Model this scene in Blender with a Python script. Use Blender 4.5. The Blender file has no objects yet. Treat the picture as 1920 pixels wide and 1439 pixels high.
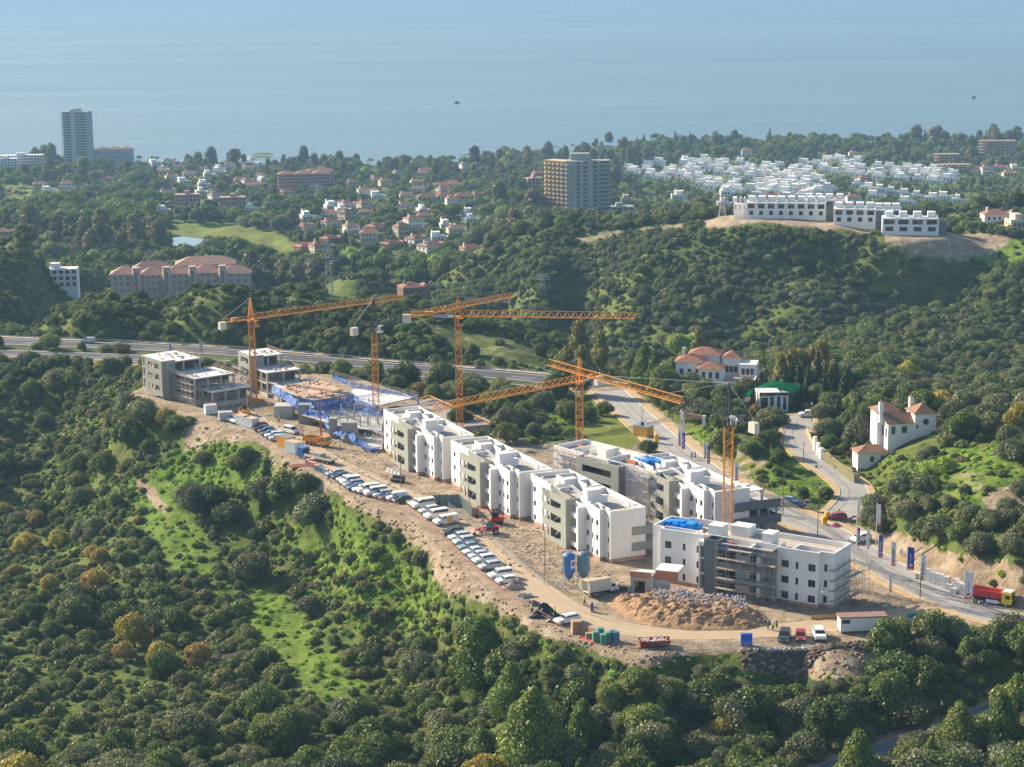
import bpy, math, random
import numpy as np
from mathutils import Matrix, Vector
rnd = random.Random(7)
RS = np.random.RandomState(11)
scene = bpy.context.scene
C = scene.collection
rad = math.radians

# ---------------------------------------------------------------- camera
F = 3733.0; HCAM = 119.0
_p = math.atan(779.5 / F); _r = rad(-0.6)
_f = np.array([0, math.cos(_p), -math.sin(_p)]); _rt0 = np.array([1, 0, 0.]); _up0 = np.cross(_rt0, _f)
_R = _rt0 * math.cos(_r) + _up0 * math.sin(_r); _U = np.cross(_R, _f)
cd = bpy.data.cameras.new('camera'); cam = bpy.data.objects.new('camera', cd); C.objects.link(cam)
cd.sensor_width = 36.0; cd.lens = F * 36.0 / 1920.0; cd.clip_start = 1.0; cd.clip_end = 80000.0
M3 = Matrix(((_R[0], _U[0], -_f[0]), (_R[1], _U[1], -_f[1]), (_R[2], _U[2], -_f[2])))
cam.matrix_world = Matrix.Translation((0, 0, HCAM)) @ M3.to_4x4()
scene.camera = cam

# ---------------------------------------------------------------- light
SUN_AZ, SUN_EL = 145.0, 27.0          # azimuth counted from +X, behind the view to the left
sv = Vector((math.cos(rad(SUN_AZ)) * math.cos(rad(SUN_EL)), math.sin(rad(SUN_AZ)) * math.cos(rad(SUN_EL)), math.sin(rad(SUN_EL))))
ld = bpy.data.lights.new('sun', 'SUN'); ld.energy = 5.0; ld.angle = rad(0.5); ld.color = (1.0, 0.85, 0.64)
sun = bpy.data.objects.new('sun', ld); C.objects.link(sun); sun.rotation_euler = sv.to_track_quat('Z', 'Y').to_euler()
world = bpy.data.worlds.new('World'); scene.world = world; world.use_nodes = True
wn = world.node_tree.nodes; wl = world.node_tree.links
bg = wn['Background']; sky = wn.new('ShaderNodeTexSky'); sky.sky_type = 'NISHITA'; sky.sun_disc = False
sky.sun_elevation = rad(SUN_EL); sky.sun_rotation = rad(90.0 - SUN_AZ); sky.altitude = 200; sky.air_density = 1.0; sky.dust_density = 1.3; sky.ozone_density = 1.5
wl.new(sky.outputs[0], bg.inputs[0]); bg.inputs[1].default_value = 0.088
scene.view_settings.view_transform = 'Standard'; scene.view_settings.look = 'None'
scene.view_settings.exposure = 1.12; scene.view_settings.gamma = 1.0
scene.view_settings.use_curve_mapping = False
scene.cycles.max_bounces = 6; scene.cycles.diffuse_bounces = 3; scene.cycles.glossy_bounces = 2
scene.cycles.transmission_bounces = 2; scene.cycles.volume_bounces = 0; scene.cycles.transparent_max_bounces = 6
scene.cycles.use_denoising = True

# ---------------------------------------------------------------- pixel <-> place
def U(u, v, z=0.0):
    d = _f + (u - 960) / F * _R - (v - 719.5) / F * _U
    t = (z - HCAM) / d[2]
    return np.array([0, 0, HCAM]) + d * t
def UD(u, v, D):
    d = _f + (u - 960) / F * _R - (v - 719.5) / F * _U
    return np.array([0, 0, HCAM]) + d * (D / d[1])
def PJ(P):
    q = np.asarray(P, float) - np.array([0, 0, HCAM]); w = q @ _f
    return 960 + F * (q @ _R) / w, 719.5 - F * (q @ _U) / w

# ---------------------------------------------------------------- small helpers
def tag(o, label=None, cat=None, group=None, kind=None):
    if label: o['label'] = label
    if cat: o['category'] = cat
    if group: o['group'] = group
    if kind: o['kind'] = kind
    return o
def empty(name, loc=(0, 0, 0), rz=0.0, label=None, cat=None, group=None, parent=None):
    o = bpy.data.objects.new(name, None); C.objects.link(o); o.empty_display_size = 0.5
    o.location = loc; o.rotation_euler = (0, 0, rz)
    if parent: o.parent = parent
    return tag(o, label, cat, group)
def link(name, me, parent=None, loc=(0, 0, 0), rz=0.0):
    o = bpy.data.objects.new(name, me); C.objects.link(o); o.location = loc; o.rotation_euler = (0, 0, rz)
    if parent: o.parent = parent
    return o
def kids(o): return [c for c in o.children]
def copy_tree(o, parent=None):
    c = o.copy(); C.objects.link(c); c.parent = parent
    for ch in kids(o): copy_tree(ch, c)
    return c

class MB:
    """collects boxes, bars and sheets into one mesh"""
    def __init__(s): s.v = []; s.f = []; s.m = []
    def add(s, vs, fs, m=0):
        n = len(s.v); s.v += [tuple(map(float, q)) for q in vs]; s.f += [tuple(i + n for i in f) for f in fs]; s.m += [m] * len(fs)
        return s
    def box(s, x0, x1, y0, y1, z0, z1, m=0):
        vs = [(x0, y0, z0), (x1, y0, z0), (x1, y1, z0), (x0, y1, z0), (x0, y0, z1), (x1, y0, z1), (x1, y1, z1), (x0, y1, z1)]
        return s.add(vs, [(3, 2, 1, 0), (4, 5, 6, 7), (0, 1, 5, 4), (1, 2, 6, 5), (2, 3, 7, 6), (3, 0, 4, 7)], m)
    def prism(s, poly, z0, z1, m=0, zt=None):
        n = len(poly); A = sum(poly[i][0] * poly[(i + 1) % n][1] - poly[(i + 1) % n][0] * poly[i][1] for i in range(n))
        if A < 0: poly = poly[::-1]
        vs = [(p[0], p[1], z0) for p in poly] + [(p[0], p[1], z1) for p in poly]
        fs = [tuple(range(n - 1, -1, -1)), tuple(range(n, 2 * n))] + [(i, (i + 1) % n, n + (i + 1) % n, n + i) for i in range(n)]
        return s.add(vs, fs, m)
    def bar(s, a, b, r, m=0, n=4):
        a = Vector(a); b = Vector(b); d = (b - a)
        if d.length < 1e-5: return s
        d.normalize(); e = Vector((0, 0, 1)) if abs(d.z) < 0.9 else Vector((1, 0, 0))
        x = d.cross(e).normalized(); y = d.cross(x)
        vs = []
        for c in (a, b):
            for k in range(n):
                t = 2 * math.pi * (k + .5) / n; vs.append(c + (x * math.cos(t) + y * math.sin(t)) * r)
        fs = [(k, (k + 1) % n, n + (k + 1) % n, n + k) for k in range(n)] + [tuple(range(n - 1, -1, -1)), tuple(range(n, 2 * n))]
        return s.add(vs, fs, m)
    def cone(s, c, r0, r1, z0, z1, n=12, m=0):
        vs = []
        for r, z in ((r0, z0), (r1, z1)):
            for k in range(n):
                t = 2 * math.pi * k / n; vs.append((c[0] + r * math.cos(t), c[1] + r * math.sin(t), z))
        return s.add(vs, [(k, (k + 1) % n, n + (k + 1) % n, n + k) for k in range(n)] + [tuple(range(n - 1, -1, -1)), tuple(range(n, 2 * n))], m)
    def wheel(s, x, y, z, r, w, m=0, n=12):
        vs = []
        for yy in (y - w / 2, y + w / 2):
            for k in range(n):
                t = 2 * math.pi * k / n; vs.append((x + r * math.cos(t), yy, z + r * math.sin(t)))
        return s.add(vs, [(k, n + k, n + (k + 1) % n, (k + 1) % n) for k in range(n)] + [tuple(range(n)), tuple(range(2 * n - 1, n - 1, -1))], m)
    def profile(s, pts, y0, y1, m=0, inset=None):
        """side outline (x,z) swept across y; inset(z) narrows each side"""
        n = len(pts); f = inset or (lambda z: 0)
        vs = [(x, y0 + f(z), z) for x, z in pts] + [(x, y1 - f(z), z) for x, z in pts]
        return s.add(vs, [tuple(range(n)), tuple(range(2 * n - 1, n - 1, -1))] + [((i + 1) % n, i, n + i, n + (i + 1) % n) for i in range(n)], m)
    def wall(s, x0, x1, y, z0, z1, th, holes=(), m=0, mr=None):
        """wall along x, outer face at y (facing -y), with real openings; holes=(xa,xb,za,zb)"""
        xs = sorted({x0, x1} | {h[0] for h in holes} | {h[1] for h in holes}); zs = sorted({z0, z1} | {h[2] for h in holes} | {h[3] for h in holes})
        xs = [x for x in xs if x0 <= x <= x1]; zs = [z for z in zs if z0 <= z <= z1]
        def inh(x, z): return any(h[0] < x < h[1] and h[2] < z < h[3] for h in holes)
        for i in range(len(xs) - 1):
            for j in range(len(zs) - 1):
                a, b, c, d = xs[i], xs[i + 1], zs[j], zs[j + 1]
                if inh((a + b) / 2, (c + d) / 2): continue
                s.add([(a, y, c), (b, y, c), (b, y, d), (a, y, d)], [(0, 1, 2, 3)], m)
                s.add([(a, y + th, c), (b, y + th, c), (b, y + th, d), (a, y + th, d)], [(3, 2, 1, 0)], m)
        mr = m if mr is None else mr
        for a, b, c, d in [tuple(h) for h in holes] + [(x0, x1, z0, z1)]:
            s.add([(a, y, c), (b, y, c), (b, y, d), (a, y, d), (a, y + th, c), (b, y + th, c), (b, y + th, d), (a, y + th, d)],
                  [(0, 1, 5, 4), (1, 2, 6, 5), (2, 3, 7, 6), (3, 0, 4, 7)], mr)
        return s
    def mesh(s, name, mats, smooth=False):
        me = bpy.data.meshes.new(name); me.from_pydata(s.v, [], s.f)
        if not isinstance(mats, (list, tuple)): mats = [mats]
        for m in mats: me.materials.append(m)
        if len(mats) > 1: me.polygons.foreach_set('material_index', s.m)
        if smooth: me.polygons.foreach_set('use_smooth', [True] * len(s.f))
        me.update(); return me
    def build(s, name, mats, parent=None, loc=(0, 0, 0), rz=0.0, smooth=False):
        return link(name, s.mesh(name, mats, smooth), parent, loc, rz)

def vnoise(x, y, seed=0):
    xi = np.floor(x).astype(np.int64); yi = np.floor(y).astype(np.int64); fx = x - xi; fy = y - yi
    fx = fx * fx * (3 - 2 * fx); fy = fy * fy * (3 - 2 * fy)
    def h(a, b):
        n = (a * 374761393 + b * 668265263 + seed * 1442695041) & 0x7fffffff
        n = ((n ^ (n >> 13)) * 1274126177) & 0x7fffffff
        return ((n ^ (n >> 16)) & 0xffff) / 65535.0
    return (h(xi, yi) * (1 - fx) + h(xi + 1, yi) * fx) * (1 - fy) + (h(xi, yi + 1) * (1 - fx) + h(xi + 1, yi + 1) * fx) * fy
def fbm(x, y, seed=0, o=4):
    t = 0; a = .5
    for k in range(o): t = t + a * (vnoise(x * 2 ** k, y * 2 ** k, seed + k) * 2 - 1); a *= .5
    return t
def inpoly(px, py, poly):
    px = np.asarray(px, float); r = np.zeros(px.shape, bool); n = len(poly)
    for i in range(n):
        x0, y0 = poly[i]; x1, y1 = poly[(i + 1) % n]
        if y0 == y1: continue
        r ^= ((y0 > py) != (y1 > py)) & (px < (x1 - x0) * (py - y0) / (y1 - y0) + x0)
    return r
def segdist(px, py, pts, closed=False):
    d = np.full(np.shape(px), 1e9); t_best = np.zeros(np.shape(px)); n = len(pts)
    for i in range(n if closed else n - 1):
        a = pts[i]; b = pts[(i + 1) % n]; vx, vy = b[0] - a[0], b[1] - a[1]; L = vx * vx + vy * vy + 1e-9
        t = np.clip(((px - a[0]) * vx + (py - a[1]) * vy) / L, 0, 1)
        dd = np.hypot(px - a[0] - t * vx, py - a[1] - t * vy)
        k = dd < d; d = np.where(k, dd, d); t_best = np.where(k, i + t, t_best)
    return d, t_best
def smooth01(x): x = np.clip(x, 0, 1); return x * x * (3 - 2 * x)

# ---------------------------------------------------------------- materials
MATS = {}
def mat(name, col, rough=0.8, metal=0.0, var=0.12, scale=1.0, bump=0.0, bscale=8.0, rand=0.0, spec=0.4, col2=None, coords='Object', stretch=(1, 1, 1), alpha=None):
    if name in MATS: return MATS[name]
    m = bpy.data.materials.new(name); m.use_nodes = True; n = m.node_tree.nodes; l = m.node_tree.links
    b = n['Principled BSDF']; b.inputs['Roughness'].default_value = rough; b.inputs['Metallic'].default_value = metal
    b.inputs['Specular IOR Level'].default_value = spec
    tc = n.new('ShaderNodeTexCoord'); mp = n.new('ShaderNodeMapping'); mp.inputs['Scale'].default_value = stretch
    l.new(tc.outputs[coords], mp.inputs[0])
    nz = n.new('ShaderNodeTexNoise'); nz.inputs['Scale'].default_value = scale; nz.inputs['Detail'].default_value = 5; nz.inputs['Roughness'].default_value = .65
    l.new(mp.outputs[0], nz.inputs['Vector'])
    mx = n.new('ShaderNodeMix'); mx.data_type = 'RGBA'
    if col2 is None:
        mx.inputs[6].default_value = tuple(c * (1 - var) for c in col) + (1,); mx.inputs[7].default_value = tuple(min(1, c * (1 + var)) for c in col) + (1,)
    else:
        mx.inputs[6].default_value = tuple(col) + (1,); mx.inputs[7].default_value = tuple(col2) + (1,)
    cr = n.new('ShaderNodeMapRange'); cr.inputs[1].default_value = .3; cr.inputs[2].default_value = .7
    l.new(nz.outputs[0], cr.inputs[0]); l.new(cr.outputs[0], mx.inputs[0])
    out = mx.outputs[2]
    if rand:
        oi = n.new('ShaderNodeObjectInfo'); hs = n.new('ShaderNodeHueSaturation')
        r2 = n.new('ShaderNodeMapRange'); r2.inputs[3].default_value = 1 - rand; r2.inputs[4].default_value = 1 + rand
        l.new(oi.outputs['Random'], r2.inputs[0]); l.new(r2.outputs[0], hs.inputs['Value']); l.new(out, hs.inputs['Color']); out = hs.outputs[0]
    l.new(out, b.inputs['Base Color'])
    if bump:
        nb = n.new('ShaderNodeTexNoise'); nb.inputs['Scale'].default_value = bscale; nb.inputs['Detail'].default_value = 4
        l.new(mp.outputs[0], nb.inputs['Vector']); bp = n.new('ShaderNodeBump'); bp.inputs['Strength'].default_value = bump; bp.inputs['Distance'].default_value = .1
        l.new(nb.outputs[0], bp.inputs['Height']); l.new(bp.outputs[0], b.inputs['Normal'])
    if alpha is not None: b.inputs['Alpha'].default_value = alpha
    MATS[name] = m; return m

def leafmat(name, cols, rand=.25, transl=.3, nscale=2.2):
    if name in MATS: return MATS[name]
    m = bpy.data.materials.new(name); m.use_nodes = True; n = m.node_tree.nodes; l = m.node_tree.links
    n.remove(n['Principled BSDF']); out = n['Material Output']
    tc = n.new('ShaderNodeTexCoord'); nz = n.new('ShaderNodeTexNoise'); nz.inputs['Scale'].default_value = nscale; nz.inputs['Detail'].default_value = 3
    l.new(tc.outputs['Object'], nz.inputs['Vector'])
    oi = n.new('ShaderNodeObjectInfo')
    ad = n.new('ShaderNodeMath'); ad.operation = 'MULTIPLY_ADD'; ad.inputs[1].default_value = .65; l.new(oi.outputs['Random'], ad.inputs[0])
    mr = n.new('ShaderNodeMapRange'); mr.inputs[1].default_value = .3; mr.inputs[2].default_value = .7; mr.inputs[3].default_value = 0; mr.inputs[4].default_value = .45
    l.new(nz.outputs[0], mr.inputs[0]); l.new(mr.outputs[0], ad.inputs[2])
    rp = n.new('ShaderNodeValToRGB'); e = rp.color_ramp.elements
    while len(e) < len(cols): e.new(.5)
    for i, c in enumerate(cols): e[i].position = i / (len(cols) - 1); e[i].color = tuple(c) + (1,)
    l.new(ad.outputs[0], rp.inputs[0])
    hs = n.new('ShaderNodeHueSaturation'); r2 = n.new('ShaderNodeMapRange'); r2.inputs[3].default_value = 1 - rand; r2.inputs[4].default_value = 1 + rand
    wn_ = n.new('ShaderNodeMath'); wn_.operation = 'FRACT'; ml = n.new('ShaderNodeMath'); ml.operation = 'MULTIPLY'; ml.inputs[1].default_value = 37.7
    l.new(oi.outputs['Random'], ml.inputs[0]); l.new(ml.outputs[0], wn_.inputs[0]); l.new(wn_.outputs[0], r2.inputs[0]); l.new(r2.outputs[0], hs.inputs['Value']); l.new(rp.outputs[0], hs.inputs['Color'])
    d = n.new('ShaderNodeBsdfDiffuse'); t = n.new('ShaderNodeBsdfTranslucent'); g = n.new('ShaderNodeBsdfGlossy'); g.inputs['Roughness'].default_value = .5
    ms = n.new('ShaderNodeMixShader'); ms.inputs[0].default_value = transl
    l.new(hs.outputs[0], d.inputs[0]); l.new(hs.outputs[0], t.inputs[0]); l.new(d.outputs[0], ms.inputs[1]); l.new(t.outputs[0], ms.inputs[2])
    m2 = n.new('ShaderNodeMixShader'); m2.inputs[0].default_value = .03; l.new(ms.outputs[0], m2.inputs[1]); l.new(g.outputs[0], m2.inputs[2]); l.new(m2.outputs[0], out.inputs[0])
    MATS[name] = m; return m
# ================================================================ terrain
EDGE = [(385, 782), (420, 797), (470, 815), (530, 850), (575, 880), (620, 902), (680, 940), (740, 960), (790, 987), (840, 1032), (880, 1077), (940, 1118),
        (1000, 1158), (1060, 1192), (1130, 1208), (1250, 1218), (1400, 1216), (1520, 1212), (1640, 1198), (1720, 1180), (1850, 1200), (1990, 1215)]
def colpts():
    P = []
    def z(u, v, zz): P.append(U(u, v, zz))
    def d(u, v, D): P.append(UD(u, v, D))
    cols = {
        -120: [(690, -8), (760, -18), (850, -22), (950, -28), (1050, -28), (1180, -24), (1300, -20), (1439, -13), (1600, -8)],
        100: [(690, -8), (760, -17), (850, -22), (950, -28), (1050, -28), (1180, -24), (1300, -20), (1439, -14), (1600, -10)],
        260: [(715, -6), (850, -9), (950, -16), (1050, -19), (1180, -24), (1300, -20), (1439, -14), (1600, -10)],
        330: [(830, -5), (900, -11), (950, -13.6), (1050, -17.5), (1180, -22), (1300, -20), (1439, -14)],
        420: [(850, -4.5), (900, -8), (950, -12), (1050, -17), (1180, -22), (1300, -20), (1439, -15), (1600, -12)],
        520: [(900, -5), (950, -10), (1050, -17), (1180, -21), (1300, -20), (1439, -15)],
        620: [(950, -6), (1000, -10), (1100, -16), (1200, -19), (1300, -20), (1439, -16), (1600, -14)],
        780: [(1050, -6), (1150, -13), (1250, -17), (1350, -18.5), (1439, -17), (1600, -15)],
        940: [(1180, -6), (1260, -11), (1350, -14), (1439, -14), (1600, -13)],
        1100: [(1260, -5), (1350, -10), (1439, -12), (1600, -12)],
        1300: [(1260, -4), (1350, -8), (1439, -10), (1600, -11)],
        1500: [(1265, -5), (1350, -8), (1439, -9), (1600, -10)],
        1700: [(1240, -3), (1350, -6), (1439, -8), (1600, -9)],
        1900: [(1250, -2), (1350, -5), (1439, -7), (1600, -8)],
        2040: [(1250, -1), (1439, -6)],
    }
    for u, L in cols.items():
        for v, zz in L: z(u, v, zz)
    for u, v in EDGE: z(u, v, 0)
    for u, v in [(500, 780), (650, 830), (700, 880), (800, 930), (900, 900), (1000, 1000), (1100, 950), (1200, 1100), (1400, 1000), (1500, 1150), (1300, 900), (1150, 850), (1000, 830), (850, 780), (700, 750), (560, 740), (400, 740), (340, 770), (1600, 1100), (1700, 1110), (1850, 1150), (1560, 1000), (1450, 940), (1350, 870), (1250, 800), (1600, 960), (1500, 800), (1540, 840), (1480, 790), (1600, 910)]: z(u, v, 0)
    for u, v, zz in [(1150, 738, -3), (1200, 770, -1), (1130, 800, -1), (1000, 780, -2), (950, 740, -5), (800, 700, -7), (650, 690, -6), (500, 690, -6),
                     (-100, 640, -8), (0, 640, -8), (0, 672, -8), (260, 650, -8), (260, 685, -8), (500, 665, -8), (500, 690, -7), (700, 685, -8), (1000, 705, -8), (800, 720, -7),
                     (1330, 730, 2), (1330, 690, 4), (1250, 700, 0), (1400, 700, 2), (1430, 760, 1.5), (1560, 760, 2), (1650, 800, 5),
                     (1640, 850, 3), (1620, 900, 1), (1650, 960, 3), (1700, 1020, 4), (1760, 1060, 3), (1850, 1090, 3), (1960, 1110, 3), (1800, 1040, 7), (1900, 1060, 8), (1920, 1000, 10),
                     (1800, 950, 10), (1700, 930, 6), (1900, 850, 13), (2050, 850, 15), (1750, 860, 9), (1700, 830, 7), (1800, 780, 9), (1900, 790, 12), (2050, 1000, 11),
                     (1440, 860, 3), (1400, 850, 2.5), (1470, 900, 1), (1500, 950, .5), (1440, 900, 1.5), (1350, 790, 3), (1380, 820, 4), (1330, 800, 2)]: z(u, v, zz)
    # ridge behind the highway
    for u, v, D in [(-80, 600, 722), (100, 588, 720), (180, 565, 722), (250, 548, 720), (350, 535, 720), (450, 527, 722), (550, 530, 720), (650, 542, 712), (750, 568, 700), (850, 600, 686), (950, 632, 668), (1030, 672, 650), (1060, 690, 640)]: d(u, v, D)
    for u, zz in [(-100, -8), (100, -8), (300, -8), (500, -8), (700, -8), (850, -8), (1000, -8)]:
        v = np.interp(u, [0, 260, 500, 760, 1000], [630, 640, 655, 680, 697]); z(u, v - 4, zz)
    for a in (-.24, -.18, -.12, -.06, 0, .03):
        P.append(np.array([a * 800, 800, -32.])); P.append(np.array([a * 900, 900, -38.]))
    # mid right hill
    for u, v, D in [(1060, 640, 790), (1180, 660, 760), (1300, 640, 790), (1450, 640, 760), (1540, 620, 760), (1700, 660, 720), (1850, 700, 690), (1920, 720, 670), (2050, 740, 650),
                    (850, 560, 850), (1000, 560, 860), (1150, 560, 835), (1300, 560, 830), (1450, 560, 825), (1600, 580, 790), (1750, 580, 780), (1900, 600, 760),
                    (720, 530, 900), (850, 500, 930), (1000, 500, 905), (1200, 490, 880), (1400, 490, 870), (1600, 500, 845), (1750, 520, 815), (1900, 530, 800),
                    (900, 470, 980), (1050, 440, 985), (1130, 430, 975), (1220, 415, 960), (1320, 405, 940), (1420, 408, 925), (1520, 418, 915), (1620, 430, 900), (1720, 442, 890), (1850, 445, 885), (1940, 440, 900), (1800, 490, 845)]: d(u, v, D)
    for u in (1000, 1200, 1400, 1600, 1800, 2000):
        a = (u - 960) / F
        for D, zz in [(1060, -14 if u > 1350 else -22), (1150, -38), (1300, -46)]: P.append(np.array([a * D, D, zz]))
    # middle distance, left
    for u, v, D in [(50, 575, 830), (50, 500, 900), (110, 530, 960), (0, 470, 900), (-100, 470, 900), (60, 478, 905), (150, 590, 850), (0, 600, 800)]: d(u, v, D)
    for u in (-150, 0, 200, 400, 600, 800, 950, 1100, 1300, 1500, 1700, 1900, 2050):
        a = (u - 960) / F
        for D, zz in [(1000, -42), (1150, -47), (1250, -50), (1436, -57), (1700, -72), (2000, -86)]:
            if u > 850 and D < 1300: continue
            P.append(np.array([a * D, D, zz]))
        cz = np.interp(u, [0, 700, 1000, 1200, 1400, 1900], [2330, 2280, 2330, 2500, 2480, 2500])
        P.append(np.array([a * cz, cz, -99.5])); P.append(np.array([a * (cz + 90), cz + 90, -103.])); P.append(np.array([a * 2750, 2750, -107.])); P.append(np.array([a * 3000, 3000, -109.]))
        if u > 1150: P.append(np.array([a * 2250, 2250, -88.]))
    return np.array(P)
CP = colpts()
_src = np.c_[CP[:, 0] / CP[:, 1] * 3.0, np.log(CP[:, 1])]
def _tps(r): return np.where(r > 0, r * r * np.log(r + 1e-12), 0)
_n = len(_src); _K = _tps(np.hypot(_src[:, None, 0] - _src[None, :, 0], _src[:, None, 1] - _src[None, :, 1]))
_A = np.zeros((_n + 3, _n + 3)); _A[:_n, :_n] = _K + np.eye(_n) * 3e-5; _A[:_n, _n] = 1; _A[:_n, _n + 1:] = _src; _A[_n:, :_n] = _A[:_n, _n:].T
_w = np.linalg.solve(_A, np.r_[CP[:, 2], 0, 0, 0])
def rbf(x, y):
    a = np.clip(x / y, -.32, .32) * 3.0; L = np.log(np.clip(y, 215, 2900)); out = np.zeros(x.shape)
    for i0 in range(0, x.size, 20000):
        A = a.ravel()[i0:i0 + 20000]; B = L.ravel()[i0:i0 + 20000]
        k = _tps(np.hypot(A[:, None] - _src[None, :, 0], B[:, None] - _src[None, :, 1]))
        out.ravel()[i0:i0 + 20000] = k @ _w[:_n] + _w[_n] + _w[_n + 1] * A + _w[_n + 2] * B
    return out
def W2(L, z=0.0): return [tuple(U(u, v, z)[:2]) for u, v in L]
# level ground of the building site (a place in the world, found from its outline)
SITE = W2(EDGE[:20]) + W2([(1800, 1172), (1740, 1110), (1640, 1060), (1560, 985), (1470, 940), (1330, 870), (1200, 822), (1060, 832), (1000, 838), (930, 812), (860, 788), (790, 750), (640, 702), (460, 705), (300, 715), (258, 735), (268, 768)])
ROADS = {  # centre line pixels, z, half width
    'back': ([(1145, 733), (1165, 752), (1205, 790), (1260, 838), (1330, 890), (1400, 937), (1480, 968), (1560, 1000), (1640, 1052), (1720, 1100), (1800, 1134), (1880, 1160), (1990, 1185)], [-3, -2.2, -1, -.3, 0, 0, 0, 0, 0, 0, 0, 0, 0], 4.1),
    'villa': ([(1560, 975), (1598, 945), (1604, 915), (1570, 890), (1535, 868), (1505, 840), (1490, 815), (1505, 793), (1500, 780)], [0, 0, .4, .8, 1.2, 1.5, 1.8, 2, 2], 3.2),
    'hw_far': ([(-260, 624), (0, 641), (260, 650), (480, 664), (760, 690), (1010, 709), (1200, 735)], [-8] * 7, 7.5),
    'hw_near': ([(-260, 648), (0, 661), (260, 670), (480, 685), (700, 705), (930, 722), (1080, 740)], [-8] * 7, 6.5),
    'fore': ([(1480, 1490), (1560, 1440), (1700, 1395), (1820, 1350), (1900, 1318)], [-9, -8.5, -7.5, -6.5, -6], 2.5),
}
RW = {k: ([tuple(U(u, v, z)) for (u, v), z in zip(p, zs)], hw) for k, (p, zs, hw) in ROADS.items()}
def smoothline(pts, n=3):
    for _ in range(n):
        q = [pts[0]]
        for a, b in zip(pts[:-1], pts[1:]):
            q += [tuple(.75 * np.array(a) + .25 * np.array(b)), tuple(.25 * np.array(a) + .75 * np.array(b))]
        pts = q + [pts[-1]]
    return pts
RW = {k: (smoothline(p), hw) for k, (p, hw) in RW.items()}

ang = np.concatenate([np.linspace(-1.0, -.31, 12)[:-1], np.linspace(-.31, .31, 620), np.linspace(.31, 1.0, 12)[1:]])
lds = np.concatenate([np.log(np.linspace(140, 250, 20)[:-1]), np.linspace(math.log(250), math.log(1000), 560)[:-1], np.linspace(math.log(1000), math.log(2900), 170)])
AA, LL = np.meshgrid(ang, lds); YY = np.exp(LL); XX = AA * YY
NR, NC = YY.shape
ZZ = rbf(XX, YY)
uu0, vv0 = PJ(np.stack([XX, YY, ZZ], -1))
# roughness of wild ground, gullies on the hills
wild = np.ones_like(ZZ)
inS = inpoly(XX, YY, SITE); dS, _ = segdist(XX, YY, SITE, True); sd = np.where(inS, -dS, dS)
amp = np.clip((YY - 200) / 500, .5, 3.0)
rough = fbm(XX / 38, YY / 38, 3) * 2.6 * amp + fbm(XX / 9, YY / 9, 9) * .9
hillm = smooth01((YY - 700) / 60) * smooth01((1010 - YY) / 50)
gul = -np.abs(vnoise((XX + YY * .45) / 85 + 3.3, YY / 260, 21) - .5) * 42 * hillm
damp = smooth01(sd / 14)
for path, dep, wid in (([(1400, 655, 765), (1480, 630, 775), (1560, 600, 795), (1640, 545, 830), (1700, 500, 860)], 13, 26), ([(1120, 640, 780), (1190, 570, 830), (1250, 500, 880)], 9, 22), ([(1330, 640, 790), (1390, 560, 825), (1450, 480, 875)], 7, 18), ([(760, 560, 850), (830, 510, 920), (900, 470, 970)], 10, 24), ([(250, 620, 690), (300, 570, 712)], 5, 14), ([(600, 620, 680), (640, 570, 705)], 6, 16)):
    dv_, _ = segdist(XX, YY, [tuple(UD(*a)[:2]) for a in path]); gul = gul - dep * np.exp(-(dv_ / wid) ** 2)
ZZ = ZZ + (rough + gul) * damp
ZZ = np.where(sd < 0, 0.0, ZZ * smooth01(sd / np.where((XX < -62) & (YY < 600), 13.0, 7.0)))
for k, (pts, hw) in RW.items():
    near = None
    xs = np.array([p[0] for p in pts]); ys = np.array([p[1] for p in pts])
    msk = (XX > xs.min() - 40) & (XX < xs.max() + 40) & (YY > ys.min() - 40) & (YY < ys.max() + 40)
    dd, tt = segdist(XX[msk], YY[msk], pts); zr = np.interp(tt, range(len(pts)), [p[2] for p in pts])
    wgt = 1 - smooth01((dd - hw - 1.5) / (7.0 if k != 'fore' else 3.0)); ZZ[msk] = ZZ[msk] * (1 - wgt) + (zr - .12) * wgt
# pads under houses beyond
PADS = []
def pad(u, v, D, r, z=None):
    p = UD(u, v, D); z = p[2] if z is None else z; m = np.hypot(XX - p[0], YY - p[1]) < r * 2
    d = np.hypot(XX[m] - p[0], YY[m] - p[1]); w = 1 - smooth01((d - r) / r); ZZ[m] = ZZ[m] * (1 - w) + z * w; return (p[0], p[1], z)
for a_ in ((1474, 408, 935, 24), (1602, 420, 915, 16), (1706, 439, 895, 18), (1392, 408, 950, 10), (1655, 418, 940, 14), (1545, 400, 975, 16)): pad(*a_)
LAKE = [UD(u, v, 1250) for u, v in [(312, 452), (330, 444), (380, 447), (384, 459), (350, 462), (318, 461)]]
GX = ang; GL = lds
def hgt(x, y):
    x = np.asarray(x, float); y = np.asarray(y, float)
    i = np.interp(x / y, GX, np.arange(NC)); j = np.interp(np.log(y), GL, np.arange(NR))
    i0 = np.clip(i.astype(int), 0, NC - 2); j0 = np.clip(j.astype(int), 0, NR - 2); fi = i - i0; fj = j - j0
    return (ZZ[j0, i0] * (1 - fi) + ZZ[j0, i0 + 1] * fi) * (1 - fj) + (ZZ[j0 + 1, i0] * (1 - fi) + ZZ[j0 + 1, i0 + 1] * fi) * fj
_ts = np.exp(np.linspace(math.log(240), math.log(2800), 2600))
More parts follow.
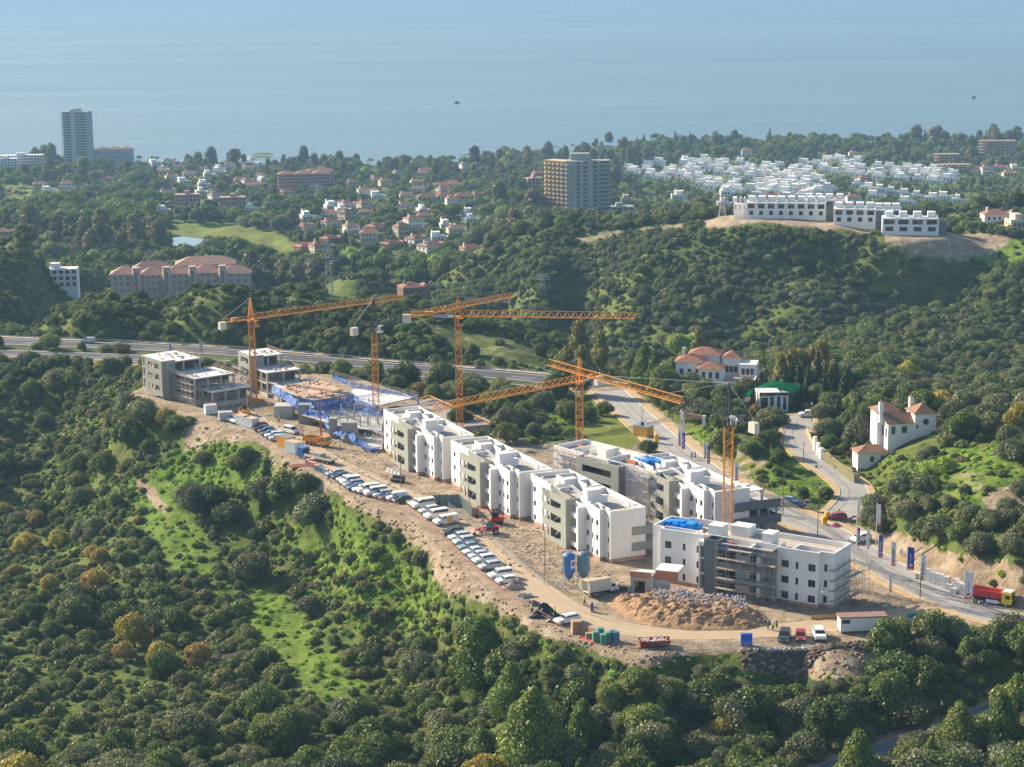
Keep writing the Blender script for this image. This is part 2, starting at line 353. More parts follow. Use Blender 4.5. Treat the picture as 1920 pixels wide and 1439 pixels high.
def G(u, v, dmin=240, dmax=2800):
    """the point of the ground seen at a pixel"""
    d = _f + (u - 960) / F * _R - (v - 719.5) / F * _U
    t = _ts / d[1]; P = np.array([0, 0, HCAM]) + d * t[:, None]
    h = hgt(P[:, 0], P[:, 1]); k = np.where((P[:, 2] < h) & (_ts > dmin) & (_ts < dmax))[0]
    if len(k) == 0: k = [len(_ts) - 1]
    i = k[0]; q = P[i]; return np.array([q[0], q[1], float(hgt(q[0], q[1]))])

# ground cover zones, outlined on the photograph and laid onto the ground
Z_GRASS = [([(262, 905), (300, 870), (345, 830), (380, 800), (420, 820), (480, 835), (545, 870), (545, 890), (500, 905), (440, 925), (380, 930), (330, 935), (300, 950)], 1.0),
           ([(240, 905), (300, 895), (360, 960), (410, 1040), (390, 1080), (320, 1070), (265, 980)], 1.0),
           ([(455, 1110), (510, 1095), (560, 1150), (620, 1220), (680, 1290), (700, 1350), (620, 1345), (540, 1275), (470, 1200)], 1.0),
           ([(640, 1150), (690, 1130), (720, 1180), (740, 1300), (700, 1330), (640, 1290)], .55),
           ([(560, 960), (640, 940), (800, 1060), (870, 1160), (780, 1200), (640, 1120), (540, 1040)], .6),
           ([(1740, 880), (1800, 835), (1880, 830), (1925, 850), (1930, 930), (1880, 960), (1820, 950), (1760, 930)], .8),
           ([(1420, 880), (1450, 840), (1480, 850), (1530, 890), (1575, 925), (1555, 945), (1500, 945), (1460, 925)], .8),
           ([(1270, 810), (1330, 790), (1340, 830), (1300, 840)], .8), ([(1360, 800), (1460, 820), (1480, 850), (1440, 890), (1400, 880), (1370, 850)], .35),
           ([(1550, 775), (1650, 775), (1650, 795), (1560, 800)], 1.0),
           ([(940, 740), (1100, 720), (1150, 770), (1140, 860), (1050, 840), (980, 800)], .6),
           ([(1150, 800), (1260, 810), (1270, 850), (1180, 850)], .5),
           ([(1620, 930), (1700, 960), (1720, 1020), (1650, 1010)], .3),
           ([(0, 590), (170, 575), (240, 600), (200, 625), (0, 625)], .4), ([(250, 560), (330, 555), (300, 600), (240, 600)], .5),
           ([(1680, 500), (1920, 480), (1920, 520), (1800, 530)], .5), ([(1050, 440), (1300, 440), (1200, 490), (950, 520)], .25),
           ([(1860, 440), (1930, 450), (1930, 500), (1830, 500)], .8), ([(1240, 975), (1260, 985), (1250, 1000)], .3), ([(970, 990), (1000, 1000), (1030, 1060), (1000, 1070), (975, 1030)], .8)]
Z_LAWN = [[(1085, 830), (1100, 790), (1140, 770), (1180, 800), (1200, 830), (1170, 850), (1120, 850)], [(310, 418), (400, 418), (490, 430), (505, 445), (480, 460), (440, 442), (380, 442), (310, 448)],
          [(20, 395), (240, 395), (300, 420), (230, 455), (60, 440), (0, 420)], [(0, 350), (60, 350), (60, 372), (0, 375)], [(480, 430), (530, 440), (555, 470), (530, 472), (490, 450)]]
Z_DIRT = [([(360, 790), (400, 785), (470, 810), (490, 830), (440, 835), (400, 830), (350, 850), (335, 840)], .85),
          ([(440, 840), (520, 850), (560, 880), (640, 905), (640, 935), (560, 925), (500, 925), (470, 910), (520, 890), (470, 865)], .55),
          ([(640, 910), (700, 945), (780, 975), (850, 1040), (900, 1095), (1010, 1165), (1100, 1200), (1260, 1218), (1280, 1230), (1200, 1265), (1150, 1235), (1090, 1215), (1010, 1190), (900, 1125), (830, 1115), (800, 1050), (720, 985), (650, 950)], .8),
          ([(1390, 1215), (1640, 1200), (1650, 1240), (1560, 1270), (1480, 1280), (1390, 1260)], .75),
          ([(250, 900), (275, 890), (330, 960), (310, 970)], .8), ([(240, 735), (262, 735), (262, 755), (240, 750)], .9),
          ([(1600, 990), (1680, 1000), (1790, 1040), (1920, 1060), (1925, 1160), (1850, 1120), (1760, 1085), (1660, 1045)], 1.0),
          ([(1840, 945), (1925, 900), (1925, 960), (1860, 970)], .8), ([(1780, 880), (1860, 890), (1850, 930), (1780, 920)], .45),
          ([(1640, 425), (1780, 440), (1890, 440), (1900, 450), (1860, 480), (1800, 492), (1720, 480), (1670, 455)], 1.0),
          ([(1300, 415), (1380, 400), (1450, 405), (1640, 425), (1640, 440), (1440, 418), (1330, 430)], .95),
          ([(1090, 440), (1250, 420), (1310, 415), (1300, 430), (1180, 440), (1050, 462)], .7),
          ([(1380, 820), (1420, 830), (1440, 880), (1410, 900), (1380, 880)], .5), ([(1340, 820), (1400, 900), (1420, 925), (1380, 900)], .6),
          ([(780, 600), (1000, 650), (1010, 690), (850, 660)], .35), ([(0, 663), (265, 683), (265, 692), (0, 676)], .8),
          ([(900, 812), (960, 825), (1040, 840), (1040, 860), (960, 860), (880, 830)], .95)]
UU, VV = PJ(np.stack([XX, YY, ZZ], -1))
wu = UU + fbm(XX / 9, YY / 9, 31) * 14 * 400 / YY * 2; wv = VV + fbm(XX / 9, YY / 9, 41) * 9 * 400 / YY * 2
wg = np.zeros_like(ZZ); wd = np.zeros_like(ZZ); wlw = np.zeros_like(ZZ)
for poly, s_ in Z_GRASS: wg = np.maximum(wg, inpoly(wu, wv, poly) * s_)
for poly, s_ in Z_DIRT: wd = np.maximum(wd, inpoly(wu, wv, poly) * s_)
for poly in Z_LAWN: wlw = np.maximum(wlw, inpoly(UU, VV, poly) * 1.0)
wd = np.where(sd < 1.5, 1.0, wd); wd = np.where((XX < -60) & (YY > 590) & (sd > 3) & (wd > .9), .7, wd)
wd = wd * np.clip(.75 + fbm(XX / 5, YY / 5, 77) * .9, 0, 1) if False else wd
for k, hwx in (('back', 7.5), ('villa', 4.5), ('fore', 5)):
    pts, hw = RW[k]; dd, _ = segdist(XX, YY, pts); wd = np.where(dd < hwx, 1, wd); wg = np.where(dd < hwx, 0, wg)
def blur(A, n=2):
    for _ in range(n):
        B = A.copy(); B[1:-1, 1:-1] = (A[1:-1, 1:-1] * 2 + A[:-2, 1:-1] + A[2:, 1:-1] + A[1:-1, :-2] + A[1:-1, 2:]) / 6; A = B
    return A
wg = blur(wg, 3); wd = blur(wd, 2); wlw = blur(wlw, 1)
TOPO = dict(g=wg, d=wd, l=wlw)

def terrain_material():
    m = bpy.data.materials.new('wild_ground'); m.use_nodes = True; n = m.node_tree.nodes; l = m.node_tree.links; b = n['Principled BSDF']
    b.inputs['Roughness'].default_value = .95; b.inputs['Specular IOR Level'].default_value = .1
    geo = n.new('ShaderNodeNewGeometry')
    def noise(sc, det=6, r=.65):
        x = n.new('ShaderNodeTexNoise'); x.inputs['Scale'].default_value = sc; x.inputs['Detail'].default_value = det; x.inputs['Roughness'].default_value = r; l.new(geo.outputs['Position'], x.inputs['Vector']); return x.outputs[0]
    def ramp(src, *st):
        r = n.new('ShaderNodeValToRGB'); e = r.color_ramp.elements
        while len(e) < len(st): e.new(.5)
        for i, (p, c) in enumerate(st): e[i].position = p; e[i].color = tuple(c) + (1,)
        l.new(src, r.inputs[0]); return r.outputs[0]
    def mix(f, a, c):
        x = n.new('ShaderNodeMix'); x.data_type = 'RGBA'; l.new(f, x.inputs[0]); l.new(a, x.inputs[6]); l.new(c, x.inputs[7]); return x.outputs[2]
    base = ramp(noise(.18, 8, .75), (.3, (.04, .06, .018)), (.45, (.085, .12, .03)), (.58, (.14, .17, .042)), (.72, (.21, .17, .085)))
    grass = ramp(noise(.35, 8, .75), (.30, (.035, .065, .015)), (.43, (.085, .15, .022)), (.52, (.15, .23, .032)), (.60, (.19, .24, .045)), (.70, (.24, .18, .09)))
    dirt = ramp(noise(.22, 9, .78), (.30, (.16, .115, .075)), (.45, (.29, .22, .15)), (.56, (.40, .325, .235)), (.68, (.52, .46, .37)))
    lawn = ramp(noise(.08, 5), (.35, (.13, .17, .03)), (.65, (.21, .24, .05)))
    at = n.new('ShaderNodeAttribute'); at.attribute_name = 'cover'; sp = n.new('ShaderNodeSeparateColor'); l.new(at.outputs['Color'], sp.inputs[0])
    def edge(src, sc):
        # break the outline of a zone with its own noise
        a = n.new('ShaderNodeMath'); a.operation = 'ADD'; l.new(src, a.inputs[0]); q = n.new('ShaderNodeMapRange'); q.inputs[1].default_value = .25; q.inputs[2].default_value = .75; q.inputs[3].default_value = -.45; q.inputs[4].default_value = .45
        l.new(noise(sc, 6, .7), q.inputs[0]); l.new(q.outputs[0], a.inputs[1])
        r = n.new('ShaderNodeMapRange'); r.inputs[1].default_value = .4; r.inputs[2].default_value = .62; l.new(a.outputs[0], r.inputs[0]); return r.outputs[0]
    c = mix(edge(sp.outputs[0], .25), base, grass); c = mix(edge(sp.outputs[1], .3), c, dirt); c = mix(sp.outputs[2], c, lawn)
    l.new(c, b.inputs['Base Color'])
    bp = n.new('ShaderNodeBump'); bp.inputs['Strength'].default_value = .9; bp.inputs['Distance'].default_value = .9; l.new(noise(.7, 7, .75), bp.inputs['Height']); l.new(bp.outputs[0], b.inputs['Normal'])
    return m
me = bpy.data.meshes.new('ground'); me.vertices.add(NR * NC); me.vertices.foreach_set('co', np.stack([XX, YY, ZZ], -1).astype(np.float32).ravel())
idx = np.arange(NR * NC).reshape(NR, NC); q = np.stack([idx[:-1, :-1], idx[:-1, 1:], idx[1:, 1:], idx[1:, :-1]], -1).reshape(-1, 4); nq = len(q)
me.loops.add(nq * 4); me.loops.foreach_set('vertex_index', q.astype(np.int32).ravel()); me.polygons.add(nq)
me.polygons.foreach_set('loop_start', np.arange(0, nq * 4, 4, dtype=np.int32)); me.polygons.foreach_set('use_smooth', np.ones(nq, bool))
me.update(calc_edges=True)
ca = me.color_attributes.new('cover', 'FLOAT_COLOR', 'POINT'); ca.data.foreach_set('color', np.stack([wg, wd, wlw, np.ones_like(wg)], -1).astype(np.float32).ravel())
me.materials.append(terrain_material()); ground = link('ground', me); ground['kind'] = 'structure'

# ---------------------------------------------------------------- sea
def sea_material():
    m = bpy.data.materials.new('sea_water'); m.use_nodes = True; n = m.node_tree.nodes; l = m.node_tree.links; b = n['Principled BSDF']
    b.inputs['Base Color'].default_value = (.065, .13, .165, 1); b.inputs['Roughness'].default_value = .22; b.inputs['IOR'].default_value = 1.33
    geo = n.new('ShaderNodeNewGeometry'); h = None
    for sc, st, am in ((.035, (1, .55, 1), 1.2), (.12, (1, .5, 1), .55), (.0030, (.5, 1.3, 1), 1.0)):
        mp = n.new('ShaderNodeMapping'); mp.inputs['Scale'].default_value = st; mp.inputs['Rotation'].default_value = (0, 0, .12); l.new(geo.outputs['Position'], mp.inputs[0])
        x = n.new('ShaderNodeTexNoise'); x.inputs['Scale'].default_value = sc; x.inputs['Detail'].default_value = 5; x.inputs['Roughness'].default_value = .6; l.new(mp.outputs[0], x.inputs['Vector'])
        k = n.new('ShaderNodeMath'); k.operation = 'MULTIPLY_ADD'; k.inputs[1].default_value = am; l.new(x.outputs[0], k.inputs[0])
        if h: l.new(h, k.inputs[2])
        else: k.inputs[2].default_value = 0
        h = k.outputs[0]
    bp = n.new('ShaderNodeBump'); bp.inputs['Strength'].default_value = .75; bp.inputs['Distance'].default_value = 2.6; l.new(h, bp.inputs['Height']); l.new(bp.outputs[0], b.inputs['Normal'])
    # slicks: long calm streaks where the surface is smoother
    mp = n.new('ShaderNodeMapping'); mp.inputs['Scale'].default_value = (.00012, .0016, 1); mp.inputs['Rotation'].default_value = (0, 0, .08); l.new(geo.outputs['Position'], mp.inputs[0])
    x = n.new('ShaderNodeTexNoise'); x.inputs['Scale'].default_value = 1; x.inputs['Detail'].default_value = 6; x.inputs['Roughness'].default_value = .55; l.new(mp.outputs[0], x.inputs['Vector'])
    r = n.new('ShaderNodeMapRange'); r.inputs[1].default_value = .4; r.inputs[2].default_value = .62; r.inputs[3].default_value = .20; r.inputs[4].default_value = .27; l.new(x.outputs[0], r.inputs[0]); l.new(r.outputs[0], b.inputs['Roughness'])
    return m
s = MB(); s.add([(-26000, 1500, -100), (26000, 1500, -100), (26000, 28000, -100), (-26000, 28000, -100)], [(0, 1, 2, 3)])
sea = s.build('sea', sea_material()); sea['kind'] = 'structure'
s = MB(); zl = float(np.mean([p[2] for p in LAKE])) + 0
LZ = float(np.max(hgt(np.array([p[0] for p in LAKE]), np.array([p[1] for p in LAKE])))) + .3
lk = [tuple(U(u, v, LZ)[:2]) for u, v in [(312, 452), (322, 446), (345, 444), (370, 447), (386, 450), (388, 457), (365, 462), (340, 463), (318, 461)]]
s.prism(lk, LZ - 1.5, LZ); lake = s.build('pond', mat('pond_water', (.02, .06, .09), .04, var=.05, spec=.8)); lake['kind'] = 'structure'

# ---------------------------------------------------------------- haze
hb = MB().box(-29000, 29000, -400, 29500, -112, 121.5).build('haze', bpy.data.materials.new('haze_air'))
hm = hb.data.materials[0]; hm.use_nodes = True; hn = hm.node_tree.nodes; hl = hm.node_tree.links; hn.remove(hn['Principled BSDF'])
pv = hn.new('ShaderNodeVolumePrincipled'); pv.inputs['Color'].default_value = (.27, .47, .70, 1); pv.inputs['Density'].default_value = .000125; pv.inputs['Anisotropy'].default_value = .1
hl.new(pv.outputs[0], hn['Material Output'].inputs['Volume']); hb['kind'] = 'stuff'
hb.display_type = 'WIRE'

# ---------------------------------------------------------------- roads
def strip(name, pts, hw0, hw1, dz, m, closed=False, kind='structure', z2=None):
    """band of ground between two offsets (left positive) of a centre line"""
    s = MB(); vs = []; n = len(pts)
    for i, p in enumerate(pts):
        a = np.array(pts[max(i - 1, 0)]); b = np.array(pts[min(i + 1, n - 1)]); d = (b - a)[:2]; d /= np.hypot(*d) + 1e-9; nn = np.array([-d[1], d[0]])
        vs.append((p[0] + nn[0] * hw0, p[1] + nn[1] * hw0, p[2] + dz)); vs.append((p[0] + nn[0] * hw1, p[1] + nn[1] * hw1, p[2] + dz))
    fs = [(2 * i, 2 * i + 1, 2 * i + 3, 2 * i + 2) for i in range(n - 1)]
    if z2 is not None:   # a step: give it sides
        k = len(vs); vs += [(v[0], v[1], v[2] - z2) for v in vs]
        fs += [(2 * i, 2 * i + 2, k + 2 * i + 2, k + 2 * i) for i in range(n - 1)] + [(2 * i + 1, k + 2 * i + 1, k + 2 * i + 3, 2 * i + 3) for i in range(n - 1)]
    s.add(vs, fs); o = s.build(name, m); o['kind'] = kind; return o
asph = mat('old_asphalt', (.31, .30, .285), .9, var=.14, scale=.25, bump=.2, bscale=3)
asph2 = mat('highway_asphalt', (.055, .058, .065), .9, var=.12, scale=.1)
sand = mat('sandy_pavement', (.42, .31, .17), .9, var=.16, scale=.5, bump=.3, bscale=3)
paint = mat('road_paint', (.75, .75, .73), .7, var=.1, scale=1)
kerbm = mat('kerb_stone', (.5, .47, .42), .85, var=.12, scale=1)
conc = mat('concrete', (.32, .32, .29), .9, var=.16, scale=.6, bump=.2, bscale=5)
pts, hw = RW['back']; strip('road', pts, -hw, hw, .02, asph); strip('pavement', pts, hw + .15, hw + 2.6, .14, sand, z2=.25); strip('pavement', pts, -hw - .15, -hw - 1.8, .14, sand, z2=.25)
strip('kerb', pts, hw, hw + .15, .15, kerbm, z2=.25); strip('kerb', pts, -hw, -hw - .15, .15, kerbm, z2=.25)
pts, hw = RW['villa']; strip('road', pts[:-2], -hw, hw, .05, asph); strip('pavement', pts[6:-2], -hw - .15, -hw - 1.6, .16, sand, z2=.25); strip('pavement', pts[6:], hw + .15, hw + 1.6, .16, sand, z2=.25)
strip('kerb', pts[6:], hw, hw + .15, .17, kerbm, z2=.25); strip('kerb', pts[6:], -hw, -hw - .15, .17, kerbm, z2=.25)
pts, hw = RW['fore']; strip('road', pts, -hw, hw, .04, mat('car_park_asphalt', (.16, .17, .19), .9, var=.15, scale=.3)); strip('pavement', pts, hw + .12, hw + 2.4, .14, mat('tiled_pavement', (.36, .25, .19), .9, var=.15, scale=1.2), z2=.2); strip('kerb', pts, hw, hw + .12, .15, kerbm, z2=.2)
def dashes(name, pts, off, w, dl, gap, dz, m):
    P = np.array(pts); seg = np.hypot(*(P[1:, :2] - P[:-1, :2]).T); S = np.r_[0, np.cumsum(seg)]; s = MB(); t = 0
    def at(q): return np.array([np.interp(q, S, P[:, k]) for k in range(3)])
    while t < S[-1] - dl:
        a = at(t); b = at(t + dl); d = (b - a)[:2]; d /= np.hypot(*d); nn = np.array([-d[1], d[0]])
        s.add([(*(a[:2] + nn * (off - w)), a[2] + dz), (*(b[:2] + nn * (off - w)), b[2] + dz), (*(b[:2] + nn * (off + w)), b[2] + dz), (*(a[:2] + nn * (off + w)), a[2] + dz)], [(0, 1, 2, 3)])
        t += dl + gap
    o = s.build(name, m); o['kind'] = 'structure'; return o
for k in ('hw_far', 'hw_near'):
    pts, hw = RW[k]; hw -= 1.2
    strip('highway', pts, -hw, hw, .03, asph2)
    for sgn in (-1, 1): strip('edge_line', pts, sgn * (hw - 1.4), sgn * (hw - 1.7), .045, paint)
    dashes('lane_line', pts, 0, .1, 9, 14, .045, paint)
    if k == 'hw_far': dashes('lane_line', pts, -2.6, .1, 9, 14, .045, paint)
strip('verge', RW['hw_far'][0], 7.1, 8.9, .05, mat('dry_verge', (.46, .37, .27), .95, var=.2, scale=.4))
strip('verge', RW['hw_near'][0], -5.5, -7.2, .05, mat('dry_verge', (.46, .37, .27), .95))
for nm_ in ('site', 'back', 'villa'): pass
def rail(pts, off):
    r = empty('guard_rail', (0, 0, 0), 0, 'grey steel guard rail on thin posts ' + ('along the far edge of the highway' if off > 0 else 'along the near edge of the highway'), 'guard rail')
    P = np.array(pts); s = MB(); last = None; pm_ = MB().box(-.07, .07, -.07, .07, 0, .9).mesh('post', mat('galvanised_steel', (.42, .44, .46), .5, metal=.6))
    for i in range(len(P)):
        a = P[max(i - 1, 0)]; b = P[min(i + 1, len(P) - 1)]; d = (b - a)[:2]; d /= np.hypot(*d); nn = np.array([-d[1], d[0]]); q = (P[i][0] + nn[0] * off, P[i][1] + nn[1] * off, P[i][2] + .7)
        if last is not None: s.bar(last, q, .16)
        link('post', pm_, r, (q[0], q[1], q[2] - .9)); last = q
    s.build('rail', mat('galvanised_steel', (.42, .44, .46), .5, metal=.6), r)
rail(RW['hw_far'][0], 6.9); rail(RW['hw_near'][0], -5.4)
# ---------------------------------------------------------------- site road
RW['site'] = (smoothline([tuple(U(u, v, 0)) for u, v in [(436, 772), (500, 800), (560, 833), (620, 870), (690, 903), (760, 930), (830, 965), (880, 1002), (930, 1045), (985, 1092), (1035, 1130), (1090, 1158), (1160, 1178), (1250, 1190), (1400, 1187), (1500, 1178), (1600, 1168), (1700, 1152), (1770, 1136)]]), 3.3)
dirtroad = mat('packed_sand', (.46, .36, .24), .95, col2=(.37, .28, .18), scale=.35, bump=.3, bscale=2)
strip('road', RW['site'][0], -RW['site'][1], RW['site'][1], .03, dirtroad)
rut = mat('compacted_rut', (.33, .26, .17), .95, col2=(.42, .33, .22), scale=.6)
for o_, w_ in ((-1.9, .5), (-.5, .4), (1.2, .45), (2.3, .35)): strip('tyre_track', [(p[0] + .5 * math.sin(i * .11 + o_ * 3), p[1] + .3 * math.sin(i * .07 + o_), p[2]) for i, p in enumerate(RW['site'][0])], o_, o_ + w_, .034, rut)
pat = mat('road_patch', (.20, .195, .19), .9, var=.15, scale=.6)
for k_, L_ in (('back', (.5, -1.8)), ('villa', (.9,))):
    for o_ in L_: strip('road_patch', [p for p in RW[k_][0][8:-8]], o_, o_ + .35, .055 if k_ == 'villa' else .026, pat)
strip('kerb', RW['site'][0][:-30], 3.45, 3.75, .12, mat('dusty_kerb', (.40, .34, .25), .9), z2=.2)

# ================================================================ plants
def ico(n=1):
    t = (1 + 5 ** .5) / 2
    v = [np.array(p, float) / math.hypot(1, t) for p in [(-1, t, 0), (1, t, 0), (-1, -t, 0), (1, -t, 0), (0, -1, t), (0, 1, t), (0, -1, -t), (0, 1, -t), (t, 0, -1), (t, 0, 1), (-t, 0, -1), (-t, 0, 1)]]
    f = [(0, 11, 5), (0, 5, 1), (0, 1, 7), (0, 7, 10), (0, 10, 11), (1, 5, 9), (5, 11, 4), (11, 10, 2), (10, 7, 6), (7, 1, 8), (3, 9, 4), (3, 4, 2), (3, 2, 6), (3, 6, 8), (3, 8, 9), (4, 9, 5), (2, 4, 11), (6, 2, 10), (8, 6, 7), (9, 8, 1)]
    for _ in range(n):
        c = {}; g = []
        def md(a, b):
            k = (min(a, b), max(a, b))
            if k not in c: m_ = v[a] + v[b]; v.append(m_ / np.linalg.norm(m_)); c[k] = len(v) - 1
            return c[k]
        for a, b, d in f: x, y, z = md(a, b), md(b, d), md(d, a); g += [(a, x, z), (b, y, x), (d, z, y), (x, y, z)]
        f = g
    return np.array(v), f
ICO0 = ico(0); ICO1 = ico(1)
def crown_mesh(name, lumps, ncards, card, m, seed=0, hi=True, up=0.35, corek=.76, narrow=1.0):
    ncards = int(ncards * 1.35)
    R_ = np.random.RandomState(seed); V = []; Fc = []
    iv, if_ = ICO1 if hi else ICO0
    L = np.array(lumps)
    for (x, y, z, r) in lumps:
        n = len(V); dv = iv * (r * corek * (1 + R_.uniform(-.16, .16, (len(iv), 1)))) + [x, y, z]
        V += dv.tolist(); Fc += [tuple(int(i) + n for i in f) for f in if_]
    wts = L[:, 3] ** 2; wts /= wts.sum(); k = R_.choice(len(L), ncards * 2, p=wts); done = 0
    d = R_.normal(size=(ncards * 2, 3)); d[:, 2] = d[:, 2] + up * .8; d /= np.linalg.norm(d, axis=1)[:, None]
    pos = L[k, :3] + d * (L[k, 3] * R_.uniform(.72, 1.3, ncards * 2))[:, None]
    for i in range(ncards * 2):
        if done >= ncards: break
        p = pos[i]; dd = np.linalg.norm(L[:, :3] - p, axis=1) / L[:, 3]
        if dd.min() < .70 or p[2] < .02: continue
        nrm = d[i] + R_.normal(size=3) * .55; nrm /= np.linalg.norm(nrm); a = np.cross(nrm, R_.normal(size=3)); a /= np.linalg.norm(a) + 1e-9; b = np.cross(nrm, a)
        s1 = card * R_.uniform(.6, 1.35); s2 = s1 * R_.uniform(.45, .9) * narrow; n = len(V)
        V += [(p - a * s1 - b * s2 * .4).tolist(), (p + b * s2 - a * s1 * .1).tolist(), (p + a * s1 + b * s2 * .2).tolist(), (p - b * s2 + a * s1 * .2).tolist()]; Fc.append((n, n + 1, n + 2, n + 3)); done += 1
    me = bpy.data.meshes.new(name); me.from_pydata(V, [], Fc); me.materials.append(m); me.update(); return me
def lumps_round(seed, n=13, h=.95, flat=1.0, zc=.75, spread=.68):
    R_ = np.random.RandomState(seed); out = [(0, 0, zc * flat + .05, .5)]
    for i in range(n):
        t = i * 2.39996 + R_.uniform(-.3, .3); q = math.sqrt((i + .5) / n) * spread * R_.uniform(.85, 1.12)
        z = zc + h * .42 * math.cos(q / spread * 1.5) * R_.uniform(.7, 1.15) - .12
        if i % 3 == 0: z -= .32
        out.append((q * math.cos(t), q * math.sin(t), max(.3, z * flat), R_.uniform(.18, .42)))
    return out
def lumps_shrub(seed, n=8):
    R_ = np.random.RandomState(seed); out = [(0, 0, .3, .55)]
    for i in range(n):
        t = i * 2.4 + R_.uniform(-.3, .3); q = math.sqrt((i + .4) / n) * .68; out.append((q * math.cos(t), q * math.sin(t), .25 + R_.uniform(0, .33) * (1.1 - q), R_.uniform(.22, .38)))
    return out
def lumps_cone(seed, h=2.6, n=16, w=.8):
    R_ = np.random.RandomState(seed); out = []
    for i in range(n):
        f = i / (n - 1); z = .5 + f * (h - .6); q = w * (1 - f) ** .75 * .62; t = i * 2.4; out.append((q * math.cos(t) * R_.uniform(.4, 1.1), q * math.sin(t) * R_.uniform(.4, 1.1), z, (.42 * (1 - f) + .17) * R_.uniform(.85, 1.15)))
    return out
def lumps_cypress(h=6.0, n=12): return [(0, 0, .5 + i * (h - .8) / (n - 1), .62 * math.sin(math.pi * (.16 + .8 * (i + .5) / n)) + .12) for i in range(n)]
def lumps_umbrella(seed, n=12):
    R_ = np.random.RandomState(seed); out = [(0, 0, 1.35, .36)]
    for i in range(n):
        t = i * 2.4; q = math.sqrt((i + .5) / n) * .78; out.append((q * math.cos(t), q * math.sin(t), 1.38 - q * q * .25 + R_.uniform(-.04, .05), R_.uniform(.2, .29)))
    return out
def lumps_tall(seed, n=14):
    R_ = np.random.RandomState(seed); out = []
    for i in range(n):
        f = i / n; t = i * 2.4; q = .5 * math.sin(math.pi * (.2 + .7 * f)) * R_.uniform(.5, 1.2); out.append((q * math.cos(t), q * math.sin(t), .8 + f * 1.7, R_.uniform(.26, .42)))
    return out
K = {}   # kind -> near variants, far variants
oakL = leafmat('oak_leaves', [(0.056, 0.088, 0.02), (0.088, 0.131, 0.027), (0.138, 0.188, 0.04), (0.2, 0.225, 0.05)])
oliL = leafmat('olive_leaves', [(0.087, 0.107, 0.046), (0.122, 0.148, 0.066), (0.173, 0.194, 0.092), (0.194, 0.204, 0.071)])
shrL = leafmat('scrub_leaves', [(.055, .088, .028), (.105, .155, .040), (.165, .215, .055), (.20, .19, .07), (.125, .185, .045), (.17, .14, .07)], nscale=3)
pinL = leafmat('pine_needles', [(0.075, 0.127, 0.021), (0.127, 0.196, 0.03), (0.207, 0.253, 0.046)], nscale=2.5)
goldL = leafmat('gold_leaves', [(.12, .13, .035), (.20, .20, .045), (.30, .26, .06)])
cypL = leafmat('cypress_leaves', [(0.022, 0.047, 0.022), (0.038, 0.070, 0.029), (0.055, 0.086, 0.031)], transl=.15)
autL = leafmat('autumn_leaves', [(.30, .24, .05), (.42, .38, .06), (.38, .28, .05), (.28, .19, .08)])
eucL = leafmat('eucalyptus_leaves', [(.11, .12, .05), (.16, .155, .065), (.20, .18, .08)])
palL = leafmat('palm_leaves', [(0.074, 0.124, 0.047), (0.131, 0.177, 0.063)])
redL = leafmat('red_leaves', [(.16, .03, .03), (.25, .06, .04)])
limL = leafmat('lime_leaves', [(0.164, 0.288, 0.04), (0.279, 0.42, 0.059), (0.372, 0.441, 0.059)])
bark = mat('bark', (.10, .075, .055), .95, var=.25, scale=4); pbark = mat('pale_bark', (.30, .26, .21), .9, var=.2, scale=4)
def mk(kind, lf, m, seeds, near, far, card, **kw):
    K[kind] = ([crown_mesh('crown', lf(s), near, card, m, s, True, **kw) for s in seeds], [crown_mesh('crown', lf(s), far, card * 1.7, m, s + 50, False, **kw) for s in seeds[:2]])
mk('oak', lambda s: lumps_round(s, 17), oakL, (1, 2, 3), 2600, 330, .055)
mk('olive', lambda s: lumps_round(s, 12, zc=.7, spread=.66), oliL, (4, 5, 6), 2600, 320, .052)
mk('shrub', lambda s: lumps_shrub(s, 8), shrL, (7, 8, 9), 1100, 240, .078)
mk('pine', lambda s: lumps_cone(s, 2.3, 18, .9), pinL, (10, 11), 4200, 450, .052)
mk('cypress', lambda s: lumps_cypress(), cypL, (12,), 700, 200, .14)
mk('umbrella', lambda s: lumps_umbrella(s), pinL, (13, 14), 900, 260, .07)
mk('autumn', lambda s: lumps_round(s, 13), autL, (15, 16), 2400, 300, .055)
mk('euc', lambda s: lumps_tall(s), eucL, (17, 18), 1100, 300, .085)
mk('herb', lambda s: [(x, y, z * .5, r) for x, y, z, r in lumps_shrub(s, 7)], limL, (23, 24), 260, 120, .13)
mk('gold', lambda s: lumps_tall(s), goldL, (27,), 1100, 300, .085)
mk('lime', lambda s: lumps_round(s, 12), limL, (19,), 1300, 260, .07)
mk('red', lambda s: lumps_shrub(s, 9), redL, (20,), 900, 200, .08)
def palm_mesh():
    s = MB(); R_ = random.Random(3)
    for i in range(26):
        t = i * 2.4; el = R_.uniform(-.3, 1.1); p = Vector((0, 0, 2.6)); d = Vector((math.cos(t) * math.cos(el), math.sin(t) * math.cos(el), math.sin(el))); side = Vector((-math.sin(t), math.cos(t), 0)); prev = None
        for k in range(5):
            w = .13 * (1 - k / 4.2) + .02; a, b = p + side * w + Vector((0, 0, -w * .6)), p - side * w + Vector((0, 0, -w * .6))
            if prev: s.add([prev[0], prev[2], p, a], [(0, 1, 2, 3)]); s.add([prev[2], prev[1], b, p], [(0, 1, 2, 3)])
            prev = (a, b, p.copy()); p = p + d * .26; d = (d + Vector((0, 0, -.28))).normalized()
    return s.mesh('crown', palL)
_pm = palm_mesh(); K['palm'] = ([_pm], [_pm])
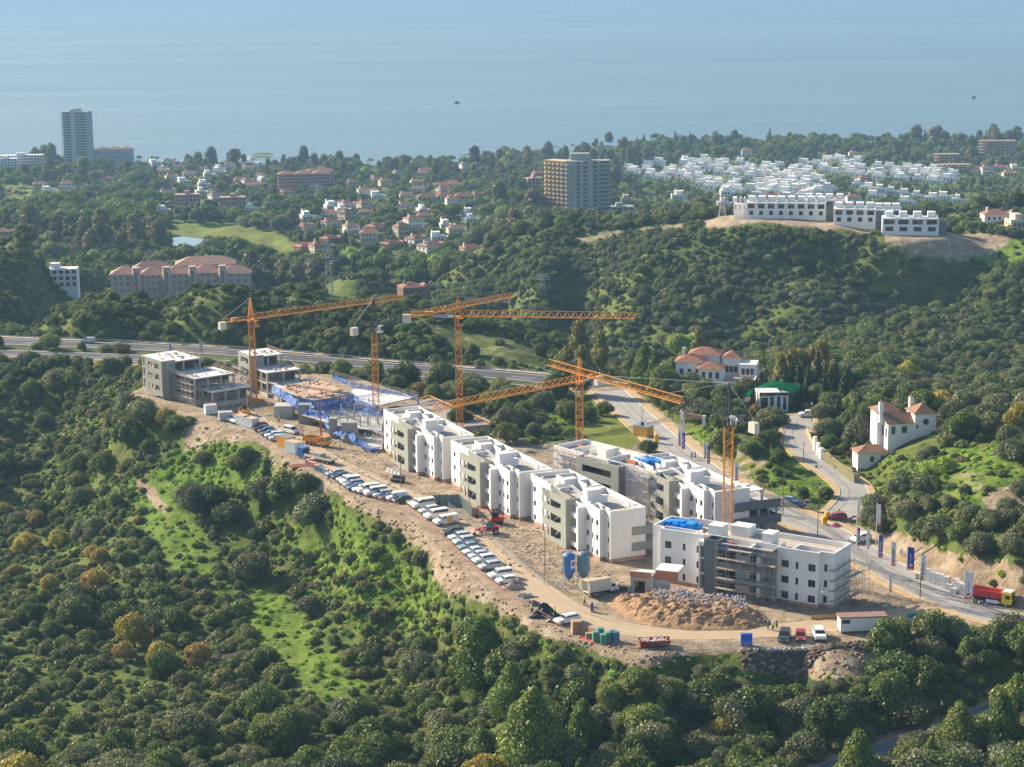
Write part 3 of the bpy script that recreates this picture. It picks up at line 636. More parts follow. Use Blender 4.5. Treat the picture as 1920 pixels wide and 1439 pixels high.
def norfolk_mesh(hi):
    L = []
    for i in range(9):
        f = i / 8; r = .75 * (1 - f) + .1
        for k in range(6 if f < .8 else 3): t = k * 1.047 + i * .5; L.append((r * .7 * math.cos(t), r * .7 * math.sin(t), .6 + f * 3.0, .13 + .1 * (1 - f)))
    return crown_mesh('crown', L, 500 if hi else 250, .1, cypL, 3, False)
K['norfolk'] = ([norfolk_mesh(True)], [norfolk_mesh(False)])
def trunk_mesh(h, r, m, limbs=4, lean=.05, seed=0):
    R_ = random.Random(seed); s = MB(); p = Vector((0, 0, -.15)); q = Vector((lean, 0, h)); s.cone((0, 0), r * 1.3, r * .9, -.15, h * .5, 7); s.cone((lean * .3, 0), r * .9, r * .6, h * .5, h, 7)
    for i in range(limbs): t = i * 2.1 + R_.random(); s.bar((0, 0, h * .7), (.42 * math.cos(t), .42 * math.sin(t), h + .3), r * .4)
    return s.mesh('trunk', m)
T = {'gold': trunk_mesh(1.3, .07, pbark), 'oak': trunk_mesh(.6, .07, bark), 'olive': trunk_mesh(.5, .07, bark, seed=2), 'pine': trunk_mesh(1.6, .06, bark, 3), 'cypress': trunk_mesh(1.0, .10, bark, 0), 'umbrella': trunk_mesh(1.25, .045, bark, 5), 'autumn': trunk_mesh(.6, .07, bark), 'euc': trunk_mesh(1.3, .07, pbark), 'lime': trunk_mesh(.6, .07, bark), 'palm': trunk_mesh(2.6, .09, bark, 0), 'norfolk': trunk_mesh(3.4, .05, bark, 0)}
NAMES = dict(oak=('oak_tree', 'tree'), olive=('olive_tree', 'tree'), shrub=('shrub', 'shrub'), pine=('pine_tree', 'tree'), cypress=('cypress_tree', 'tree'), umbrella=('umbrella_pine', 'tree'), autumn=('autumn_tree', 'tree'),
             euc=('eucalyptus_tree', 'tree'), lime=('broadleaf_tree', 'tree'), red=('red_shrub', 'shrub'), herb=('weed_clump', 'plant'), gold=('golden_tree', 'tree'), palm=('palm_tree', 'tree'), norfolk=('norfolk_pine', 'tree'))
LOOK = dict(gold='tall golden olive tree',herb='low bright green weed clump',oak='rounded dark green oak', olive='grey green olive tree', shrub='low rounded scrub bush', pine='tall bright green pine', cypress='slim dark cypress column', umbrella='flat topped umbrella pine', autumn='yellow and orange autumn tree',
            euc='tall loose olive brown eucalyptus', lime='bright leafy green tree', red='red leaved garden bush', palm='palm with a round crown of fronds', norfolk='pointed conifer with tiered branches')
def region(u, v, D):
    if D > 1900: return 'near the shore beside the sea'
    if D > 1180: return 'between the villas of the seaside town' if u < 1150 else 'around the white village'
    if D > 1000: return 'at the edge of the golf valley'
    if D > 745: return 'on the broad hill below the modern villas' if u > 760 else 'in the hazy valley on the left'
    if D > 640: return 'on the dark ridge behind the highway' if u < 1060 else 'in the hollow behind the tiled mansion'
    if u < 330 and v < 1000: return 'on the left slope below the highway'
    if v > 1210 and u > 1080: return 'in the foreground below the site road'
    if u > 1560 and v < 1210: return 'on the right hillside above the asphalt road'
    if v < 900 and u > 880: return 'in the park behind the white blocks'
    if v < 760: return 'between the building site and the highway'
    if u > 600 and v > 1210: return 'in the dark grove at bottom centre'
    if v > 1130: return 'in the lower left valley'
    return 'on the slope below the line of parked cars'

KEEPR = []   # pixel boxes with distance: things seen whole in the photograph
CLEAR = []   # kept free: footprints of houses
TREES = []   # kind, x, y, z, radius, height factor
def plant(kind, x, y, r, hf=1.0, z=None): TREES.append((kind, x, y, float(hgt(x, y)) - .15 if z is None else z, r, hf))
def plant_px(kind, u, v, rpx, hf=1.0, vb=None):
    """kind at the pixel of its foot, crown radius in photograph pixels"""
    q = G(u, v); plant(kind, q[0], q[1], rpx * q[1] / F, hf)
# trees one can point out in the photograph
for a in [('pine', 905, 1290, 62, 1.0), ('pine', 960, 1345, 52, .95), ('pine', 1000, 1440, 85, .85), ('pine', 905, 1440, 45, .8), ('oak', 1085, 1330, 45), ('oak', 1150, 1330, 40), ('olive', 1080, 1290, 36), ('oak', 1200, 1300, 38), ('olive', 1240, 1310, 36),
          ('autumn', 252, 1215, 52), ('autumn', 300, 1248, 36), ('autumn', 372, 1250, 36), ('autumn', 235, 1240, 30), ('autumn', 95, 1110, 26), ('autumn', 180, 1110, 34), ('autumn', 50, 1035, 28), ('autumn', 110, 1030, 30), ('autumn', 190, 1060, 26), ('autumn', 30, 1085, 22), ('autumn', 70, 990, 26), ('autumn', 8, 965, 18), ('autumn', 175, 1050, 22),
          ('olive', 470, 1085, 42), ('oak', 400, 960, 40), ('olive', 365, 960, 44), ('olive', 430, 985, 34), ('olive', 490, 940, 36), ('oak', 535, 940, 44), ('oak', 575, 930, 34), ('olive', 595, 985, 46), ('oak', 445, 885, 24), ('oak', 465, 870, 26), ('olive', 380, 870, 20), ('autumn', 312, 800, 28), ('oak', 330, 810, 24),
          ('olive', 270, 790, 34), ('oak', 240, 840, 44), ('oak', 195, 890, 34), ('oak', 150, 890, 30), ('olive', 1790, 1215, 40, 1.2), ('oak', 1870, 1220, 38, 1.2), ('olive', 1850, 1215, 30, 1.1), ('olive', 1705, 1230, 26),
          ('oak', 1175, 810, 31, 1.1), ('oak', 1105, 790, 19, 1.2), ('oak', 1135, 780, 20, 1.1), ('oak', 1195, 790, 22), ('oak', 1085, 780, 16), ('olive', 1240, 855, 28), ('oak', 1215, 850, 20), ('oak', 1040, 755, 30, 1.5), ('gold', 1062, 752, 28, 1.4), ('gold', 1092, 750, 28, 1.4), ('oak', 1115, 748, 30, 1.6), ('oak', 1135, 728, 24, 1.5), ('pine', 1208, 735, 26, 1.6), ('pine', 1228, 738, 24, 1.5), ('oak', 1245, 745, 34, 1.4), ('oak', 1190, 738, 24, 1.3), ('lime', 1175, 728, 12), ('lime', 1270, 665, 28), ('lime', 1300, 655, 22), ('oak', 1380, 760, 24, 1.3), ('cypress', 1412, 765, 7), ('lime', 1345, 725, 16),
          ('olive', 1540, 790, 26), ('olive', 1570, 785, 20), ('cypress', 1569, 793, 7, 1.3), ('cypress', 1611, 788, 7, 1.4), ('olive', 1620, 780, 16), ('lime', 1740, 900, 28), ('lime', 1770, 890, 26), ('olive', 1665, 885, 28), ('olive', 1690, 930, 30), ('olive', 1640, 960, 28), ('olive', 1700, 975, 30), ('olive', 1740, 960, 26), ('olive', 1760, 1010, 34), ('oak', 1800, 1020, 34), ('olive', 1835, 1040, 34), ('olive', 1905, 1040, 26), ('olive', 1900, 865, 34), ('olive', 1890, 830, 28), ('olive', 1915, 935, 30), ('olive', 1585, 1010, 24), ('olive', 1650, 1000, 28), ('oak', 1560, 880, 18), ('red', 1597, 855, 14), ('red', 1533, 820, 12), ('autumn', 1560, 835, 14), ('autumn', 1765, 765, 26), ('red', 1870, 800, 28, .6), ('oak', 1620, 870, 16), ('oak', 1555, 840, 20), ('oak', 1580, 800, 16), ('oak', 1520, 850, 14),
          ('olive', 1380, 790, 22), ('oak', 1440, 840, 26), ('oak', 1460, 870, 22), ('oak', 1410, 860, 24), ('oak', 1505, 935, 18), ('oak', 1550, 935, 16), ('oak', 1475, 815, 14),
          ('oak', 830, 730, 40), ('oak', 760, 730, 40), ('oak', 700, 715, 30), ('oak', 640, 705, 24), ('oak', 410, 690, 10), ('oak', 430, 692, 10), ('oak', 920, 770, 30), ('oak', 900, 850, 34), ('oak', 950, 830, 28), ('olive', 1000, 820, 22), ('oak', 960, 760, 30), ('oak', 1010, 730, 24), ('oak', 860, 800, 28)]:
    plant_px(*a)
for u, v, kd, r_, h_ in ((1165, 722, 'gold', 22, 1.6), (1185, 712, 'oak', 26, 1.6), (1255, 715, 'lime', 24, 1.5), (1285, 700, 'lime', 22, 1.6), (1310, 690, 'gold', 18, 1.6), (1060, 705, 'oak', 26, 1.5), (1085, 700, 'gold', 24, 1.6), (1125, 705, 'gold', 22, 1.5), (1232, 800, 'oak', 18, 1.2), (1160, 770, 'oak', 18, 1.4), (1060, 790, 'oak', 24, 1.3), (1020, 770, 'olive', 24, 1.2), (980, 790, 'oak', 24, 1.2)): plant_px(kd, u, v, r_, h_)
for i in range(5): plant_px('palm', 1205 + i * 14, 765 + i * 6, 8, .9)
for i in range(26): plant_px('cypress', 1428 + i * 6.4 + rnd.uniform(-4, 4), 760 + rnd.uniform(-18, 6), rnd.uniform(8, 13), rnd.uniform(.7, 1.35))
for u, v in [(1485, 700), (1500, 692), (1520, 695), (1540, 702), (1462, 712), (1562, 716)]: plant_px('gold', u, v + 34, rnd.uniform(17, 22), rnd.uniform(1.4, 1.9))
for k in range(130): u_, v_ = rnd.uniform(1600, 1775), rnd.uniform(838, 905); plant_px('herb' if k % 3 else 'shrub', u_, v_, rnd.uniform(4, 10), .9)
for i in range(16): plant_px('oak', rnd.uniform(1470, 1590), rnd.uniform(730, 765), rnd.uniform(16, 24), 1.5)
PLANTED = list(TREES)
# forest and scrub everywhere else
def zone_fields(x, y, z):
    u, v = PJ(np.stack([x, y, z], -1)); return u, v
RSc = np.random.RandomState(5)
sdp = None
for y0, y1, cell in ((300, 640, 1.65), (225, 330, 2.3), (330, 470, 2.5), (470, 640, 2.9), (640, 1010, 3.1), (1010, 1500, 8.0), (1500, 2480, 10.5)):
    ny = int((y1 - y0) / cell); yy = y0 + (np.arange(ny) + .5) * cell
    nx = int(.66 * y1 / cell); xx = (np.arange(nx) - nx / 2 + .5) * cell
    X, Y = np.meshgrid(xx, yy); X = (X + RSc.uniform(-.5, .5, X.shape) * cell).ravel(); Y = (Y + RSc.uniform(-.5, .5, Y.shape) * cell).ravel()
    k = np.abs(X) < .30 * Y + 6; X = X[k]; Y = Y[k]; Z = hgt(X, Y); u, v = PJ(np.stack([X, Y, Z], -1))
    n1 = fbm(X / 60, Y / 60, 61); n2 = fbm(X / 22, Y / 22, 71); rn = RSc.rand(len(X)); r2 = RSc.rand(len(X)); r3 = RSc.rand(len(X))
    g = np.zeros(len(X)); d_ = np.zeros(len(X)); lw = np.zeros(len(X), bool)
    for poly, s_ in Z_GRASS: g = np.maximum(g, inpoly(u, v, poly) * s_)
    for poly, s_ in Z_DIRT: d_ = np.maximum(d_, inpoly(u, v, poly) * s_)
    for poly in Z_LAWN: lw |= inpoly(u, v, poly)
    ins = inpoly(X, Y, SITE); ds, _ = segdist(X, Y, SITE, True); bad = ins | (ds < 2.2) | (Z < -98.3)
    steep = cell == 1.65
    if steep: sl = np.hypot(hgt(X + 1.5, Y) - Z, hgt(X, Y + 1.5) - Z) / 1.5; bad |= sl < .5
    for kk, hh in (('back', 8.6), ('villa', 6.0), ('hw_far', 9.5), ('hw_near', 8.0), ('fore', 4.2)):
        dd, _ = segdist(X, Y, RW[kk][0]); bad |= dd < hh
    bad |= inpoly(X, Y, lk)
    for i in range(len(X)):
        if bad[i]: continue
        D = Y[i]; a, b, c = rn[i], r2[i], r3[i]
        far = D > 1010
        if lw[i]:
            if far and u[i] < 310 and a < .62: plant('umbrella', X[i], Y[i], 5 + 3 * b, 1.25)
            continue
        if steep:
            if d_[i] > .3 and a < .85: continue
            plant('herb' if (b < .5 or g[i] > .3) else 'shrub', X[i], Y[i], .5 + 1.1 * c * c, .7 + .5 * b); continue
        if d_[i] > .3 and a < (d_[i] * .80 if D < 600 else .985): continue
        if g[i] > .3 and a < (g[i] * .9 if g[i] > .6 else g[i] * .35):
            if b < .75 and D < 700: plant('herb', X[i], Y[i], .5 + .9 * c * c, .6 + b)
            continue
        open_ = g[i] > .6 or d_[i] > .3
        if far:
            if b < .12 and not open_: continue
            r = 3.4 + 4.5 * c * c; kd = 'oak'
            if n1[i] > .12: kd = 'euc' if a < .5 else 'oak'
            elif n1[i] < -.1 and u[i] < 900: kd = 'umbrella' if a < .45 else 'oak'
            if a > .975: kd = 'cypress'
            elif a > .90: kd = 'palm' if D > 1300 else 'olive'
            elif a > .74: kd = 'olive'
            elif a > .70: kd = 'lime'
            if u[i] > 1200 and D > 2200: kd = ('norfolk' if a > .965 else 'umbrella' if a > .6 else 'euc' if a > .5 else 'oak')
            if u[i] > 1180 and u[i] < 1900 and 1330 < D < 1950:      # village: small garden trees
                if a < .3: continue
                r = 2.4 + 2.4 * c; kd = 'oak' if a < .8 else 'palm'
            if kd == 'cypress': r = 1.5 + c; plant(kd, X[i], Y[i], r, 1.1); continue
            if kd == 'palm': r = 2.2 + c
            if kd == 'norfolk': r = 3.5 + c * 1.5
            plant(kd, X[i], Y[i], r, (.8 + .45 * b)); continue
        if D > 640:      # ridge and broad hill: maquis with darker oaks in the folds
            if (n2[i] + .5 * n1[i]) < -.30 and a < .35: continue
            kd = 'oak' if a < .40 + n1[i] else ('olive' if a < .66 else 'shrub'); r = 1.15 + 2.3 * c ** 3 + max(0, n1[i]) * 3.0 + max(0, n2[i]) * 1.2
            if D < 745 and u[i] < 1060: kd = 'oak' if a < .6 else 'shrub'
            plant(kd, X[i], Y[i], r, .8 + .3 * b); continue
        # near ground
        vm = v[i]; um = u[i]
        if um < 330 and vm < 1000: pt, po = .22 + n1[i] * .8, .4
        elif vm > 1130 and um < 600: pt, po = .32 + n1[i], .45
        elif um > 1080 and vm > 1210: pt, po = .62, .62
        elif um > 600 and vm > 1210 and um <= 1080: pt, po = .45 + n1[i], .3
        elif um > 1560: pt, po = .32 + n1[i] * .5, .7
        else: pt, po = .12 + n1[i] * .7, .5
        if .3 < g[i] < .7: pt *= .2
        if open_: pt *= .12
        if a < pt:
            r = 1.5 + 3.6 * c ** 2.4; kd = 'olive' if b < po else 'oak'
            if b > .985: kd = 'autumn'
            if um > 1080 and vm > 1210 and .9 < b < .96: kd = 'pine'; r *= .8
            plant(kd, X[i], Y[i], r, .85 + .35 * b)
        else:
            if not open_ and n2[i] < -.08 and b < .45:
                plant('herb', X[i], Y[i], .5 + .7 * c, .7); continue
            plant('shrub', X[i], Y[i], (.75 + 2.2 * c ** 2.4) * (.7 if open_ else 1.0), .7 + .6 * b)
print('trees', len(TREES))
def finish_trees():
    arr = {}
    XY = np.array([t[1:3] for t in TREES]); keep = np.ones(len(TREES), bool)
    for kk, hh in (('back', 7.2), ('villa', 4.6), ('hw_far', 8.5), ('hw_near', 7.5), ('fore', 3.6)):
        dd, _ = segdist(XY[:, 0], XY[:, 1], RW[kk][0]); keep &= dd > hh
    big_ = np.array([t[4] > 1.3 for t in TREES])
    for bx, by, br in CLEAR: dd = np.hypot(XY[:, 0] - bx, XY[:, 1] - by); keep &= (dd > br) | (~big_ & (dd > br * .62))
    T4 = np.array([t[1:6] for t in TREES]); D_ = T4[:, 1]; hh = np.array([{'gold': 2.6, 'cypress': 5.6, 'pine': 2.4, 'euc': 2.6, 'palm': 3.2, 'norfolk': 3.7, 'shrub': .8, 'red': .8}.get(t[0], 1.55) for t in TREES])
    n0 = len(PLANTED)
    for i in range(n0):
        kd, x, y, z, r, hf = TREES[i]; d2 = np.hypot((T4[:, 0] - x) / 1.15, T4[:, 1] - y); f = (T4[:, 1] < y) & (np.abs(T4[:, 0] - x) < r * .7) & (y - T4[:, 1] < r * 1.3) & (T4[:, 3] > r * .45)
        rm = ((d2 < r * .75) | f); rm[:n0] = False; keep &= ~rm
    sc_ = np.ones(len(TREES))
    def limit(sel, u, v, vtop, vfoot_min):
        # crowns that would rise above the row vfoot_min at their column are younger, smaller trees
        pass
    u0, v0 = PJ(T4[:, :3])
    for it in range(4):
        top = T4[:, :3].copy(); top[:, 2] += T4[:, 3] * T4[:, 4] * hh * sc_; ut, vt = PJ(top); wr = T4[:, 3] * sc_ / D_ * F * .8
        bad_ = np.zeros(len(TREES), bool); far_ = D_ > 1000
        for poly in Z_LAWN[1:2] + Z_LAWN[3:] + [[(312, 446), (386, 446), (386, 462), (312, 462)], [(1640, 425), (1890, 438), (1900, 452), (1800, 492), (1720, 480), (1660, 455)], [(1310, 408), (1450, 402), (1640, 424), (1640, 438), (1440, 418), (1320, 428)]]:
            inn = inpoly(ut, vt, poly) | inpoly(ut, vt * .5 + v0 * .5, poly); bad_ |= inn & (D_ > 700) & (RSc.rand(len(inn)) < (.85 if poly[0][0] < 600 else 1.1))
        ed = np.interp(ut, [p[0] for p in EDGE[:20]], [p[1] for p in EDGE[:20]]) + 10
        bad_ |= (ut > 405) & (ut < 1660) & (v0 > ed) & (vt < ed + np.where((ut > 1380), 50, np.where(ut > 650, 14, 0))) & (D_ < 530)
        bad_ |= inpoly(ut, vt, [(1500, 790), (1620, 900), (1620, 960), (1450, 980), (1500, 860)]) & (v0 > 900) & (D_ < 520) & (ut < 1615)
        for (ua, ub, va, vb, dh) in KEEPR:
            bad_ |= (D_ < dh - 2) & (ut + wr > ua) & (ut - wr < ub) & (vt < vb) & (v0 > va)
        bad_[:n0] &= far_[:n0]; sc_ = np.where(bad_, sc_ * .55, sc_)
    low_ = (sc_ <= .2) & (D_ < 600); keep &= (sc_ > .2) | low_
    for i in np.where(low_)[0]: t = TREES[i]; TREES[i] = ('shrub' if i % 3 else 'herb', t[1], t[2], t[3], .55 / sc_[i], .8)
    TREES[:] = [(t[0], t[1], t[2], t[3], t[4] * s1, t[5]) for t, k_, s1 in zip(TREES, keep, sc_) if k_]
    for t in TREES: arr.setdefault(t[0], []).append(t)
    made = 0
    for kd, L in arr.items():
        A = np.array([t[1:] for t in L]); u, v = PJ(A[:, :3]); s = A[:, 3] / A[:, 1]
        inside = (u > -15) & (u < 1935) & (v > -10) & (v < 1475)
        order = np.argsort(-(s * np.where(inside, 1, 0))); lim = 290
        near = K[kd][0]; far = K[kd][1]; ind = order[:lim]; ind = ind[inside[ind]]; rest = np.setdiff1d(np.arange(len(L)), ind)
        nm, cat = NAMES[kd]; R_ = np.random.RandomState(len(L))
        for j, i in enumerate(ind):
            x, y, z, r, hf = A[i]; px = r / y * F; hi = px > 7; me_ = (near if hi else far); me_ = me_[int(R_.randint(len(me_)))]
            if len(rest): me_ = near[j] if j < len(near) else far[len(ind) - 1 - j] if j >= len(ind) - len(far) else me_
            where = region(u[i], v[i], y); rz = R_.uniform(0, 6.28)
            if kd in T:
                o = empty(nm, (x, y, z), rz); o.scale = (r * R_.uniform(.82, 1.18), r * R_.uniform(.82, 1.18), r * hf)
                link('trunk', T[kd], o); co = link('crown', me_, o)
            else:
                o = link(nm, me_, None, (x, y, z), rz); o.scale = (r, r, r * hf)
            if len(rest) and (j < len(near) or j >= len(ind) - len(far)): SRCOBJ[me_.name] = o if kd not in T else co
            big = 'small ' if px < 11 else 'large ' if px > 24 else ''; side = ['far left', 'left part', 'centre', 'right part', 'far right'][int(np.clip(u[i] / 384, 0, 4))]
            lb = big + LOOK[kd] + ' ' + where + ', ' + side
            if len(lb.split()) > 16: lb = LOOK[kd] + ' ' + where + ', ' + side
            if len(lb.split()) > 16: lb = LOOK[kd] + ' ' + where
            tag(o, lb, cat, lb); made += 1
        if len(rest) == 0: continue
        # the countless rest: one object per kind, its points carry copies of the crown
        P = A[rest]; lod = (P[:, 3] / P[:, 1] * F) < 7
        src = list(near) + list(far); var = np.where(lod, len(near) + R_.randint(0, len(far), len(P)), R_.randint(0, len(near), len(P)))
        me = bpy.data.meshes.new(nm + '_cover'); me.vertices.add(len(P)); me.vertices.foreach_set('co', P[:, :3].astype(np.float32).ravel())
        for an, dt, val in (('pick', 'INT', var.astype(np.int32)), ('size', 'FLOAT_VECTOR', np.c_[P[:, 3] * R_.uniform(.8, 1.2, len(P)), P[:, 3] * R_.uniform(.8, 1.2, len(P)), P[:, 3] * P[:, 4]].astype(np.float32)), ('turn', 'FLOAT_VECTOR', np.c_[np.zeros(len(P)), np.zeros(len(P)), R_.uniform(0, 6.28, len(P))].astype(np.float32))):
            at = me.attributes.new(an, dt, 'POINT'); at.data.foreach_set('value' if dt == 'INT' else 'vector', val.ravel())
        wname = {'shrub': 'scrub', 'red': 'red_scrub'}.get(kd, nm.replace('_tree', '') + '_woodland')
        o = link(wname, me); tag(o, None, None, None, 'stuff')
        ng = bpy.data.node_groups.new(wname, 'GeometryNodeTree'); ng.interface.new_socket('Geometry', in_out='INPUT', socket_type='NodeSocketGeometry'); ng.interface.new_socket('Geometry', in_out='OUTPUT', socket_type='NodeSocketGeometry')
        N = ng.nodes; Lk = ng.links; gi = N.new('NodeGroupInput'); go = N.new('NodeGroupOutput'); jn = N.new('GeometryNodeJoinGeometry')
        def attr(nm_, t_):
            a_ = N.new('GeometryNodeInputNamedAttribute'); a_.data_type = t_; a_.inputs['Name'].default_value = nm_; return [s_ for s_ in a_.outputs if s_.enabled and s_.name == 'Attribute'][0]
        pk = attr('pick', 'INT'); sz = attr('size', 'FLOAT_VECTOR'); tn = attr('turn', 'FLOAT_VECTOR')
        for k_, sm in enumerate(src):
            holder = SRCOBJ.get(sm.name)
            if holder is None: continue
            cmp_ = N.new('FunctionNodeCompare'); cmp_.data_type = 'INT'; cmp_.operation = 'EQUAL'
            ia = [s_ for s_ in cmp_.inputs if s_.enabled and s_.type == 'INT']; Lk.new(pk, ia[0]); ia[1].default_value = k_
            oi = N.new('GeometryNodeObjectInfo'); oi.inputs['Object'].default_value = holder; oi.inputs['As Instance'].default_value = True; oi.transform_space = 'ORIGINAL'
            ip = N.new('GeometryNodeInstanceOnPoints'); Lk.new(gi.outputs[0], ip.inputs['Points']); Lk.new(cmp_.outputs[0], ip.inputs['Selection']); Lk.new(oi.outputs['Geometry'], ip.inputs['Instance'])
            er = N.new('FunctionNodeEulerToRotation'); Lk.new(tn, er.inputs[0]); Lk.new(er.outputs[0], ip.inputs['Rotation']); Lk.new(sz, ip.inputs['Scale']); Lk.new(ip.outputs[0], jn.inputs[0])
        Lk.new(jn.outputs[0], go.inputs[0]); md = o.modifiers.new('plants', 'NODES'); md.node_group = ng
    print('individual plants', made)
SRCOBJ = {}
# ================================================================ buildings of the site
white = mat('white_render', (.69, .675, .65), .85, col2=(.82, .805, .775), scale=.3, bump=.05, bscale=3, stretch=(1, 1, .35))
roofm = mat('gravel_roof', (.40, .38, .35), .95, var=.18, scale=.5, bump=.2)
roof2 = mat('tan_roof_screed', (.42, .34, .25), .95, var=.1, scale=.6)
greyc = mat('grey_render', (.285, .295, .26), .9, var=.10, scale=.9, stretch=(1, 1, .4))
brick = mat('brick_base', (.33, .13, .085), .9, col2=(.52, .38, .30), scale=.8)
rawb = mat('raw_brick', (.45, .19, .10), .9, var=.2, scale=3)
glass = mat('window_glass', (.02, .03, .045), .08, var=.1, spec=.6)
framem = mat('window_frame_metal', (.05, .05, .055), .5, var=.05)
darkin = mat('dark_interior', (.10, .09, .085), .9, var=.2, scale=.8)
slabm = mat('raw_concrete', (.43, .42, .40), .9, var=.14, scale=.5, bump=.1)
slabtop = mat('bright_slab', (.50, .49, .50), .9, col2=(.66, .65, .66), scale=.45)
steel = mat('scaffold_steel', (.42, .40, .39), .5, metal=.4, var=.15)
plankm = mat('scaffold_planks', (.40, .33, .27), .8, var=.25, scale=.7, rand=.2)
redsteel = mat('red_oxide_steel', (.35, .07, .05), .6, var=.15)
bluenet = mat('blue_safety_net', (.025, .14, .48), .7, var=.5, scale=1.5, alpha=.72)
bluetarp = mat('blue_tarpaulin', (.01, .26, .70), .45, var=.2, scale=2, bump=.6, bscale=2)
_WC = {}
def win(parent, x, y, z, w, h, face='f'):
    """a real window: frame with its pane, set in the wall opening. face f: looks to -y, e: looks to +x"""
    k = (round(w, 2), round(h, 2))
    if k not in _WC:
        s = MB(); t = .07
        s.box(-w / 2, w / 2, 0, .08, 0, t); s.box(-w / 2, w / 2, 0, .08, h - t, h); s.box(-w / 2, -w / 2 + t, 0.001, .079, t, h - t); s.box(w / 2 - t, w / 2, 0.001, .079, t, h - t)
        if w > .9: s.box(-.03, .03, .002, .078, t, h - t)
        g = MB().box(-w / 2 + t, w / 2 - t, .04, .06, t, h - t)
        _WC[k] = (s.mesh('window', framem), g.mesh('pane', glass))
    a, b = _WC[k]; o = link('window', a, parent, (x, y, z), 0 if face == 'f' else rad(90)); link('pane', b, o); return o
def parapet(s, x0, x1, y0, y1, z, h=1.0, t=.25, sides='nesw', m=0):
    if 's' in sides: s.box(x0, x1, y0, y0 + t, z, z + h, m)
    if 'n' in sides: s.box(x0, x1, y1 - t, y1, z, z + h, m)
    if 'w' in sides: s.box(x0, x0 + t, y0 + t, y1 - t, z, z + h - .003, m)
    if 'e' in sides: s.box(x1 - t, x1, y0 + t, y1 - t, z, z + h - .003, m)
def scaffold(loc, rz, n, bay, levels, dep, label, z0=0.0, lift=2.0, group='scaffolds around the blocks', skip=0):
    r = empty('scaffold', loc, rz, label, 'scaffold', group); s = MB(); R_ = random.Random(int(loc[0] * 10)); H = levels * lift + 1
    for i in range(n + 1):
        for y in (0, dep): s.bar((i * bay, y, z0), (i * bay, y, z0 + H), .045)
    for k in range(1, levels + 1):
        z = z0 + k * lift
        for y in (0, dep): s.bar((0, y, z), (n * bay, y, z), .04)
        for dz in (.5, 1.0): s.bar((0, 0, z + dz), (n * bay, 0, z + dz), .035)
        for i in range(n + 1): s.bar((i * bay, 0, z), (i * bay, dep, z), .04)
    for i in range(0, n, 2):
        for k in range(levels): s.bar((i * bay, -.02, z0 + k * lift), ((i + 1) * bay, -.02, z0 + (k + 1) * lift), .03)
    s.build('frame', steel, r)
    pm = MB().box(.05, bay - .05, .08, dep - .08, 0, .07).mesh('plank', plankm)
    for k in range(1, levels + 1):
        for i in range(n):
            if R_.random() > skip: link('plank', pm, r, (i * bay, 0, z0 + k * lift + .05))
    return r
ROWS = ((7.3, 8.45), (4.15, 5.3), (1.0, 2.15))
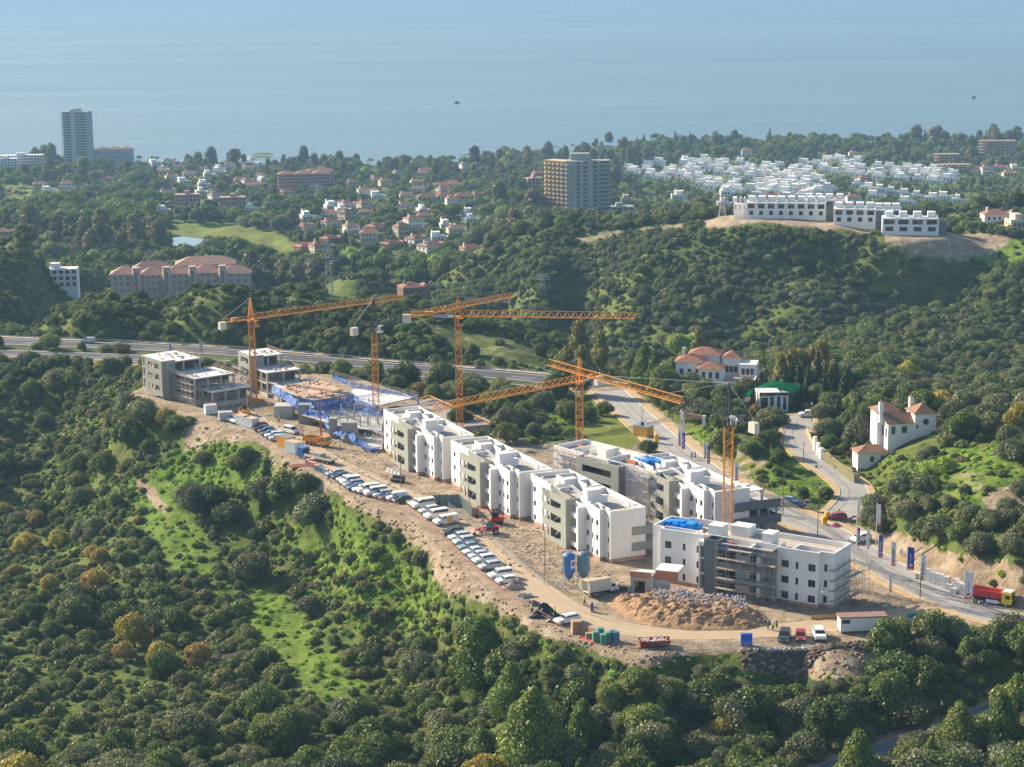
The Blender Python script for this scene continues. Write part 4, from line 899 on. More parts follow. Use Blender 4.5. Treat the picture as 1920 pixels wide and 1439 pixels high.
def white_block(px, label, az=-65.5, tarp=False, brickback=False, endbands=False, hideboxes=False, L=35.3, W=9.4, dim=1.0, F_=False):
    o = U(px[0], px[1], 10.9); r = empty('apartment_block', (o[0], o[1], 0), rad(az), label, 'building', 'white apartment blocks of the site')
    s = MB(); h1 = [(1.5, 2.6, a, b) for a, b in ROWS] + [(7.4, 8.0, a, b) for a, b in ROWS] if not F_ else [(3.2, 3.8, a, b) for a, b in ROWS] + [(4.8, 5.4, a, b) for a, b in ROWS] + [(8.3, 9.6, a, b) for a, b in ROWS]
    s.wall(0, 10.6, 0, .8, 10.9, .3, h1)
    h2 = [(27.1, 28.2, a, b) for a, b in ROWS] + [(29.6, 30.2, a, b) for a, b in ROWS] + [(31.4, 32.4, a, b) for a, b in ROWS]
    s.wall(26.7, 33.0, 0, .8, 10.9, .3, h2); h3 = [(34.1, 34.7, a, b) for a, b in ROWS]
    s.wall(33.0, L, 1.25, .8, 10.9, .3, h3)
    s.box(32.7, 33.0, .3, 1.25, .8, 10.897)                                    # return of the notch
    s.box(L - .3, L, 1.55, W, .8, 10.9); s.box(0, .3, .3, W, .8, 10.897); s.box(0.3, L - .3, W - .3, W, .8, 10.897)
    s.box(25.9, 26.7, -1.8, .3, .9, 10.0)                                       # fin
    s.box(22.0, 25.9, -.3, .02, 9.2, 10.2)
    for z in (.8, 3.9, 7.05): s.box(22.02, 25.88, -1.2, .9, z, z + .9)
    s.box(22.0, 26.7, 1.0, 1.3, .8, 10.9)
    s.build('wall', white, r)
    b = MB(); b.box(.06, 10.5, .05, .3, -.6, .8); b.box(26.7, 32.95, .05, .3, -.6, .8); b.box(33, L - .06, 1.3, 1.5, -.6, .8); b.box(L - .25, L - .05, 1.5, W - .05, -.6, .8); b.box(25.95, 26.65, -1.7, .2, -.6, .9); b.box(.05, .25, .3, W - .1, -.6, .8); b.box(32.8, 32.95, .3, 1.3, -.6, .8); b.box(.3, L - .3, W - .25, W - .05, -.6, .8)
    b.build('brick_plinth', brick, r)
    # grey frame in front of the loggias
    g = MB(); slots = [(13.2, 19.6, a, b_) for a, b_ in ((7.5, 9.1), (4.3, 6.1), (.9, 2.9))] + [(10.75, 12.3, a, b_) for a, b_ in ((7.6, 9.0), (4.4, 6.0), (1.1, 2.8))]
    g.wall(10.6, 22.0, -2.3, -.2, 10.6, .3, slots); g.box(21.7, 22.0, -2.0, .95, -.2, 10.597); g.box(10.6, 10.85, -2.0, 0, 7.0, 7.5); g.box(10.6, 10.85, -2.0, 0, 3.8, 4.3)
    g.box(20.2, 20.4, -2.0, 0, -.2, 10.2); g.box(10.6, 20.2, -.25, .0, 9.6, 10.6)
    g.build('loggia_frame', greyc, r)
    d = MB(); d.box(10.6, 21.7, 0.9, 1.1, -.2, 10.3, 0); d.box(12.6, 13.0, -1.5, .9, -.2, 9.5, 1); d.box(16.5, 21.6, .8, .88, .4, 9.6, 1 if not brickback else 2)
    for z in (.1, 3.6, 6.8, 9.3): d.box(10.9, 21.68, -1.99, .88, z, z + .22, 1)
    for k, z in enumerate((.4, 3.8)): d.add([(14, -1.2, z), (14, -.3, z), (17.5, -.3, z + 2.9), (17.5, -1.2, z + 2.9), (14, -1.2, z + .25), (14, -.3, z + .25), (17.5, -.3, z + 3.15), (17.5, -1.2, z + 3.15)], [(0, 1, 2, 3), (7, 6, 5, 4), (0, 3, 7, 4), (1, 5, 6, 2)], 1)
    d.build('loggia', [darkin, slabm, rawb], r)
    for a, b_ in ROWS:
        for x, w in (((2.05, 1.1), (7.7, .6)) if not F_ else ((3.5, .6), (5.1, .6), (8.95, 1.3))) + ((27.65, 1.1), (29.9, .6), (31.9, 1.0)): win(r, x, .12, a, w, b_ - a)
        win(r, 34.4, 1.37, a, .6, b_ - a)
    # roof
    q = MB(); q.box(.3, 22, .3, W - .3, 9.6, 9.9); q.box(22, 26.7, 1.3, W - .3, 9.6, 9.9); q.box(26.7, 32.7, .3, W - .3, 9.6, 9.9); q.box(32.7, L - .3, 1.55, W - .3, 9.6, 9.9)
    q.build('roof', roofm, r)
    t = MB().box(4.5, 10.2, 5.2, W - .6, 9.9, 9.95).box(30.5, 33.5, 3.2, 7.0, 9.9, 9.95); t.build('roof_screed', roof2, r)
    p = MB(); p.box(3.2, 9.6, 4.6, 4.85, 9.9, 10.9); p.box(3.2, 3.45, 4.85, W - .3, 9.9, 10.895); p.box(9.6, 11.4, 2.6, 5.7, 9.9, 11.9); p.box(7.6, 9.6, 2.2, 2.45, 9.9, 11.0); p.box(11.4, 16.0, 5.5, 5.75, 9.9, 11.6); p.box(12.2, 13.8, .3, .55, 9.9, 10.7); p.box(13.6, 13.85, .55, 2.6, 9.9, 10.9); p.box(15.9, 16.15, 5.75, W - .3, 9.9, 11.2)
    p.box(16.4, 18.0, W - 2.2, W - .3, 9.9, 11.0); p.box(11.4, 11.65, .3, 2.6, 9.9, 11.0); p.box(26.7, 30, 2.1, 2.35, 9.9, 10.9); p.box(28.2, 32.4, 2.6, 2.8, 9.9, 10.6); p.box(32.4, 32.6, .4, 2.8, 9.9, 10.6)
    p.box(27.9, 28.15, .4, 2.1, 9.9, 10.7); p.box(31.2, 32.0, W - 1.2, W - .3, 9.9, 10.8); p.box(9.6, 9.85, 5.7, W - .3, 9.9, 10.9)
    p.box(22.0, 26.7, 1.3, 1.5, 9.9, 10.6)
    p.build('roof_wall', white, r)
    MB().box(23.6, 25.7, .9, 4.0, 9.9, 12.9).box(23.5, 25.8, .8, 4.1, 12.9, 13.05).box(24.4, 25.7, 4.0, 5.6, 9.9, 11.5).build('stair_tower', white, r)
    v = MB()
    for x, y in ((29.2, W - 1.0), (30.1, W - 1.1), (3.5, 1.2), (33.8, W - 1.4)): v.box(x - .3, x + .3, y - .3, y + .3, 9.9, 10.8)
    v.build('roof_vent', white, r)
    c = MB().bar((12.5, 3.2, 11.0), (24, 1.2, 11.1), .12).bar((12.5, 3.7, 11.0), (24, 1.8, 11.1), .12); c.build('pipe', mat('grey_pipe', (.45, .47, .5), .5), r)
    if endbands:
        e = MB(); e.box(L, L + .12, 6.2, 9.4, 1.9, 3.7); e.box(L, L + .12, 6.2, 9.4, 5.2, 7.0); e.box(L - 6, L + .12, 9.4, 11.2, 1.9, 3.7); e.box(L - 6, L + .12, 9.4, 11.2, 5.2, 7.0); e.build('balcony_band', greyc, r)
    if tarp:
        blob = MB(); R_ = random.Random(4)
        for i in range(9): x = 1.6 + i * .62; y = 1.7 + (i % 3) * .9; blob.box(x - .7, x + .7, y - .8, y + .9, 9.9, 10.75 + R_.random() * .5)
        blob.build('covered_stack', bluetarp, None, (o[0], o[1], .02), rad(az)).update_tag()
        x = bpy.data.objects['covered_stack'] if 'covered_stack' in bpy.data.objects else None
        tag(x, 'bright blue sheeted stack on the roof of the white block beside the road', 'covered stack')
        MB().box(.32, 3.2, .32, 6.5, 9.91, 9.97).build('blue_membrane', bluetarp, r)
    return r
BA = white_block((719, 768), 'white three storey block farthest left of the white row, beside the netted concrete decks')
BB = white_block((845.5, 825.3), 'second white three storey block with grey loggia frame, behind the blue green site hoarding')
BC = white_block((995, 888.6), 'white block above the two blue silos, two grey bands on its end wall', endbands=True)
BF = white_block((1182, 857), 'white three storey block beside the asphalt road, with brick infill behind its grey frame', tarp=True, brickback=True, F_=True, W=9.8)
# the open concrete terraces on the far side of that block
oF = U(1182, 857, 10.9); t = MB()
tr = empty('concrete_terraces', (oF[0], oF[1], 0), rad(-65.5), 'dark open concrete terraces on columns beside the last white block by the road', 'building')
MB().box(28.5, 35.6, 9.9, 17.0, 6.3, 6.6).box(28.5, 35.6, 9.9, 17.0, 3.0, 3.3).box(28.5, 35.6, 9.9, 17, -.1, .1).build('slab', slabm, tr)
MB().box(35.6, 35.85, 6.0, 17.2, 6.0, 7.9).box(35.6, 35.85, 6.0, 17.4, 2.6, 4.5).box(28.5, 35.6, 17.0, 17.2, 6.0, 7.5).box(28.5, 35.6, 17.0, 17.2, 2.6, 4.2).build('parapet_band', mat('dark_grey_render', (.15, .16, .165), .9, var=.1), tr)
for x in (29, 35.0):
    for y in (12.2, 14.6, 16.7): MB().box(x - .2, x + .2, y - .2, y + .2, .1, 3.0).box(x - .2, x + .2, y - .2, y + .2, 3.3, 6.3).build('column', slabm, tr)
MB().box(28.5, 30, 9.9, 13, 6.6, 10.0).box(30, 33.6, 9.9, 14.2, 9.4, 9.65).box(33.2, 33.6, 13.8, 14.2, 6.6, 9.4).build('wall', white, tr)
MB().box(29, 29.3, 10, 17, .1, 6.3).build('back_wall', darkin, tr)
for x in (0, 1, 2): pass

# ---- front block, seen almost square on
def front_block():
    o = np.array([28.9, 377.1]); r = empty('apartment_block', (o[0], o[1], 0), rad(-32.5), 'nearest white block, wide and shaded, with dark grey tower and scaffold', 'building', 'white apartment blocks of the site')
    rows = ((7.1, 8.5), (4.0, 5.4), (.95, 2.35)); s = MB()
    A = [(1.0, 2.4, a, b) for a, b in rows] + [(4.9, 5.5, a, b) for a, b in rows] + [(7.9, 9.2, a, b) for a, b in rows]
    s.wall(0, 9.4, 0, .7, 10.9, .3, A)
    Bx = [(26.0, 27.5, a, b) for a, b in rows] + [(28.9, 29.5, a, b) for a, b in rows] + [(31.5, 33.0, a, b) for a, b in rows]
    s.wall(25.1, 33.6, 0, .7, 10.9, .3, Bx); s.wall(33.6, 36.2, 1.2, .7, 10.9, .3, [(34.2, 34.9, a, b) for a, b in rows]); s.box(33.3, 33.6, .3, 1.2, .7, 10.897)
    s.box(35.9, 36.2, 1.5, 9.2, .7, 10.9); s.box(0, .3, .3, 1.4, .7, 10.897)
    s.wall(-2.5, 0, 1.4, .7, 10.9, .3, [(-.9, -.5, a, b) for a, b in rows]); s.box(-2.5, -2.2, 1.7, 9.2, .7, 10.897); s.box(-2.2, 35.9, 8.9, 9.2, .7, 10.897)
    s.box(9.4, 9.65, -2.0, 0, .5, 10.2); s.box(9.65, 10.7, -2.0, 0, 9.4, 10.2)
    for z in (.5, 3.6, 6.7): s.box(9.65, 10.7, -1.9, 1.0, z, z + .25)
    s.box(9.4, 25.1, 1.0, 1.3, .7, 9.9)
    s.box(21.5, 22.3, -1.5, 1.0, .7, 9.3)
    s.build('wall', white, r)
    b = MB(); b.box(.05, 9.4, .05, .3, -.7, .7); b.box(25.1, 33.55, .05, .3, -.7, .7); b.box(33.6, 36.15, 1.25, 1.5, -.7, .7); b.box(35.95, 36.15, 1.5, 9.1, -.7, .7); b.box(-2.45, 0, 1.45, 1.7, -.7, .7); b.box(-2.45, -2.25, 1.7, 9.1, -.7, .7); b.box(33.3, 33.55, .3, 1.25, -.7, .7); b.build('brick_plinth', brick, r)
    g = MB(); dk = mat('dark_grey_render', (.15, .16, .165), .9); g.box(10.7, 13.7, -2.3, -2.05, -.6, 10.9); g.box(10.7, 10.95, -2.05, 1.0, -.6, 10.897); g.box(13.45, 13.7, -2.05, 1.0, -.6, 10.897); g.box(10.95, 13.45, .75, 1.0, -.6, 10.897)
    g.box(13.7, 25.1, -2.3, -2.05, 9.1, 10.5); g.box(24.85, 25.1, -2.05, 1.0, -.3, 10.497); g.box(22.5, 24.8, -2.25, -2.05, 5.9, 7.3); g.box(22.5, 24.8, -2.25, -2.05, 2.8, 4.2); g.box(13.75, 22.5, -2.25, -2.1, 2.8, 3.9); g.box(13.75, 22.5, -2.25, -2.1, 6.0, 6.9)
    g.build('grey_tower', dk, r)
    d = MB()
    for z in (-.2, 2.7, 5.8, 8.9): d.box(13.7, 24.85, -2.0, 1.0, z, z + .25)
    d.build('balcony_slab', slabm, r)
    for a, b_ in rows:
        for x, w in ((1.7, 1.4), (5.2, .6), (8.55, 1.3), (26.75, 1.5), (29.2, .6), (32.25, 1.5)): win(r, x, .12, a, w, b_ - a)
        win(r, 34.55, 1.32, a, .7, b_ - a)
    for z in (3.0, 6.05, .1):
        for x in (14.9, 19.9): win(r, x, .88, z, 1.9, 2.3)
    q = MB(); q.box(.3, 33.3, .3, 8.9, 9.6, 9.9); q.box(33.3, 35.9, 1.5, 8.9, 9.6, 9.9); q.box(-2.2, .3, 1.7, 8.9, 9.6, 9.9); q.box(13.7, 25.1, -2.05, .3, 9.45, 9.75); q.build('roof', mat('tan_gravel_roof', (.42, .37, .31), .95, var=.15, scale=.5, bump=.2), r)
    p = MB(); p.box(7.4, 7.65, .3, 3.2, 9.9, 10.9); p.box(-.5, 7.4, 2.9, 3.15, 9.9, 10.6); p.box(28, 35.9, 3.4, 3.65, 9.9, 10.9); p.box(28, 28.25, .3, 3.4, 9.9, 10.9); p.box(10, 25, .9, 1.15, 9.9, 10.9); p.box(13.7, 25.1, -2.05, -1.8, 9.75, 10.5); p.box(12.4, 16.4, 5.8, 8.9, 9.9, 11.9); p.box(2, 12, 8.6, 8.85, 10.9, 11.3)
    p.box(20, 20.3, -1.8, .9, 9.75, 10.5); p.box(25.1, 25.3, .3, 3.4, 9.9, 10.9)
    p.build('roof_wall', white, r)
    MB().box(9.6, 12.4, 1.8, 4.6, 9.9, 12.4).box(9.5, 12.5, 1.7, 4.7, 12.4, 12.55).build('stair_tower', white, r); MB().box(21.3, 23.4, 1.2, 4.2, 9.9, 12.6).box(21.2, 23.5, 1.1, 4.3, 12.6, 12.75).build('stair_tower', white, r)
    a = rad(-32.5); ux, uy = math.cos(a), math.sin(a)
    def L(x, y, z=0.0): return (o[0] + ux * x - uy * y, o[1] + uy * x + ux * y, z)
    scaffold(L(13.8, -3.7), a, 5, 2.5, 5, .9, 'tall grey scaffold on the shaded front of the nearest block, right of its dark tower', z0=-.2, skip=.12)
    scaffold(L(36.6, .6), a + rad(90), 4, 2.4, 4, 1.1, 'scaffold with boarded lifts against the right end wall of the nearest block', z0=-.5)
    scaffold(L(37.9, 1.5), a + rad(84), 4, 2.6, 3, 1.0, 'outer scaffold row standing free to the right of the nearest block', z0=-.5, skip=.3)
    blob = MB(); R_ = random.Random(9)
    for i in range(8): x = -1.0 + i * .85; blob.box(x - .6, x + .7, 4.4 + (i % 2) * .8, 6.6 + (i % 3) * .5, 9.9, 10.8 + R_.random() * .5)
    c = blob.build('covered_stack', bluetarp, None, (o[0], o[1], 0.02), a); tag(c, 'row of blue sheeted stacks on the roof of the nearest block, left end', 'covered stack')
    MB().box(-2.1, 3.0, 1.9, 8.7, 9.91, 9.97).build('blue_membrane', bluetarp, r)
    # drape of blue net hanging from the roof edge
    n = MB(); m_ = 16
    for i in range(m_):
        x0 = 13.8 + i * 9 / m_; x1 = 13.8 + (i + 1) * 9 / m_; d0 = .5 + .7 * abs(math.sin(i * .8)); d1 = .5 + .7 * abs(math.sin((i + 1) * .8))
        n.add([(x0, -2.42, 10.6), (x1, -2.42, 10.6), (x1, -2.5 - .1 * (i % 2), 10.6 - d1 - .6), (x0, -2.5 - .1 * ((i + 1) % 2), 10.6 - d0 - .6)], [(0, 1, 2, 3)])
    c = n.build('safety_net', mat('navy_net', (.02, .05, .13), .8, var=.3, scale=2), None, (o[0], o[1], 0), a); tag(c, 'dark blue net sagging from the roof edge above the front scaffold', 'safety net')
    c = MB().box(14.6, 16.6, -.9, .3, 9.76, 10.3).box(15, 16, -.7, 0, 10.3, 10.6).build('pallet_load', mat('raw_brick', (.45, .19, .10)), None, (o[0], o[1], 0), a); tag(c, 'small pallet of bricks on the roof edge beside the dark grey tower', 'pallet')
    return r
front_block()

# ---- scaffolded grey and white block behind
def rear_block():
    o = U(1038, 836, 10.9); r = empty('apartment_block', (o[0], o[1], 0), rad(-50), 'grey fronted block wrapped in scaffold behind the yellow crane, white parapets above', 'building', 'white apartment blocks of the site')
    s = MB(); s.wall(0, 10, 0, .6, 10.9, .3, [(x, x + w, a, b) for a, b in ROWS for x, w in ((3.5, .6), (5.5, .6), (8.0, 1.1))]); s.box(0, .3, .3, 10, .6, 10.897); s.box(.3, 34, 9.7, 10, .6, 10.897); s.box(33.7, 34, .3, 9.7, .6, 10.897); s.box(24, 33.7, 0, .3, .6, 10.9)
    s.build('wall', white, r)
    g = MB(); g.wall(10, 24, -2.0, 0, 10.6, .3, [(12, 21.5, a, b) for a, b in ((7.5, 9.1), (4.3, 5.9), (1, 2.7))]); g.box(23.7, 24, -1.7, .3, 0, 10.597); g.box(10, 10.3, -1.7, 0, 0, 10.597); g.build('loggia_frame', greyc, r)
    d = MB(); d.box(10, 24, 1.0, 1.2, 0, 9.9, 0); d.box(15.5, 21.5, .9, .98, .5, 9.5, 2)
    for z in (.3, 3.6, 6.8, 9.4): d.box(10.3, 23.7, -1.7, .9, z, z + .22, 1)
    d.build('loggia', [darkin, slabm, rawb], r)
    for a, b in ROWS:
        for x, w in ((3.8, .6), (5.8, .6), (8.55, 1.1)): win(r, x, .12, a, w, b - a)
    MB().box(.3, 33.7, .3, 9.7, 9.6, 9.9).build('roof', roofm, r)
    p = MB(); p.box(6, 6.25, .3, 6, 9.9, 11.2); p.box(11, 14, 3.5, 7.5, 9.9, 11.8); p.box(18, 18.25, .3, 8, 9.9, 11.2); p.box(9, 9.3, 3, 9.6, 9.9, 11.1); p.box(0, 34, -.001, .3, 10.9, 11.0); p.box(14, 24, 6.5, 6.75, 9.9, 11.4); p.build('roof_wall', white, r)
    MB().box(3.2, 4.2, 4.5, 5.5, 9.9, 10.9).box(12, 13, 7.6, 8.6, 9.9, 11.2).box(20, 23, 4, 5, 9.9, 10.6).build('raw_brick_box', rawb, r)
    a = rad(-50); ux, uy = math.cos(a), math.sin(a)
    def L(x, y, z=0.0): return (o[0] + ux * x - uy * y, o[1] + uy * x + ux * y, z)
    scaffold(L(-.5, -1.4), a, 4, 2.5, 5, .9, 'scaffold with red toe boards on the white corner of the block behind the yellow crane', z0=.2)
    scaffold(L(24.2, -1.5), a, 4, 2.2, 5, .9, 'scaffold in the gap between the grey fronted block and the last white block', z0=.2, skip=.2)
    scaffold(L(-1.3, 10), a - rad(90), 4, 2.4, 5, .9, 'scaffold on the far left side of the grey fronted block', z0=.2, skip=.2)
rear_block()
"""garage entrance between the near blocks"""
def garage():
    q = U(1165, 1108, 0); r = empty('garage_entrance', (q[0], q[1], 0), rad(-20), 'low concrete garage entrance with brick topped walls between the two nearest white blocks', 'building')
    s = MB(); s.wall(2.0, 6.4, -.5, -.2, 3.2, .3, [(2.8, 4.9, -.1, 2.5)]); s.box(6.4, 6.8, -1.6, 4, -.2, 4.2); s.box(6.8, 10, -.8, -.5, -.2, 3.2); s.box(2.0, 2.3, -.2, 5, -.2, 3.2); s.box(-3, 2.0, -.8, -.5, -.2, 1.3); s.box(-3.2, -2.9, -3, -.5, -.2, 1.6); s.build('wall', slabm, r)
    MB().box(1.9, 6.5, -.55, -.25, 3.2, 4.3).build('brick_wall', rawb, r); MB().box(7, 11.5, -.6, -.35, 3.2, 5.0).build('brick_wall', rawb, r)
    MB().box(1.8, 6.6, -.6, -.2, 4.3, 4.45).box(7, 11.5, -.6, 4.0, 5.0, 5.12).build('coping', white, r)
    MB().box(2.3, 6.4, -.2, 5, 3.0, 3.2).build('roof', slabtop, r)
    MB().box(2.8, 4.9, 2.2, 2.4, -.1, 2.6).build('back_wall', darkin, r)
    MB().box(-2.8, 1.5, -.95, -.81, .2, 1.1).build('black_band', mat('bitumen', (.03, .03, .035), .6), r)
garage()

# ---- concrete frames under construction
def rails_on(s, x0, x1, y, z, n=None):
    n = n or max(1, int(abs(x1 - x0) / 2.2))
    for i in range(n + 1): x = x0 + (x1 - x0) * i / n; s.bar((x, y, z), (x, y, z + 1.1), .04)
    for dz in (.5, 1.05): s.bar((x0, y, z + dz), (x1, y, z + dz), .07)
def frame_block(o, az, label, steps, wallbox, W, base_h, z0, extra=None, sc=None):
    """steps: (x0, x1, y1, number of slabs above base)"""
    r = empty('concrete_frame_building', (o[0], o[1], 0), rad(az), label, 'building', 'raw concrete frame blocks at the far end of the site'); lift = 3.1
    sm = MB(); tm = MB(); rl = MB(); iw = MB()
    colm = MB().box(-.2, .2, -.2, .2, 0, lift - .3).mesh('column', slabm)
    for (x0, x1, y0, y1, n) in steps:
        for k in range(n + 1):
            z = z0 + base_h + k * lift; sm.box(x0, x1, y0, y1, z - .3, z, 0)
            rails_on(rl, x0, x1, y0 + .1, z) if k < n else None
            if k < n: iw.box(x0 + 1.5, x1 - 1.5, y1 - 1.3, y1 - 1.1, z, z + lift - .3); iw.box((x0 + x1) / 2 - .1, (x0 + x1) / 2 + .1, y0 + 2.5, y1 - 1.4, z, z + lift - .3); iw.box(x0 + 2, x0 + 5, y0 + 2, y0 + 2.2, z, z + 1.6)
            if k == n: tm.box(x0 + .05, x1 - .05, y0 + .05, y1 - .05, z, z + .03, 0); rails_on(rl, x0, x1, y1 - .1, z)
            if k:
                xs = np.linspace(x0 + .3, x1 - .3, max(2, int((x1 - x0) / 4.2) + 1)); ys = np.linspace(y0 + .3, y1 - .3, max(2, int((y1 - y0) / 4) + 1))
                for a in xs:
                    for b in ys:
                        if a in (xs[0], xs[-1]) or b in (ys[0], ys[-1]): link('column', colm, r, (a, b, z - lift))
    iw.build('inner_wall', mat('grey_block_wall', (.26, .25, .24), .9, var=.2, scale=.6), r); sm.build('slab', slabm, r); tm.build('slab_surface', slabtop, r); rl.build('edge_rail', mat('rusty_rail', (.35, .22, .17), .7), r)
    bs = MB()
    for (x0, x1, y0, y1, n) in steps: bs.box(x0 + .1, x1 - .1, y0 + .1, y1 - .1, z0 - 3, z0 + base_h - .3)
    bs.build('basement_wall', slabm, r)
    x0, x1, y0, y1, n = wallbox; g = MB(); top = z0 + base_h + n * lift + .4
    g.wall(x0, x1, y0, z0 + base_h - .5, top, .3, [(x0 + 2.0, x1 - 1.6, z0 + base_h + k * lift + .9, z0 + base_h + k * lift + 2.5) for k in range(n)]); g.box(x1 - .3, x1, y0 + .3, y1, z0, top - .003); g.build('shear_wall', greyc, r)
    cl = MB(); Rc = random.Random(int(x1 * 10))
    for (xa, xb, ya, yb, nn) in steps:
        for k in range(14): x = Rc.uniform(xa + 1, xb - 2); y = Rc.uniform(ya + 1, yb - 1.5); z = z0 + base_h + nn * lift + .03; cl.box(x, x + Rc.uniform(.2, 1.6), y, y + Rc.uniform(.1, .7), z, z + Rc.uniform(.08, .6))
    o = cl.build('slab_clutter', plankm, r); o['kind'] = 'stuff'
    dg = MB()
    for k in range(n): z = z0 + base_h + k * lift; dg.add([(x0 + 3, y0 + .8, z), (x0 + 3, y0 + 1.8, z), (x0 + 6, y0 + 1.8, z + lift - .3), (x0 + 6, y0 + .8, z + lift - .3)], [(0, 1, 2, 3)])
    dg.build('stair_flight', slabm, r)
    return r
o1 = U(265, 665, 10.9)
frame_block(o1, -52, 'four level raw concrete frame at the far left tip of the site', [(0, 15, 0, 11, 3), (15, 27, 2.0, 15, 2), (27, 33, 4, 17, 1)], (4.5, 14.5, -1.4, 3, 3), 12, 2.0, -.6)
a = rad(-52)
def L1(x, y, z=0.0): return (o1[0] + math.cos(a) * x - math.sin(a) * y, o1[1] + math.sin(a) * x + math.cos(a) * y, z)
scaffold(L1(15.3, .6), a, 5, 2.4, 4, 1.0, 'scaffold on the shaded middle part of the far left concrete frame', z0=0, skip=.2)
scaffold(L1(28.5, 2.6), a + rad(70), 4, 2.6, 3, 1.0, 'low scaffold at the right end of the far left concrete frame', z0=0, skip=.3)
o2 = U(448, 655, 10.9)
frame_block(o2, -60, 'second raw concrete frame, behind the far left tower crane', [(0, 11, 0, 9, 3), (11, 20, 0, 10.5, 2), (20, 27, 1, 13, 1)], (2.0, 11.2, -1.2, 3, 3), 12, 1.4, -.4)
a2 = rad(-60)
def L2(x, y, z=0.0): return (o2[0] + math.cos(a2) * x - math.sin(a2) * y, o2[1] + math.sin(a2) * x + math.cos(a2) * y, z)
scaffold(L2(0, -2.6), a2, 4, 2.3, 3, 1.0, 'tangled scaffold left of the crane mast, against the second concrete frame', z0=0, skip=.3)
MB().box(26.9, 27.1, 1, 14, 1.5, 3.6).box(20, 27, .8, 1, 1.5, 3.6).build('balcony_wall', mat('blue_grey_concrete', (.24, .28, .31), .9), bpy.data.objects['concrete_frame_building.001'])

